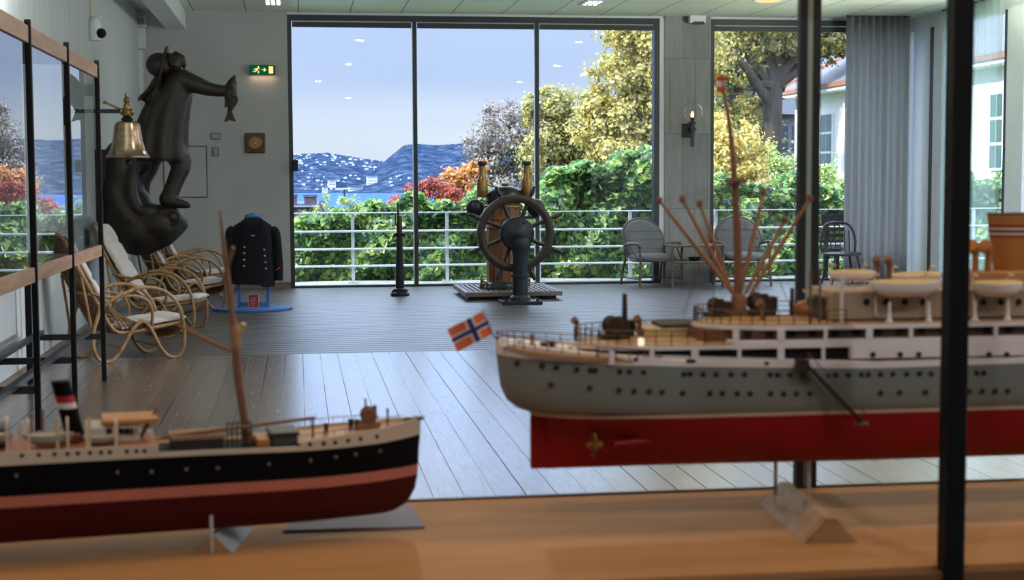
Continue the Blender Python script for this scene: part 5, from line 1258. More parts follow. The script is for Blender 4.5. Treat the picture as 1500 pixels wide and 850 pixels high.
# ---- low bamboo table with a shelf
YT = 19.45; xa, xb = at_y(979, 380, YT).x, at_y(1052, 380, YT).x
tb = root('bamboo_table', ((xa + xb) / 2, YT, 0), 'low bamboo table with lower shelf between the two grey armchairs', 'table'); to = ((xa + xb) / 2, YT, 0)
bam = M['rattan_d']; ya, yb = YT - .22, YT + .22; zt_, zs = .545, .33
for x in (xa, xb):
    for y in (ya, yb): MB().tube([(x, y, 0), (x, y, zt_ + .01)], .018, 9).build('leg', bam, tb, to, smooth=True)
for nm, z in (('top', zt_), ('shelf', zs)):
    MB().box((xa, ya, z - .008), (xb, yb, z + .006)).build('table_' + nm, mat('grey_glass_top', rgb(126, 130, 136), .2, var=.04) if nm == 'top' else M['rattan_d'], tb, to)
    for a, c in (((xa, ya), (xb, ya)), ((xa, yb), (xb, yb)), ((xa, ya), (xa, yb)), ((xb, ya), (xb, yb))): MB().tube([(*a, z), (*c, z)], .016, 8).build(nm + '_rail', bam, tb, to, smooth=True)
for x0_, s in ((xa, 1), (xb, -1)):
    b = MB(); b.tube(spline([(x0_, ya, zs - .16), (x0_ + s * .05, ya, zs - .06), (x0_ + s * .13, ya, zs - .015)], 4), .010, 7); b.build('corner_brace', bam, tb, to, smooth=True)
bowl = MB().lathe([(.03, .336), (.075, .35), (.095, .385), (.088, .387), (.07, .36), (0, .345)], ((xa + xb) / 2 + .02, YT, 0), 20)
MBb = bowl.build('small_bowl', M['iron'], None, ((xa + xb) / 2 + .02, YT, .336), smooth=True); tag(MBb, 'small dark bowl on the lower shelf of the bamboo table', 'bowl')

# ---- spindle backed chair half hidden by the curtain
YQ = 19.35; q0 = at_y(1222, 372, YQ); ch = root('spindle_chair', (q0.x + .12, YQ, 0), 'dark spindle back chair half hidden beside the curtain', 'chair'); ho_ = (q0.x + .12, YQ, 0)
dk_ = mat('dark_chair_wood', rgb(44, 38, 38), .45); cx_ = q0.x + .12
hoop = [(cx_ - .23, YQ + .16, .42), (cx_ - .24, YQ + .19, .62), (cx_ - .17, YQ + .23, .79), (cx_, YQ + .25, .83), (cx_ + .17, YQ + .23, .79), (cx_ + .24, YQ + .19, .62), (cx_ + .23, YQ + .16, .42)]
MB().tube(spline(hoop, 5), .016, 8).build('back_hoop', dk_, ch, ho_, smooth=True)
for i in range(6):
    u = (i - 2.5) / 2.5; MB().tube([(cx_ + u * .16, YQ + .17, .42), (cx_ + u * .17, YQ + .235, .80 - .08 * u * u)], .009, 7).build('spindle', dk_, ch, ho_, smooth=True)
MB().lathe([(.2, .39), (.25, .40), (.25, .42), (.22, .43), (0, .425)], (cx_, YQ, 0), 24).build('seat', dk_, ch, ho_, smooth=True)
for sx_ in (-1, 1):
    for sy_ in (-1, 1): MB().tube([(cx_ + sx_ * .15, YQ + sy_ * .14, .39), (cx_ + sx_ * .22, YQ + sy_ * .2, 0)], [.019, .014], 9).build('leg', dk_, ch, ho_, smooth=True)

# ---- globe wall lamp on the pillar
yf_ = D - 0.02; c = at_y(1014.2, 165, yf_ - .14)
wl = root('wall_lamp', (c.x, yf_, c.z - .3), 'clear glass globe wall lamp on a dark bracket, on the concrete pillar', 'wall lamp'); wlo = (c.x, yf_, c.z - .3)
def clearglobe():
    m, nt, out = nmat('clear_globe_glass'); L = nt.links
    fr_ = N(nt, 'ShaderNodeLayerWeight'); fr_.inputs['Blend'].default_value = .25
    pw = N(nt, 'ShaderNodeMath', operation='POWER'); pw.inputs[1].default_value = 1.6; L.new(fr_.outputs['Facing'], pw.inputs[0])
    t = N(nt, 'ShaderNodeBsdfTransparent'); g = N(nt, 'ShaderNodeBsdfGlossy'); g.inputs['Roughness'].default_value = .05; mx_ = N(nt, 'ShaderNodeMixShader')
    L.new(pw.outputs[0], mx_.inputs[0]); L.new(t.outputs[0], mx_.inputs[1]); L.new(g.outputs[0], mx_.inputs[2]); L.new(mx_.outputs[0], out.inputs[0]); return m
MB().ball(c, .148, 32, 22).build('glass_globe', clearglobe(), wl, wlo, smooth=True)
bkm = mat('dark_lamp_metal', rgb(54, 54, 58), .45, metal=.4)
MB().box((c.x - .11, yf_ - .02, c.z - .33), (c.x + .02, yf_, c.z - .145)).build('wall_plate', bkm, wl, wlo, bevel=.004)
MB().box((c.x - .02, yf_ - .165, c.z - .46), (c.x + .024, yf_ - .125, c.z - .16)).build('stem', bkm, wl, wlo)
MB().box((c.x - .03, yf_ - .17, c.z - .235), (c.x + .05, yf_ - .02, c.z - .205)).build('bracket', bkm, wl, wlo)
MB().lathe([(.05, -.155), (.05, -.13), (.024, -.125), (.024, -.07), (.018, -.065)], c, 18).build('socket', bkm, wl, wlo, smooth=True, angle=40)
MB().lathe([(.012, -.07), (.022, -.04), (.02, -.015), (.008, .015), (0, .018)], c, 14).build('bulb', emit('warm_filament', (1, .62, .22, 1), 5), wl, wlo, smooth=True)
# ---- sensor box at the pillar top
x0, z0, x1, z1 = wall_rect(1007, 22, 1030, 35)
sb = root('sensor_box', (x0, yf_, z0), 'small white sensor box at the top of the concrete pillar', 'sensor')
MB().box((x0, yf_ - .12, z0), (x1, yf_, z1)).build('box_body', M['white'], sb, (x0, yf_, z0), bevel=.008)
MB().box((x0 + .04, yf_ - .122, z0 - .012), (x1 - .02, yf_ - .03, z0 + .02)).build('sensor_strip', M['alu'], sb, (x0, yf_, z0))
# small sign outside the pillar edge is left as part of the garden; ceiling lamps
def downlight(px, py, lab, warm, group=None):
    p = at_z(px, py, ZC); o = root('ceiling_spotlight', (p.x, p.y, ZC), lab, 'ceiling light', group)
    b = MB(); b.box((p.x - .12, p.y - .3, ZC - .012), (p.x + .12, p.y + .3, ZC)); b.build('frame', M['white'], o, (p.x, p.y, ZC))
    e = emit('led_white', (1, .96, .9, 1), 6) if 'led_white' not in bpy.data.materials else bpy.data.materials['led_white']
    for i in range(3):
        for j in range(3): MB().lathe([(.022, 0), (.022, .006)], (p.x + (i - 1) * .065, p.y + (j - 1) * .17, ZC - .02), 10).build('led', e, o, (p.x, p.y, ZC))
downlight(400, 2, 'ceiling light of small bright dots above the exit sign', False, 'dotted ceiling lights')
downlight(868, 3, 'ceiling light of small bright dots above the right window edge', False, 'dotted ceiling lights')
p = at_z(1125, -3, ZC); o = root('ceiling_lamp', (p.x, p.y, ZC), 'round warm glowing ceiling lamp near the top edge above second window', 'ceiling light')
MB().lathe([(.20, ZC), (.21, ZC - .03), (.19, ZC - .035)], (p.x, p.y, 0), 28).build('lamp_ring', M['white'], o, (p.x, p.y, ZC), smooth=True)
MB().lathe([(.185, ZC - .03), (.12, ZC - .045), (0, ZC - .05)], (p.x, p.y, 0), 28).build('glowing_diffuser', emit('warm_lamp', (1, .55, .28, 1), 1.6), o, (p.x, p.y, ZC), smooth=True)

# ---- curtains
def sheer(name, col, tr, op):
    m, nt, out = nmat(name); L = nt.links
    tc = N(nt, 'ShaderNodeTexCoord'); wv = N(nt, 'ShaderNodeTexNoise'); wv.inputs['Scale'].default_value = 60
    L.new(tc.outputs['Object'], wv.inputs['Vector'])
    r = ramp(nt, [(.3, tuple(x * .85 for x in col[:3]) + (1,)), (.7, col)]); L.new(wv.outputs['Fac'], r.inputs[0])
    d = N(nt, 'ShaderNodeBsdfDiffuse'); t = N(nt, 'ShaderNodeBsdfTranslucent'); L.new(r.outputs[0], d.inputs[0]); L.new(r.outputs[0], t.inputs[0])
    mx_ = N(nt, 'ShaderNodeMixShader'); mx_.inputs[0].default_value = tr; L.new(d.outputs[0], mx_.inputs[1]); L.new(t.outputs[0], mx_.inputs[2])
    tp = N(nt, 'ShaderNodeBsdfTransparent'); tp.inputs[0].default_value = (.95, 1, .985, 1); m3 = N(nt, 'ShaderNodeMixShader'); m3.inputs[0].default_value = op
    L.new(tp.outputs[0], m3.inputs[1]); L.new(mx_.outputs[0], m3.inputs[2]); L.new(m3.outputs[0], out.inputs[0]); return m
def curtain(name, P0, P1, z0, z1, folds, amp, m, label, seed):
    rng = random.Random(seed); P0 = Vector(P0); P1 = Vector(P1); d = (P1 - P0); nrm = Vector((-d.y, d.x, 0)).normalized(); b = MB(); n = folds * 10; ph = [rng.uniform(.6, 1.4) for _ in range(folds + 1)]
    for j in range(9):
        v = j / 8
        for i in range(n + 1):
            u = i / n; k = u * folds; a = amp * ph[int(k) if k < folds else folds] * (1 - .25 * v)
            q = P0 + d * u + nrm * (math.sin(k * 2 * PI) * a + math.sin(k * 5.1 + v * 2) * amp * .25); b.v.append((q.x, q.y, z1 + (z0 - z1) * v))
    for j in range(8):
        for i in range(n): b.f.append((j * (n + 1) + i, j * (n + 1) + i + 1, (j + 1) * (n + 1) + i + 1, (j + 1) * (n + 1) + i)); b.m.append(0)
    o = root(name, (P0.x, P0.y, z0), label, 'curtain')
    c_ = b.build('cloth', m, o, (P0.x, P0.y, z0), smooth=True, angle=180)
    if name == 'drape': s_ = c_.modifiers.new('thick', 'SOLIDIFY'); s_.thickness = .003
    MB().tube([P0 + Vector((0, 0, z1 - P0.z + .0)), P1 + Vector((0, 0, z1 - P1.z))], .012, 8).build('curtain_rail', M['alu'], o, (P0.x, P0.y, z0))
    return o
xa = at_y(1238, 200, 19.75).x; xb = at_y(1331, 200, 19.75).x
curtain('drape', (xa, 19.75, 0), (xb, 19.75, 0), .02, ZC - .01, 9, .04, sheer('taupe_drape', rgb(204, 204, 208), .5, .94), 'floor length taupe curtain gathered in the corner right of second window', 5)
curtain('net_curtain', (XR - .09, YS[3] - .05, 0), (XR - .09, YS[5] - .1, 0), .02, ZC - .02, 9, .018, sheer('white_net', rgb(206, 232, 222), .6, .40), 'thin pale net curtain over the right side window, villa showing through', 6)
# ================================================================== THE NEAR SHOWCASE AND ITS TWO MODEL SHIPS
ZB = 0.95; YF, YK = 1.80, 2.30; XP = 0.822
cs = root('ship_showcase', (XP, YF, 0), 'large foreground glass showcase with dark posts and a wooden base board', 'showcase'); cso = (XP, YF, 0)
board = wood('oiled_birch_board', rgb(164, 114, 66), rgb(186, 134, 84), 0.75, (1.1, 9, 9), 0.03)
X0, X1 = -1.3, 2.3; XQ = .826 - .022
bb = MB(); bb.box((X0, YF + .004, ZB - .03), (X1, YK - .004, ZB)); bb.build('base_board', board, cs, cso)
MB().box((X0, YF - .012, ZB - .12), (X1, YF + .003, ZB - .004)).build('front_fascia', wood('dark_oiled_wood', rgb(96, 62, 34), rgb(124, 84, 50), .5, (1.1, 9, 9)), cs, cso, bevel=.002)
MB().box((X0, YK - .004, ZB - .08), (X1, YK + .004, ZB + .003)).build('back_edge_strip', M['alu'], cs, cso)
MB().box((X0 + .1, YF + .03, 0.0), (X1 - .1, YK - .03, ZB - .03)).build('plinth', M['black'], cs, cso)
cg = glass('showcase_glass', 1.42, (.985, .99, .99, 1), .3)
for a, b_ in ((X0, XP - .014), (XP + .014, X1)):
    MB().box((a, YF - .004, ZB + .004), (b_, YF + .002, 2.06)).build('front_glass', cg, cs, cso)
    MB().box((a, YK - .001, ZB + .004), (b_, YK + .004, 2.06)).build('back_glass', cg, cs, cso)
MB().box((XP - .0135, YF - .020, ZB - .45), (XP + .0125, YF + .008, 2.08)).build('front_post', M['black'], cs, cso, bevel=.002)
for dx in (-.0175, .0045): MB().box((XQ + dx, YK - .006, ZB), (XQ + dx + .0125, YK + .012, 2.08)).build('back_post', M['steel'], cs, cso, bevel=.0015)
MB().box((XQ - .005, YK - .002, ZB), (XQ + .0045, YK + .006, 2.08)).build('glass_edge', mat('green_glass_edge', rgb(150, 176, 172), .3), cs, cso)
MB().box((X0, YF - .016, 2.06), (X1, YK + .012, 2.10)).build('lid', M['black'], cs, cso)
for x in (-.9, -.2, .5, 1.2, 1.9):
    MB().lathe([(.03, 2.06), (.03, 2.045), (.024, 2.043), (.024, 2.055)], (x, 2.0, 0), 16).build('lamp_rim', M['alu'], cs, cso)


area('showcase_led_strip', (.5, 2.03, 2.05), 3.2, 7.4, (1, .70, .42), (0, 0, -1), .05)
# ---- common ship materials
def painted(name, c, rough=.5, var=.06, spec=.3): return mat(name, c, rough, var=var, scale=(8, 8, 8), spec=spec)
SH = dict(grey=painted('hull_grey_green', rgb(126, 130, 124)), white=painted('ship_white', rgb(240, 230, 228)), red=painted('antifouling_red', rgb(136, 10, 10)), boot=painted('cream_boot_line', rgb(196, 170, 150)),
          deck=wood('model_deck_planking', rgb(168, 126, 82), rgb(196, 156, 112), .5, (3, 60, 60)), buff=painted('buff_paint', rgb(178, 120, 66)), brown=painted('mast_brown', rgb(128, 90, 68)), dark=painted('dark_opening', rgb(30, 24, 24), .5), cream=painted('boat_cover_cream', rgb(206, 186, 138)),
          black=painted('hull_black', rgb(4, 4, 6), .7, spec=.12), oxide=painted('hull_oxide_red', rgb(70, 16, 15), .6, spec=.15), pink=painted('hull_pink_band', rgb(190, 110, 92), .5), navy=painted('flag_navy', rgb(40, 56, 130)), fred=painted('flag_red', rgb(222, 112, 66)), fwhite=painted('flag_white', rgb(226, 196, 180)), rope=painted('rigging_line', rgb(120, 96, 80), .8), gun=painted('deck_fitting_dark', rgb(62, 50, 44)), slate=painted('tarpaulin_slate', rgb(78, 78, 74), .8), bronze=mat('propeller_bronze', rgb(150, 112, 60), .4, metal=.7), rust=painted('rigging_rust', rgb(156, 110, 80)))

# ------------------------------------------------------------------ white and grey passenger liner
YL = 2.11; HB_ = 0.082
YN_ = YL - HB_                                            # near side plane
def Lp(px, py, Y=YN_): return at_y(px, py, Y)
lo = Lp(777, 676, YL)
ln = root('model_liner', (lo.x, YL, ZB), 'large grey hulled model passenger liner with red bottom, right side of the showcase', 'model ship'); LO = (lo.x, YL, ZB)
xs_ = Lp(725, 500, YL).x; LEN = 1.50; xb_ = xs_ + LEN
zkeel = Lp(1175, 674, YL).z; zwl = Lp(1175, 606).z
def half(u):                                            # plan shape, u = 0 stern .. 1 bow
    if u < .16: return max(0.0, 1 - ((.16 - u) / .16) ** 2.3) ** .5
    if u > .62: return max(0.0, 1 - ((u - .62) / .38) ** 2.0)
    return 1.0
def edge_table(pts):                                    # photo edge -> (x, z) on the hull side
    o = []
    for px, py in pts:
        yy = YL
        for _ in range(5):
            p = at_y(px, py, yy); yy = YL - HB_ * half(min(1, max(0, (p.x - xs_) / LEN)))
        o.append((p.x, p.z))
    return o
_sh = edge_table([(728, 519), (740, 522), (760, 524.5), (800, 528), (820, 529.5), (900, 535), (1000, 537.3), (1100, 538.5), (1280, 540)])
_wt = edge_table([(727, 499), (740, 502), (800, 511), (880, 519.5), (1000, 528.5), (1100, 529.5), (1280, 531)])
_sh += [(_sh[-1][0] + .35, _sh[-1][1] + .004), (xb_, _sh[-1][1] + .05)]; _wt += [(_sh[-2][0], _wt[-1][1] + .004), (xb_, _wt[-1][1] + .05)]
def sheer(x): return float(np.interp(x, [q[0] for q in _sh], [q[1] for q in _sh]))     # top of the grey hull side
def strake(x): return float(np.interp(x, [q[0] for q in _wt], [q[1] for q in _wt]))    # top of the white strake
def hull_rings(levels, nst=60):
    rings = []
    for z_of, xa_, beam, sharp in levels:
        ring = []
        us = [0.5 - 0.5 * math.cos(PI * i / nst) for i in range(nst + 1)]
        for u in us:
            x = xa_ + (xb_ - xa_) * u; ring.append(Vector((x, YL - HB_ * beam * half(u), z_of(x))))
        for u in us[::-1][1:-1]:
            x = xa_ + (xb_ - xa_) * u; ring.append(Vector((x, YL + HB_ * beam * half(u), z_of(x))))
        rings.append(ring)
    return rings
H0 = zwl; lev = []
stern = [(0.0, Lp(777, 604, YL).x, .90), (.08, Lp(757, 597, YL).x, .95), (.22, Lp(742, 585, YL).x, .98), (.45, Lp(733, 565, YL).x, 1.0), (.75, Lp(729, 540, YL).x, 1.0), (1.0, Lp(727, 520, YL).x, 1.0)]
for f_, xa_, bm in stern: lev.append((lambda x, f_=f_: H0 + (sheer(x) - H0) * f_, xa_, bm, 0))
MB().ring_loft(hull_rings(lev)).build('hull_side', SH['grey'], ln, LO, smooth=True, angle=50)
MB().ring_loft(hull_rings([(lambda x: sheer(x) + .0002, Lp(726.5, 518, YL).x, 1.004, 0), (strake, xs_, 1.008, 0)])).build('white_strake', SH['white'], ln, LO, smooth=True, angle=50)
MB().ring_loft(hull_rings([(lambda x: H0 - .0035, Lp(776, 606, YL).x, .905, 0), (lambda x: H0 + .002, Lp(775, 604, YL).x, .915, 0)])).build('boot_line', SH['boot'], ln, LO, smooth=True, angle=50)
# underwater body: full amidships, fine at the stern with rudder post
def bottom():
    rings = []; nst = 50; xk = Lp(777, 640, YL).x + .02
    for f_, bm, run in ((1.0, .90, .05), (.72, .88, .14), (.40, .80, .22), (.15, .62, .28), (.03, .35, .32), (0.0, .12, .34)):
        z = zkeel + (H0 - .003 - zkeel) * f_; ring = []
        us = [0.5 - 0.5 * math.cos(PI * i / nst) for i in range(nst + 1)]
        def hw(u):
            fine = min(1, max(.03, u / run)) ** .8
            return HB_ * bm * fine * half(max(u, .16))
        for u in us: ring.append(Vector((xk + (xb_ - .03 - xk) * u, YL - max(.004, hw(u)), z)))
        for u in us[::-1][1:-1]: ring.append(Vector((xk + (xb_ - .03 - xk) * u, YL + max(.004, hw(u)), z)))
        rings.append(ring)
    return rings
MB().ring_loft(bottom()).build('underwater_hull', SH['red'], ln, LO, smooth=True, angle=50)
rx_a, rx_b = Lp(777, 640, YL).x, Lp(800, 640, YL).x
MB().box((rx_a, YL - .006, zkeel), (rx_b - .002, YL + .006, H0 - .004)).build('rudder', SH['red'], ln, LO, bevel=.003)
pc = Lp(868, 652, YL - .045); b = MB(); rotX = Matrix.Rotation(PI / 2, 3, 'Y')
b.lathe([(.001, -.010), (.005, -.006), (.006, .008), (.005, .014)], pc, 12, rotX)
for i in range(4):
    t = i * PI / 2 + .2; d = Vector((0, math.cos(t), math.sin(t))); w = Vector((.35, -math.sin(t) * .94, math.cos(t) * .94)).normalized()
    b.prism([pc + d * .004 - w * .004, pc + d * .010 - w * .007, pc + d * .018 - w * .003, pc + d * .018 + w * .003, pc + d * .010 + w * .008, pc + d * .004 + w * .005], (.0022, 0, 0))
b.build('propeller', SH['bronze'], ln, LO)
MB().tube([pc + Vector((.03, 0, 0)), pc + Vector((.14, .012, .006))], [.005, .008], 8).build('propeller_shaft', SH['red'], ln, LO, smooth=True)
# decks
def deck_slab(name, x_aft, x_fwd, z, th, beam, m, rnd=.12, parent=None, slope=None):
    nst = 40; rings = []; L_ = x_fwd - x_aft
    def hw(x):
        u = (x - x_aft) / max(rnd, 1e-6)
        f_ = (1 - (1 - min(1, u)) ** 2.4) ** .5 if u < 1 else 1
        return HB_ * beam * f_ * min(1, half(min(1, max(.16, (x - xs_) / LEN))))
    us = [0.5 - 0.5 * math.cos(PI * i / nst) for i in range(nst + 1)]
    for zz in (z - th, z):
        ring = []
        for u in us: x = x_aft + L_ * u; ring.append(Vector((x, YL - hw(x), zz + (slope(x) if slope else 0))))
        for u in us[::-1]: x = x_aft + L_ * u; ring.append(Vector((x, YL + hw(x) + 1e-4, zz + (slope(x) if slope else 0))))
        rings.append(ring)
    return MB().ring_loft(rings).build(name, m, parent or ln, LO, smooth=True, angle=40)
zm = lambda x: strake(x) - .005
# main deck planking inside the strake
nst = 40
deck_slab('main_deck', xs_ + .004, xs_ + .9, 0, .004, .985, SH['deck'], .14, slope=lambda x: zm(x))
zD1 = Lp(1000, 507).z; zD2 = Lp(1200, 476.5).z
xD1 = Lp(840, 485, YL).x; xD2 = Lp(1016, 450, YL).x
d1 = deck_slab('shelter_deck', xD1, xs_ + 1.3, zD1, .006, 1.0, SH['white'], .15); deck_slab('deck_planking', xD1 + .004, xs_ + 1.29, zD1 + .0012, .001, .965, SH['deck'], .15, d1)
d2 = deck_slab('promenade_deck', xD2, xs_ + 1.2, zD2, .0065, 1.0, SH['white'], .15); deck_slab('deck_planking', xD2 + .004, xs_ + 1.19, zD2 + .0012, .001, .965, SH['deck'], .15, d2)
# dark inner side walls with white stanchions: lower (main to shelter deck) and upper (shelter to promenade deck)
z_lo = Lp(1000, 528).z
xw0, xw1 = Lp(892, 520).x, Lp(1246, 520).x
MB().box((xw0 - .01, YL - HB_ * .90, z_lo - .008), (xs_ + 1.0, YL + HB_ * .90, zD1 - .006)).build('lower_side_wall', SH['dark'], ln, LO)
MB().box((xw1, YL - HB_ * 1.002, z_lo - .004), (xs_ + 1.0, YL + HB_ * 1.002, zD1 - .001)).build('white_side_plating', SH['white'], ln, LO, bevel=.002)
stan = MB().box((-.004, -.002, 0), (.004, .002, 1)).build('stanchion', SH['white'], ln)
def stanchion(px, z0, z1, w=1.0, y=YN_ + .001):
    global stan_first
    x = at_y(px, 500, y).x
    for yy in (y, 2 * YL - y):
        o = stan if stan_first else part_copy(stan, ln, (0, 0, 0)); stan_first = False
        o.location = Vector((x, yy, z0)) - Vector(LO); o.scale = (w, 1, z1 - z0)
stan_first = True
for px, w in ((896, .9), (955, .7), (1018, 1.3), (1083, .6), (1144, 1.2), (1206, .6)): stanchion(px, z_lo - .004, zD1 - .005, w)
xu0 = Lp(1073, 490).x
MB().box((xu0, YN_ + .0005, Lp(1100, 512).z), (xs_ + 1.2, 2 * YL - YN_ - .0005, Lp(1100, 500).z)).build('promenade_bulwark', SH['white'], ln, LO, bevel=.001)
MB().box((xu0 + .01, YL - HB_ * .88, zD1), (xs_ + 1.15, YL + HB_ * .88, zD2 - .006)).build('upper_side_wall', painted('brown_side_wall', rgb(92, 70, 58)), ln, LO)
for i in range(13):
    x = Lp(1092 + i * 32, 490).x
    MB().box((x, YL - HB_ * .885, Lp(1100, 497).z), (x + .012, YL - HB_ * .88, Lp(1100, 485).z)).build('side_window', SH['dark'], ln, LO)
for px, w in ((1078, 1.1), (1144, 1.25), (1209, .6), (1273, 1.2), (1334, .7), (1395, 1.2), (1458, .7)): stanchion(px, Lp(1100, 501).z, zD2 - .005, w)
# portholes
pm = painted('porthole_dark', rgb(44, 44, 42))
ph = MB().lathe([(.0, -.002), (.0040, -.002), (.0040, .001), (.0028, .0018), (0, .0018)], (0, 0, 0), 10, Matrix.Rotation(PI / 2, 3, 'X')).build('porthole', pm, ln, smooth=True, angle=40)
phf = True
def porthole(px, py, y=None):
    global phf
    x = Lp(px, py).x; u = (x - xs_) / LEN; yy = (YL - HB_ * 1.001 * half(u)) if y is None else y
    for _ in range(4):
        p = at_y(px, py, yy); yy = (YL - HB_ * 1.001 * half((p.x - xs_) / LEN)) if y is None else y
    o = ph if phf else part_copy(ph, ln, (0, 0, 0)); phf = False
    p = at_y(px, py, yy - .0005); o.location = p - Vector(LO)
for px in (757, 794, 815, 845, 865, 872, 908, 922, 943, 1002, 1011, 1030, 1049, 1071, 1091, 1128, 1139, 1157, 1178, 1214, 1224, 1243, 1262, 1272, 1290, 1308, 1328, 1347, 1364, 1431, 1441): porthole(px, float(np.interp(px, [757, 845, 1000, 1200, 1450], [532, 541, 548, 549.5, 546])))
for px in (807, 864, 907, 929, 951, 970, 1000, 1040, 1058, 1080, 1099, 1129, 1148, 1167, 1186, 1290, 1318, 1356, 1420, 1439, 1458, 1476): porthole(px, float(np.interp(px, [807, 907, 1000, 1200, 1480], [564, 572, 576, 577, 572.5])))
for px in (1279, 1319, 1346, 1449, 1475): porthole(px, 519.5, YN_ - .001)
for px, w in ((846, .012), (1011, .012), (931, .006), (1122, .006)):
    p = Lp(px, float(np.interp(px, [846, 1122], [524.5, 532])), YN_ + .002); q = YL - HB_ * 1.012 * half((p.x - xs_) / LEN)
    MB().box((p.x - w / 2, q - .001, p.z - .0022), (p.x + w / 2, q + .003, p.z + .0022)).build('scupper', SH['dark'], ln, LO)
# stern deck fittings
for px, py, r, h, m in ((737, 500, .007, .012, 'white'), (762, 501, .008, .013, 'white'), (779, 503, .004, .022, 'brown'), (797, 504, .010, .012, 'gun'), (808, 505, .007, .015, 'gun'), (815, 503, .006, .014, 'white'), (836, 509, .006, .010, 'cream')):
    p = at_y(px, py, YL - .03); z = zm(p.x) - .001
    b = MB(); b.lathe([(r, 0), (r, h * .35), (r * .55, h * .4), (r * .55, h * .85), (r * .8, h * .9), (r * .8, h), (0, h)], (p.x, YL - .03, z), 12); b.build('deck_fitting', SH[m], ln, LO, smooth=True, angle=40)
# railings
def railing(pts, h, n_r=3, name='railing', m='rope', step=.022):
    b = MB(); pts = [Vector(p) for p in pts]
    for k in range(1, n_r + 1): b.tube([p + Vector((0, 0, h * k / n_r)) for p in pts], .0007 if k < n_r else .0011, 4)
    for a, c in zip(pts[:-1], pts[1:]):
        n = max(1, int((c - a).length / step))
        for i in range(n + 1): q = a.lerp(c, i / n); b.beam(q, q + Vector((0, 0, h)), .0012, .0012)
    return b.build(name, SH[m], ln, LO)
def deck_edge(x_aft, x_fwd, z, rnd, beam, near=True):
    P = []; sgn = -1 if near else 1
    for i in range(14):
        u = (i / 13) ** 2; x = x_aft + (rnd + .02) * u; f_ = (1 - (1 - min(1, (x - x_aft) / rnd)) ** 2.4) ** .5
        P.append(Vector((x, YL + sgn * HB_ * beam * f_, z)))
    P.append(Vector((x_fwd, YL + sgn * HB_ * beam, z))); return P
for nr in (True, False):
    railing([Vector((p.x, p.y, zm(p.x))) for p in deck_edge(xs_ + .002, xD1 + .02, 0, .2, .98, nr)], .016, 2)
    railing(deck_edge(xD1 + .002, Lp(1060, 500).x, zD1, .15, .985, nr), .021)
    railing(deck_edge(xD2 + .002, Lp(1240, 500).x, zD2, .15, .985, nr), .021)
# kingpost, winches and hatches on the shelter deck
def deckpt(px, py, z):                                   # point on a deck of height z under a pixel
    p = at_z(px, py, z); p.y = min(max(p.y, YL - HB_ * .8), YL + HB_ * .8); q = at_y(px, py, p.y); return Vector((q.x, p.y, z))
kp = deckpt(915, 497, zD1)
MB().tube([kp, kp + Vector((0, 0, Lp(915, 430, kp.y).z - zD1))], [.0055, .0035], 10).build('kingpost', SH['gun'], ln, LO, smooth=True)
def winch(c, s=1.0, nm='winch'):
    b = MB(); b.box(c + Vector((-.014, -.012, 0)) * s, c + Vector((.014, .012, .006)) * s)
    b.lathe([(.008 * s, -.013 * s), (.010 * s, -.012 * s), (.006 * s, -.010 * s), (.006 * s, .010 * s), (.010 * s, .012 * s), (.008 * s, .013 * s)], c + Vector((0, 0, .014)) * s, 12, Matrix.Rotation(PI / 2, 3, 'X'))
    b.box(c + Vector((-.004, -.016, .004)) * s, c + Vector((.004, -.013, .024)) * s); b.box(c + Vector((.008, -.010, .006)) * s, c + Vector((.016, .008, .020)) * s)
    return b.build(nm, SH['gun'], ln, LO)
winch(deckpt(898, 497, zD1), 1.4); winch(deckpt(910, 490, zD1), 1.2)
def vent(c, h, r, nm='ventilator', m='buff', parent=None, rootp=None):
    b = MB(); pts = spline([c, c + Vector((0, 0, h * .55)), c + Vector((-r * .2, -r * .1, h * .8)), c + Vector((-r * 1.4, -r * .8, h))], 4)
    b.tube(pts, [r * .7] * 5 + [r * .7, r * .8, r * .95, r * 1.1, r * 1.25, r * 1.35, r * 1.4, r * 1.45][:len(pts) - 5], 12); return b.build(nm, SH[m], parent or ln, rootp or LO, smooth=True, angle=60)
vent(deckpt(845, 484, zD1), .026, .004, m='brown'); vent(deckpt(937, 494, zD1), .029, .0045, m='brown')
a = deckpt(985, 488, zD1); MB().box(a + Vector((-.05, -.03, 0)), a + Vector((.045, .03, .014))).build('cargo_hatch', SH['cream'], ln, LO, bevel=.002)
MB().box(a + Vector((-.026, -.032, .0142)), a + Vector((.045, .032, .020))).build('hatch_tarpaulin', SH['slate'], ln, LO, bevel=.003)
lp_ = Lp(940, 500); 
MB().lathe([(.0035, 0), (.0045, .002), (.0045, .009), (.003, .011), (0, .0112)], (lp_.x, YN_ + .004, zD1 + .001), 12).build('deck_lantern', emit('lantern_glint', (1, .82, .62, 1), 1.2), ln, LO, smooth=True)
# deckhouse under the promenade deck aft end (dark doors behind rail)
MB().box((Lp(1040, 500).x, YL - .05, zD1), (xu0 + .02, YL + .05, zD2 - .006)).build('aft_deckhouse', painted('deckhouse_brown', rgb(118, 78, 54)), ln, LO, bevel=.002)
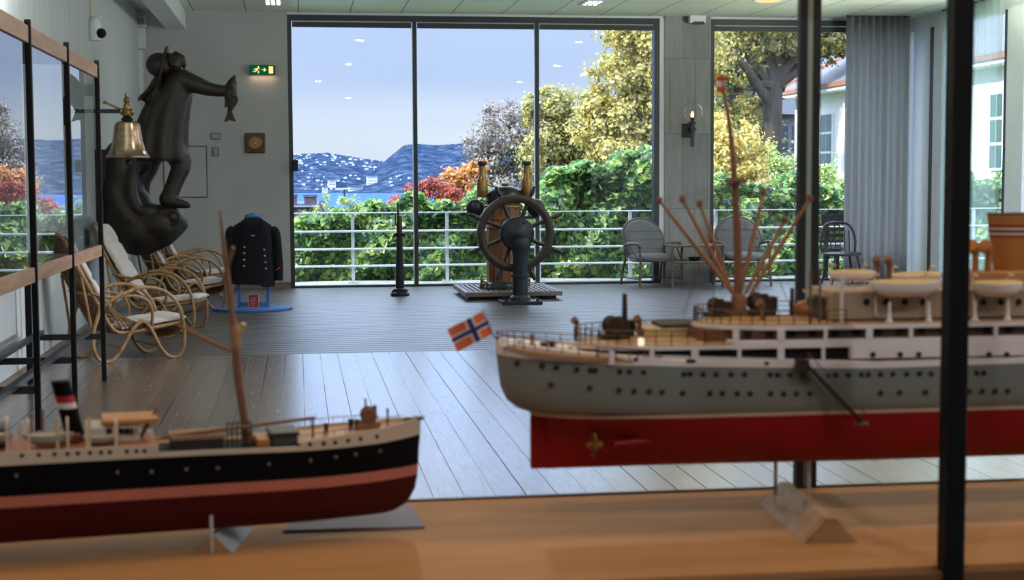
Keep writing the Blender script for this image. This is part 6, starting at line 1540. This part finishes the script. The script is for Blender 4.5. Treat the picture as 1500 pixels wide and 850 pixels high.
# ---- mast with derricks
mb_ = deckpt(1082, 462, zD2); YM = mb_.y
def Mp(px, py, dy=0.0): return at_y(px, py, YM + dy)
mast = MB().tube([mb_, Mp(1080, 330), Mp(1074, 230), Mp(1067, 170), Mp(1057, 112)], [.0072, .0062, .0042, .003, .0016], 12).build('mast', SH['brown'], ln, LO, smooth=True)
MB().box(Mp(1069, 268) + Vector((0, -.015, 0)), Mp(1091, 262) + Vector((0, .015, 0))).build('crosstree', SH['brown'], mast, LO, bevel=.001)
b = MB(); c = Mp(1080, 268); b.lathe([(.002, 0), (.009, .006), (.011, .010), (.009, .011), (0, .011)], c - Vector((0, 0, .004)), 12); b.build('lookout_top', SH['brown'], mast, LO, smooth=True)
b = MB(); b.mi = 0; p0_, p1_ = Mp(1050, 135), Mp(1062, 111)
for i, k in enumerate((0, 1, 0)):
    b.mi = k; z0_ = p0_.z + (p1_.z - p0_.z) * i / 3; z1_ = p0_.z + (p1_.z - p0_.z) * (i + 1) / 3
    b.box((p0_.x, YM - .001, z0_), (p1_.x, YM + .001, z1_))
b.build('masthead_flag', [painted('pennant_red', rgb(196, 62, 54)), painted('pennant_white', rgb(206, 196, 204))], mast, LO)
b = MB(); c = Mp(1078, 400); b.lathe([(.011, 0), (.012, .03), (.009, .034)], (mb_.x, YM, zD2), 14); b.box((mb_.x - .03, YM - .014, zD2), (mb_.x + .03, YM + .014, zD2 + .010)); b.build('mast_house', SH['brown'], mast, LO, smooth=True, angle=40)
for px, py, dy, bx in ((966, 294, -.045, -.012), (1000, 292, .0, -.008), (1025, 298, .03, -.006), (1187, 291, -.045, .012), (1150, 322, .0, .010), (1119, 282, .03, .006)):
    tip = Mp(px, py, dy); base_ = Vector((mb_.x + bx, YM + dy * .4, zD2 + .034))
    L_ = [base_.lerp(tip, t) for t in (0, .3, .6, 1)]
    d_ = MB().tube(L_, [.0026, .0036, .0033, .0022], 9).build('derrick_boom', SH['rust'], ln, LO, smooth=True)
    MB().lathe([(.004, -.005), (.005, 0), (.004, .005)], tip, 10).build('boom_block', SH['brown'], d_, LO)
    MB().tube([tip, Mp(1077, 268)], .0005, 4).build('topping_lift', SH['rope'], d_, LO)
for px, dy in ((1000, -.07), (1040, -.07), (1120, -.07), (1000, .07), (1160, .06)):
    MB().tube([Mp(1073, 240), at_z(px, 470, zD2) if False else Vector((Lp(px, 470, YM + dy).x, YM + dy, zD2))], .0005, 4).build('shroud', SH['rope'], ln, LO)
# fittings on the promenade deck aft
winch(deckpt(1050, 462, zD2), 1.2); winch(deckpt(1112, 460, zD2), 1.5); vent(deckpt(1116, 470, zD2), .028, .0045, m='brown')
MB().tube([deckpt(1160, 462, zD2), deckpt(1160, 462, zD2) + Vector((0, 0, .042))], [.004, .003], 8).build('kingpost', SH['gun'], ln, LO, smooth=True)
c = deckpt(1182, 463, zD2); b = MB(); b.ball(c + Vector((0, 0, .010)), (.020, .018, .014), 16, 9); b.build('canvas_covered_gear', SH['buff'], ln, LO, smooth=True)
# ---- superstructure
xh0 = Lp(1232, 450).x; yh = YL - .052
MB().box((xh0, yh, zD2), (xs_ + 1.15, YL + .052, Lp(1300, 425, yh).z)).build('boat_deck_house', painted('deckhouse_beige', rgb(168, 150, 130)), ln, LO, bevel=.003)
for px in (1269, 1298, 1325, 1352, 1440, 1466, 1492):
    p = at_y(px, 442.5, yh); b = MB(); b.lathe([(.0, -.002), (.005, -.002), (.005, .001), (0, .001)], (p.x, yh - .0005, p.z), 12, Matrix.Rotation(PI / 2, 3, 'X')); b.build('deckhouse_porthole', SH['dark'], ln, LO)
MB().box((Lp(1232, 450).x - .002, yh - .002, zD2), (xs_ + 1.15, yh + .001, Lp(1300, 466, yh).z)).build('brown_skirting', painted('brown_base', rgb(96, 72, 58)), ln, LO)
# curved ladder shelter left of the house
b = MB(); P = [Lp(1196, 428, YL - .03), Lp(1215, 433, YL - .03), Lp(1237, 443, YL - .03)]; P2 = [p + Vector((0, .06, 0)) for p in P]
for p, q, r, s in zip(P[:-1], P[1:], P2[:-1], P2[1:]): b.prism([p, q, s, r], (0, 0, -.004))
b.build('sloping_canopy', SH['fwhite'], ln, LO); MB().box((Lp(1205, 440, YL - .02).x, YL - .02, zD2), (Lp(1232, 440, YL - .02).x, YL + .05, Lp(1220, 440, YL - .02).z)).build('companion_house', SH['slate'], ln, LO, bevel=.003)
for px in (1192, 1206): MB().tube([Vector((Lp(px, 470).x, YN_ + .015, zD2)), Vector((Lp(px, 470).x, YN_ + .015, Lp(px, 395, YN_ + .015).z))], .0018, 7).build('awning_pole', SH['rope'], ln, LO)
# lifeboats on davits
def lifeboat(pxa, pxb, pyt, pyb, y, nm='lifeboat'):
    A = at_y(pxa, pyt, y); B = at_y(pxb, pyb, y); n = 16; rings = []; b = MB(); Lb = B.x - A.x; h = A.z - B.z
    for i in range(n + 1):
        u = i / n; w = .018 * max(.03, 1 - abs(2 * u - 1) ** 2.6); sh_ = .18 * h * (2 * u - 1) ** 2; kz = h * (.95 * abs(2 * u - 1) ** 4)
        ring = []
        for k in range(9):
            t = PI * k / 8; ring.append(Vector((A.x + Lb * u, y - w * math.cos(t), A.z + sh_ - (h + sh_ - kz) * math.sin(t) ** .8)))
        rings.append(ring)
    b.ring_loft(rings); o = b.build(nm, SH['white'], ln, LO, smooth=True, angle=60)
    b = MB(); rings = []
    for i in range(n + 1):
        u = i / n; w = .0165 * max(.03, 1 - abs(2 * u - 1) ** 2.6); sh_ = .18 * h * (2 * u - 1) ** 2
        rings.append([Vector((A.x + Lb * u, y - w, A.z + sh_)), Vector((A.x + Lb * u, y, A.z + sh_ + .006 * (1 - abs(2 * u - 1) ** 3))), Vector((A.x + Lb * u, y + w, A.z + sh_)), Vector((A.x + Lb * u, y, A.z + sh_ - .001))])
    b.ring_loft(rings); b.build('boat_cover', SH['cream'], o, LO, smooth=True, angle=30)
    for u in (.16, .84):
        x = A.x + Lb * u
        MB().tube(spline([(x, y + .014, zD2 + .01), (x, y + .022, A.z), (x, y + .018, A.z + .012), (x, y + .004, A.z + .012)], 4), .0016, 6).build('davit', SH['fwhite'], o, LO, smooth=True)
    return o
lifeboat(1272, 1381, 416, 434, YN_ + .012); lifeboat(1422, 1498, 417, 434, YN_ + .012)
lifeboat(1213, 1283, 401, 412, YL + .05); lifeboat(1303, 1384, 404, 412, YL + .055)
for px in (1308, 1366, 1434, 1482):                     # tapered boat deck supports
    x = Lp(px, 440).x; MB().lathe([(.0065, 0), (.0035, .006), (.0022, .014), (.0020, .03)], (x, YN_ + .012, zD2), 10).build('boat_support', SH['white'], ln, LO, smooth=True)
# bridge deck behind, vents, funnel
zbd = Lp(1440, 398, YL - .03).z
MB().box((Lp(1425, 405, YL - .03).x, YL - .03, Lp(1300, 426, yh).z), (Lp(1560, 405, YL - .03).x, YL + .03, zbd)).build('funnel_casing', painted('casing_buff', rgb(196, 138, 88)), ln, LO, bevel=.003)
for px, py, h in ((1286, 426, .036), (1303, 430, .030)): pv = Vector((Lp(px, py, YL - .02).x, YL - .02, Lp(1300, 426, yh).z)); vent(pv, Lp(px, 378, YL - .02).z - pv.z, .0042, m='brown')
for px in (1428, 1447): pv = Vector((at_y(px, 410, YL - .022).x, YL - .022, zbd - .001)); vent(pv, at_y(px, 359, YL - .022).z - pv.z, .0075, m='buff')
pv = deckpt(1252, 430, zD2); MB().tube([Vector((Lp(1240, 470).x, YN_ + .02, zD2)), Vector((Lp(1240, 470).x, YN_ + .02, Lp(1240, 400, YN_ + .02).z))], .0028, 8).build('boat_post', SH['white'], ln, LO)
fx0, fx1 = Lp(1452, 314, YL).x, Lp(1570, 314, YL).x; zf0, zf1 = zbd - .001, Lp(1475, 312, YL).z; rake = .012
fb = MB()
bands = [(0, 0), (.56, 0), (.58, 1), (.625, 2), (.665, 3), (.71, 2), (.75, 1), (.80, 0), (.96, 0), (.965, 4), (1.0, 4)]
cols = [SH['buff'], painted('funnel_red', rgb(140, 52, 40)), SH['fwhite'], painted('funnel_blue', rgb(36, 40, 74)), SH['slate']]
mid = (fx0 + fx1) / 2 + .006; hw_ = (fx1 - fx0) / 2
for (f0, k), (f1, _) in zip(bands[:-1], bands[1:]):
    fb.mi = k; rr_ = []
    for f_ in (f0, f1): rr_.append([Vector((mid - rake * f_ + hw_ * math.cos(2 * PI * a / 32), YL + .028 * math.sin(2 * PI * a / 32), zf0 + (zf1 - zf0) * f_)) for a in range(32)])
    fb.ring_loft(rr_, cap=(f1 == 1.0))
fb.build('funnel', cols, ln, LO, smooth=True, angle=40)
# ---- gangway stair down the side
g0_, g1_ = Lp(1176, 529, YN_ - .012), Lp(1262, 618, YN_ - .016)
b = MB(); d_ = g1_ - g0_
b.beam(g0_ + Vector((0, -.006, 0)), g1_ + Vector((0, -.006, 0)), .0015, .005, (0, 1, 0)); b.beam(g0_ + Vector((0, .006, 0)), g1_ + Vector((0, .006, 0)), .0015, .005, (0, 1, 0)); 
for i in range(22): q = g0_ + d_ * (i + .5) / 22; b.box(q + Vector((-.0035, -.006, -.0006)), q + Vector((.0035, .006, .0006)))
gw = b.build('gangway_stair', painted('gangway_brown', rgb(66, 48, 44)), ln, LO)
b = MB(); up_g = Vector((.004, 0, .013)); b.tube([g0_ + up_g + Vector((0, -.006, 0)), g1_ + up_g + Vector((0, -.006, 0))], .0008, 5)
for i in range(8): q = g0_ + d_ * (i + .5) / 8; b.tube([q + Vector((0, -.006, 0)), q + up_g + Vector((0, -.006, 0))], .0007, 4)
b.build('gangway_handrail', SH['rope'], gw, LO)
MB().box(g0_ + Vector((-.008, -.008, -.016)), g0_ + Vector((.006, .013, .002))).build('gangway_platform', painted('gangway_brown_dark', rgb(56, 44, 40)), gw, LO)
MB().box(g1_ + Vector((-.008, -.009, -.004)), g1_ + Vector((.008, .008, -.001))).build('lower_landing', SH['rope'], gw, LO)
# ---- ensign on a short raked staff at the stern
q = [at_y(x, y, YL) for x, y in ((655, 483), (707, 456), (722, 489), (670, 516))]   # hoist is the right edge
st0 = Vector((xs_ + .012, YL, zm(xs_ + .012))); 
MB().tube([st0, q[2] + Vector((.001, 0, -.004)), q[1] + Vector((0.001, 0, .003))], [.0012, .001, .0008], 6).build('ensign_staff', SH['rope'], ln, LO)
def fpt(u, v): 
    p = q[0].lerp(q[1], u).lerp(q[3].lerp(q[2], u), v); p.y += .0022 * math.sin(u * 7); return p
b = MB()
us = [0, .30, .36, .52, .58, 1.0]; us = [0, .46, .53, .65, .72, 1.0]; vs_ = [0, .34, .42, .58, .66, 1.0]
sub = lambda e, n: [a + (c - a) * i / n for a, c in zip(e[:-1], e[1:]) for i in range(n)] + [1.0]
US, VS = sub(us, 3), sub(vs_, 1)
for i in range(len(US) - 1):
    for j in range(len(VS) - 1):
        u = (US[i] + US[i + 1]) / 2; v = (VS[j] + VS[j + 1]) / 2
        if us[2] < u < us[3] or vs_[2] < v < vs_[3]: b.mi = 2
        elif us[1] < u < us[4] or vs_[1] < v < vs_[4]: b.mi = 1
        else: b.mi = 0
        c4 = [fpt(US[i], VS[j]), fpt(US[i + 1], VS[j]), fpt(US[i + 1], VS[j + 1]), fpt(US[i], VS[j + 1])]
        b.add(c4 + [p + Vector((0, .0007, 0)) for p in c4], [(0, 1, 2, 3), (7, 6, 5, 4)])
b.build('ensign', [SH['fred'], SH['fwhite'], SH['navy']], ln, LO)

# ---- wedge blocks and rods that carry the models
acr = mat('clear_rod', rgb(186, 176, 180), .2, var=.05); blk = wood('birch_block', rgb(150, 110, 76), rgb(182, 142, 104), .5, (4, 30, 30)); felt = mat('grey_lacquer', rgb(120, 116, 120), .6)
def wedge(name, A, B, w, h, lab, rod=None, m=blk):
    A = Vector(A); B = Vector(B); d = (B - A).normalized(); sd = Vector((d.y, -d.x, 0)) * w / 2; r = root(name, A, lab, 'support block')
    P = [A + sd, A + sd * .18 + Vector((0, 0, h)), A - sd * .18 + Vector((0, 0, h)), A - sd]
    MB().prism(P, B - A).build('block', m, r, A)
    if rod:
        for p, z1 in rod: MB().tube([Vector((p[0], p[1], ZB + h * .4)), Vector((p[0], p[1], z1))], .0028, 10).build('rod', acr, r, A, smooth=True)
    return r
a = at_z(1222, 796, ZB); c_ = at_z(1140, 732, ZB)
m_ = a.lerp(c_, .45); wedge('support_block', (a.x - .005, a.y, ZB), (c_.x, c_.y - .03, ZB), .075, .034, 'long wedge shaped wooden block on the base board under the grey liner', [((a.lerp(c_, .35).x + .012, YL - .02), zkeel + .008), ((a.lerp(c_, .35).x - .026, YL + .02), zkeel + .006)])
# ------------------------------------------------------------------ black steamer model on the left
ang = math.radians(8.5); ad = Vector((-math.cos(ang), -math.sin(ang), 0)); an = Vector((math.sin(ang), -math.cos(ang), 0))   # ad: aft along the hull, an: towards the camera
YS0 = 2.115
stem = at_y(616, 690, YS0); stem.z = 0
HBs = .062; SL = 1.05
def Wp(s, b, z): return stem + ad * s + an * b + Vector((0, 0, z))
def Sp(px, py, b=HBs):
    """hull coordinates (s along, z) of a pixel on the plane b towards the camera"""
    p = on_plane(px, py, stem + an * b, an); d = p - stem; return d.dot(ad), p.z
so2 = Wp(.3, 0, ZB); sm = root('model_steamer', so2, 'black hulled model cargo steamer with red bottom, left side of the showcase', 'model ship'); SO = so2
zk2 = Sp(480, 757, 0)[1]; zp0 = Sp(300, 727)[1]; zp1 = Sp(300, 711)[1]
def shs(u): return (max(0, 1 - (1 - u / .20) ** 2.0) ** .75 if u < .20 else 1.0) if u < .85 else max(.05, 1 - ((u - .85) / .15) ** 2.2) ** .6
zt_pts = [(616, 635), (600, 640), (560, 648.5), (500, 656), (440, 661), (300, 667), (200, 672), (100, 677.5), (0, 683)]     # black hull top along the near side
zs_ = []
for px, py in zt_pts:
    bb_ = HBs * shs(max(.0, Sp(px, py, 0)[0]) / SL); zs_.append(Sp(px, py, bb_))
zs_.sort()
def ztop(s): return float(np.interp(s, [q[0] for q in zs_], [q[1] for q in zs_]))
us2 = [0.5 - 0.5 * math.cos(PI * i / 60) for i in range(61)]
def srings(levels):
    R_ = []
    for zf, s0, bm in levels:
        ring = [Wp(s0 + (SL - s0) * u, HBs * bm * shs(u), zf(s0 + (SL - s0) * u)) for u in us2] + [Wp(s0 + (SL - s0) * u, -HBs * bm * shs(u), zf(s0 + (SL - s0) * u)) for u in us2[::-1][1:-1]]
        R_.append(ring)
    return R_
s612 = Sp(613, 697, 0)[0]
MB().ring_loft(srings([(lambda s: zp1, s612, .95), (lambda s: zp1 + (ztop(s) - zp1) * .5, .002, .985), (lambda s: ztop(s), 0.0, 1.0)])).build('hull_side', SH['black'], sm, SO, smooth=True, angle=45)
MB().ring_loft(srings([(lambda s: zp0, s612 + .001, .945), (lambda s: zp1 - .0002, s612, .955)])).build('pink_boot_band', SH['pink'], sm, SO, smooth=True, angle=45)
MB().ring_loft(srings([(lambda s: zk2, Sp(565, 757, 0)[0], .35), (lambda s: zk2 + .003, Sp(578, 752, 0)[0], .62), (lambda s: zk2 + (zp0 - zk2) * .25, Sp(597, 744, 0)[0], .80), (lambda s: zk2 + (zp0 - zk2) * .6, Sp(608, 728, 0)[0], .90), (lambda s: zp0 - .0002, s612 + .001, .945)])).build('underwater_hull', SH['oxide'], sm, SO, smooth=True, angle=45)
# white sheer strake along the well, forecastle plating forward
sw0, sw1 = Sp(441, 655)[0], Sp(232, 662)[0]
def band(name, s0, s1, z0f, z1f, bm, m, n=40, th=.003):
    b = MB(); rn = []; 
    for sg in (1, -1):
        outer = []
        for i in range(n + 1):
            s = s0 + (s1 - s0) * i / n; h_ = max(.002, HBs * bm * shs(s / SL)); outer.append([Wp(s, sg * h_, z0f(s)), Wp(s, sg * h_, z1f(s)), Wp(s, sg * (h_ - min(th, h_ * .9)), z1f(s)), Wp(s, sg * (h_ - min(th, h_ * .9)), z0f(s))])
        b.ring_loft(outer)
    return b.build(name, m, sm, SO, smooth=True, angle=40)
zrail = [(620, 609), (600, 616), (560, 627), (520, 634.5), (480, 641), (450, 646.5)]
zr_ = sorted(Sp(px, py, HBs * shs(max(0, Sp(px, py, 0)[0]) / SL)) for px, py in zrail)
def zfc(s): return float(np.interp(s, [q[0] for q in zr_], [q[1] for q in zr_]))
fo_w = painted('forecastle_cream', rgb(204, 186, 166))
band('forecastle_plating', .0, sw0, lambda s: ztop(s), zfc, 1.01, fo_w)
band('sheer_strake', sw0 - .002, sw1 + .002, lambda s: ztop(s), lambda s: ztop(s) + .0065, 1.012, fo_w)
band('bridge_plating', sw1, Sp(-150, 700)[0], lambda s: ztop(s), lambda s: ztop(s) + .0175, 1.01, fo_w)
def sdeck(name, s0, s1, zf, bm, m, th=.002, n=30):
    R_ = []
    for dz in (-th, 0):
        R_.append([Wp(s0 + (s1 - s0) * i / n, max(.001, HBs * bm * shs((s0 + (s1 - s0) * i / n) / SL)), zf(s0 + (s1 - s0) * i / n) + dz) for i in range(n + 1)] + [Wp(s0 + (s1 - s0) * i / n, -max(.001, HBs * bm * shs((s0 + (s1 - s0) * i / n) / SL)), zf(s0 + (s1 - s0) * i / n) + dz) for i in range(n, -1, -1)])
    return MB().ring_loft(R_).build(name, m, sm, SO, smooth=True, angle=30)
sdeck('forecastle_deck', .006, sw0, lambda s: zfc(s) - .004, .97, SH['deck'])
sdeck('well_deck', sw0, sw1, lambda s: ztop(s) + .001, .97, SH['deck'])
sdeck('bridge_deck', sw1, Sp(-150, 700)[0], lambda s: ztop(s) + .0172, .985, painted('deck_orange_brown', rgb(160, 92, 56)))
MB().prism([Wp(sw0, HBs * .9, ztop(sw0)), Wp(sw0, -HBs * .9, ztop(sw0)), Wp(sw0, -HBs * .9, zfc(sw0) - .004), Wp(sw0, HBs * .9, zfc(sw0) - .004)], ad * .004).build('forecastle_bulkhead', SH['gun'], sm, SO)
# portholes
def sport(px, py, bm, m, r=.0032):
    s = Sp(px, py)[0]; 
    for _ in range(4): h_ = HBs * bm * shs(max(0, s) / SL); s, z = Sp(px, py, h_)
    p = Wp(s, h_ + .0004, z); MB().ball(p, (r, .0012, r), 10, 6).build('porthole', m, sm, SO, smooth=True)
for px, py in ((454, 651), (474, 650), (491, 648.5), (510, 645.5), (528, 643), (552, 639.5)): sport(px, py, 1.012, SH['gun'])
glint = painted('porthole_rim_pale', rgb(110, 108, 104), .3)
for px, py in ((24, 697), (172, 692), (222, 691.5), (273, 688), (319, 686), (394, 680), (455, 675), (492, 670), (521, 666), (557, 661)): sport(px, py, 1.0, glint, .0026)
for px in (32, 57, 80, 99, 114, 132, 148, 161, 186, 200, 212): sport(px, float(np.interp(px, [30, 215], [667.5, 660.5])), 1.012, SH['gun'], .003)
# gunwale rails and deck gear on the forecastle
def fdeck(px, py): s, z = Sp(px, py, .0); return Wp(s, 0, zfc(s) - .004)
c = fdeck(540, 632); b = MB(); b.box(c + Vector((-.016, -.014, 0)), c + Vector((.016, .014, .010)))
b.lathe([(.010, -.014), (.012, -.012), (.007, -.010), (.007, .010), (.012, .012), (.010, .014)], c + Vector((0, 0, .018)), 12, Matrix.Rotation(PI / 2, 3, 'X')); b.tube([c + Vector((-.004, 0, .02)), c + Vector((-.004, 0, .042))], .0015, 6); b.tube([c + Vector((.009, 0, .015)), c + Vector((.009, 0, .032))], .003, 6); b.build('anchor_windlass', SH['brown'], sm, SO)
for px, py, h_, r in ((478, 643, .014, .003), (514, 639, .016, .0035), (523, 637, .014, .0035), (568, 629, .024, .0015), (597, 619, .006, .005), (614, 610, .004, .007)):
    c = fdeck(px, py); MB().lathe([(r, 0), (r, h_ * .8), (r * 1.3, h_ * .85), (r * 1.2, h_), (0, h_)], c, 10).build('bollard', SH['gun'], sm, SO)
b = MB()
for sg in (1, -1): b.tube([Wp(sw0 * t, sg * max(.003, HBs * .97 * shs(sw0 * t / SL)), zfc(sw0 * t) + (.008 if t > .3 else .002)) for t in (.12, .3, .45, .6, .75, .9, 1)], .0008, 5)
for i in range(9):
    for sg in (1, -1): t = .3 + i * .0875; p = Wp(sw0 * t, sg * HBs * .97 * shs(sw0 * t / SL), zfc(sw0 * t) - .004); b.tube([p, p + Vector((0, 0, .013))], .0006, 4)
b.build('forecastle_railing', SH['rust'], sm, SO)
# hatches, winch rack and mast in the well
def wdeck(px, py, bq=0.0): s, z = Sp(px, py, bq); return s
def hatch(pxa, pxb, h_, m, m2):
    s0, s1 = wdeck(pxb, 655), wdeck(pxa, 655); z = ztop((s0 + s1) / 2)
    P = [Wp(s0, -.03, z), Wp(s1, -.03, z), Wp(s1, .03, z), Wp(s0, .03, z)]
    o = MB().prism(P, (0, 0, h_)).build('cargo_hatch', m, sm, SO)
    P = [Wp(s0 - .002, -.032, z + h_), Wp(s1 + .002, -.032, z + h_), Wp(s1 + .002, .032, z + h_), Wp(s0 - .002, .032, z + h_)]
    MB().prism(P, (0, 0, .005)).build('hatch_cover', m2, o, SO)
hatch(250, 325, .016, SH['gun'], painted('hatch_canvas', rgb(150, 120, 98), .8)); hatch(396, 432, .016, SH['slate'], SH['gun'])
s0, s1 = wdeck(392, 655), wdeck(373, 655); MB().prism([Wp(s0, -.02, ztop(s0)), Wp(s1, -.02, ztop(s0)), Wp(s1, .03, ztop(s0)), Wp(s0, .03, ztop(s0))], (0, 0, .013)).build('winch_house', SH['buff'], sm, SO, bevel=.002)
b = MB(); 
for i in range(6):
    s = wdeck(331 + i * 7, 650); p = Wp(s, .02, ztop(s)); b.beam(p, p + Vector((0, 0, .036)), .002, .002)
s0, s1 = wdeck(331, 650), wdeck(366, 650)
for h_ in (.020, .035): b.beam(Wp(s0, .02, ztop(s0) + h_), Wp(s1, .02, ztop(s0) + h_), .002, .002)
b.build('pin_rail', SH['gun'], sm, SO)
sm_b = wdeck(364, 650); YQm = Wp(sm_b, 0, 0).y
mp = [Wp(sm_b, 0, ztop(sm_b))] + [on_plane(px, py, stem, an) for px, py in ((350, 560), (345, 505), (335, 420), (328, 360), (322, 308))]
mst = MB().tube(mp, [.0058, .0062, .0056, .004, .0032, .0014], 12).build('mast', SH['brown'], sm, SO, smooth=True)
pA, pB = on_plane(346, 512, stem, an), on_plane(344, 478, stem, an)
MB().tube([pA, pB, pB + (pB - pA) * .15], [.007, .0066, .004], 10).build('mast_doubling', SH['rust'], mst, SO, smooth=True)
MB().tube([on_plane(345, 512, stem, an), on_plane(357, 474, stem + an * .02, an)], [.002, .0035], 8).build('mast_lamp_bracket', SH['cream'], mst, SO, smooth=True)
MB().tube([on_plane(333, 395, stem, an), on_plane(342, 362, stem + an * .015, an)], [.002, .0028], 8).build('gaff_jaw', SH['brown'], mst, SO, smooth=True)
MB().tube([on_plane(342, 516, stem, an), on_plane(300, 497, stem + an * .02, an), on_plane(258, 474, stem + an * .035, an)], [.002, .0028, .002], 9).build('derrick_boom', SH['rust'], sm, SO, smooth=True)
sA, sB = Sp(236, 641, .02), Sp(462, 612, .02)
MB().tube([Wp(sA[0], .02, sA[1]), Wp(sB[0], .02, sB[1])], [.003, .0022], 9).build('stowed_derrick_boom', SH['brown'], sm, SO, smooth=True)
for px, py in ((250, 640), (458, 612)):
    s, z = Sp(px, py, .02); base_z = ztop(s) if px < 400 else zfc(s) - .004; MB().tube([Wp(s, .02, base_z), Wp(s, .02, z)], .0016, 7).build('boom_crutch', SH['gun'], sm, SO)
s, z = Sp(232, 596, 0); MB().tube([Wp(Sp(205, 640, 0)[0], 0, ztop(.6) + .017), Wp(s, 0, z)], [.003, .0022], 8).build('short_derrick', SH['brown'], sm, SO, smooth=True)
# bridge structure, boats and funnel
def blk_(name, pxa, pxb, pyt, b0, b1, zb_, m, bev=.002, par=None):
    s1, zt2 = Sp(pxa, pyt, b1); s0, _ = Sp(pxb, pyt, b1)
    return MB().prism([Wp(s0, b0, zb_), Wp(s1, b0, zb_), Wp(s1, b1, zb_), Wp(s0, b1, zb_)], (0, 0, zt2 - zb_)).build(name, m, par or sm, SO, bevel=bev)
zbd2 = ztop(Sp(150, 665)[0]) + .0172
wheelh = blk_('wheelhouse', 133, 205, 627, -.034, .034, zbd2, painted('wheelhouse_white', rgb(186, 178, 166)))
blk_('bridge_canopy', 150, 232, 617, -.036, .036, Sp(150, 623, .03)[1], SH['buff'], .001, wheelh)
for px in (160, 176, 186, 196):
    s, z = Sp(px, 632, .0345); MB().prism([Wp(s - .004, .0343, z - .004), Wp(s + .004, .0343, z - .004), Wp(s + .004, .0343, z + .004), Wp(s - .004, .0343, z + .004)], an * .001).build('bridge_window', SH['dark'], wheelh, SO)
for px in (172, 197): s, z = Sp(px, 640, .03); MB().tube([Wp(s, .035, zbd2), Wp(s, .035, Sp(px, 616, .035)[1])], .0012, 6).build('canopy_post', SH['cream'], wheelh, SO)
blk_('engine_casing', 52, 118, 640, -.025, .025, zbd2, painted('casing_brown', rgb(120, 78, 58)))
blk_('aft_house', -60, 12, 631, -.03, .03, zbd2, SH['gun'])
fs, fz = Sp(112, 645, 0); f1s, f1z = Sp(88, 558, 0)
fb = MB(); bands = [(0, 0), (.54, 0), (.545, 2), (.635, 2), (.64, 1), (.75, 1), (.755, 0), (1, 0)]
for (f0, k), (f1_, _) in zip(bands[:-1], bands[1:]):
    fb.mi = k; fb.ring_loft([[Wp(fs + (f1s - fs) * f_, 0, fz + (f1z - fz) * f_) + (ad * (.0125 * math.cos(2 * PI * a / 24)) + an * (.0115 * math.sin(2 * PI * a / 24))) for a in range(24)] for f_ in (f0, f1_)], cap=(f1_ == 1))
fb.build('funnel', [SH['black'], painted('funnel_band_red', rgb(170, 34, 38)), painted('funnel_band_white', rgb(214, 204, 198))], sm, SO, smooth=True, angle=40)
def sboat(pxa, pxb, pyt, pyb):
    s1, zt2 = Sp(pxa, pyt, .048); s0, _ = Sp(pxb, pyt, .048); zb_ = Sp(pxa, pyb, .048)[1]; n = 14; R_ = []
    for i in range(n + 1):
        u = i / n; w = .014 * max(.04, 1 - abs(2 * u - 1) ** 2.4); h_ = (zt2 - zb_) * (1 - .7 * abs(2 * u - 1) ** 4)
        R_.append([Wp(s0 + (s1 - s0) * u, .046 + w * math.cos(PI * k / 8), zt2 + .002 * (2 * u - 1) ** 2 - h_ * math.sin(PI * k / 8)) for k in range(9)])
    o = MB().ring_loft(R_).build('lifeboat', painted('boat_grey_white', rgb(170, 158, 146)) if 'boat_grey_white' not in bpy.data.materials else bpy.data.materials['boat_grey_white'], sm, SO, smooth=True, angle=60)
    for u in (.12, .88):
        s = s0 + (s1 - s0) * u; MB().tube(spline([Wp(s, .058, zbd2), Wp(s, .06, zt2 + .01), Wp(s, .056, zt2 + .020), Wp(s, .046, zt2 + .021)], 4), .0016, 7).build('davit', SH['fwhite'], o, SO, smooth=True)
sboat(33, 108, 639, 655); sboat(120, 176, 641, 653)
sboat(-60, 20, 640, 655)
for px, pt in ((30, 617), (84, 612), (131, 612)): s, z = Sp(px, 640, .055); MB().tube([Wp(s, .055, zbd2 - .015), Wp(s, .055, Sp(px, pt, .055)[1])], .0022, 8).build('boat_deck_post', SH['cream'], sm, SO)
for px, pt in ((63, 600), (45, 605)): s, z = Sp(px, 640, -.03); MB().tube([Wp(s, -.03, zbd2), Wp(s, -.03, Sp(px, pt, -.03)[1])], .002, 7).build('ventilator_pipe', SH['brown'], sm, SO)
# ---- support block under the steamer and the slanted caption plate
a = at_z(311, 811, ZB); w2 = .052
r = root('support_block', a, 'small pale wedge block with a thin rod carrying the black steamer', 'support block')
dirb = Vector((.16, .98, 0)).normalized(); sd = Vector((dirb.y, -dirb.x, 0)) * w2 / 2
MB().prism([a + sd, a + sd * .10 + Vector((0, 0, .023)), a - sd * .10 + Vector((0, 0, .023)), a - sd], dirb * .14).build('block', blk, r, a)
MB().prism([a + sd * 1.02 + dirb * .002, a + sd * .10 + dirb * .002 + Vector((0, 0, .0235)), a + sd * .10 + dirb * .002 + Vector((0, 0, .0245)), a + sd * 1.06 + dirb * .002], dirb * .136).build('pale_face', mat('pale_grey_card', rgb(176, 176, 180), .7), r, a)
MB().tube([a + dirb * (-.0028) + Vector((0, 0, .002)), a + dirb * (-.0028) + Vector((0, 0, .052))], .0026, 10).build('rod', acr, r, a, smooth=True)
q = [at_z(415, 777, ZB + .004), at_z(622, 771, ZB + .004), at_z(603, 739, ZB + .014), at_z(440, 745, ZB + .014)]
cp = root('caption_plate', q[0], 'blank lilac grey caption plate lying slanted below the bow of the black steamer', 'plate')
MB().add(q + [p - Vector((0, 0, .004 if i < 2 else .014)) for i, p in enumerate(q)], [(0, 1, 2, 3), (7, 6, 5, 4), (0, 4, 5, 1), (1, 5, 6, 2), (2, 6, 7, 3), (3, 7, 4, 0)]).build('plate', mat('lilac_grey_plate', rgb(112, 104, 124), .6, var=.03), cp, q[0], bevel=.001)
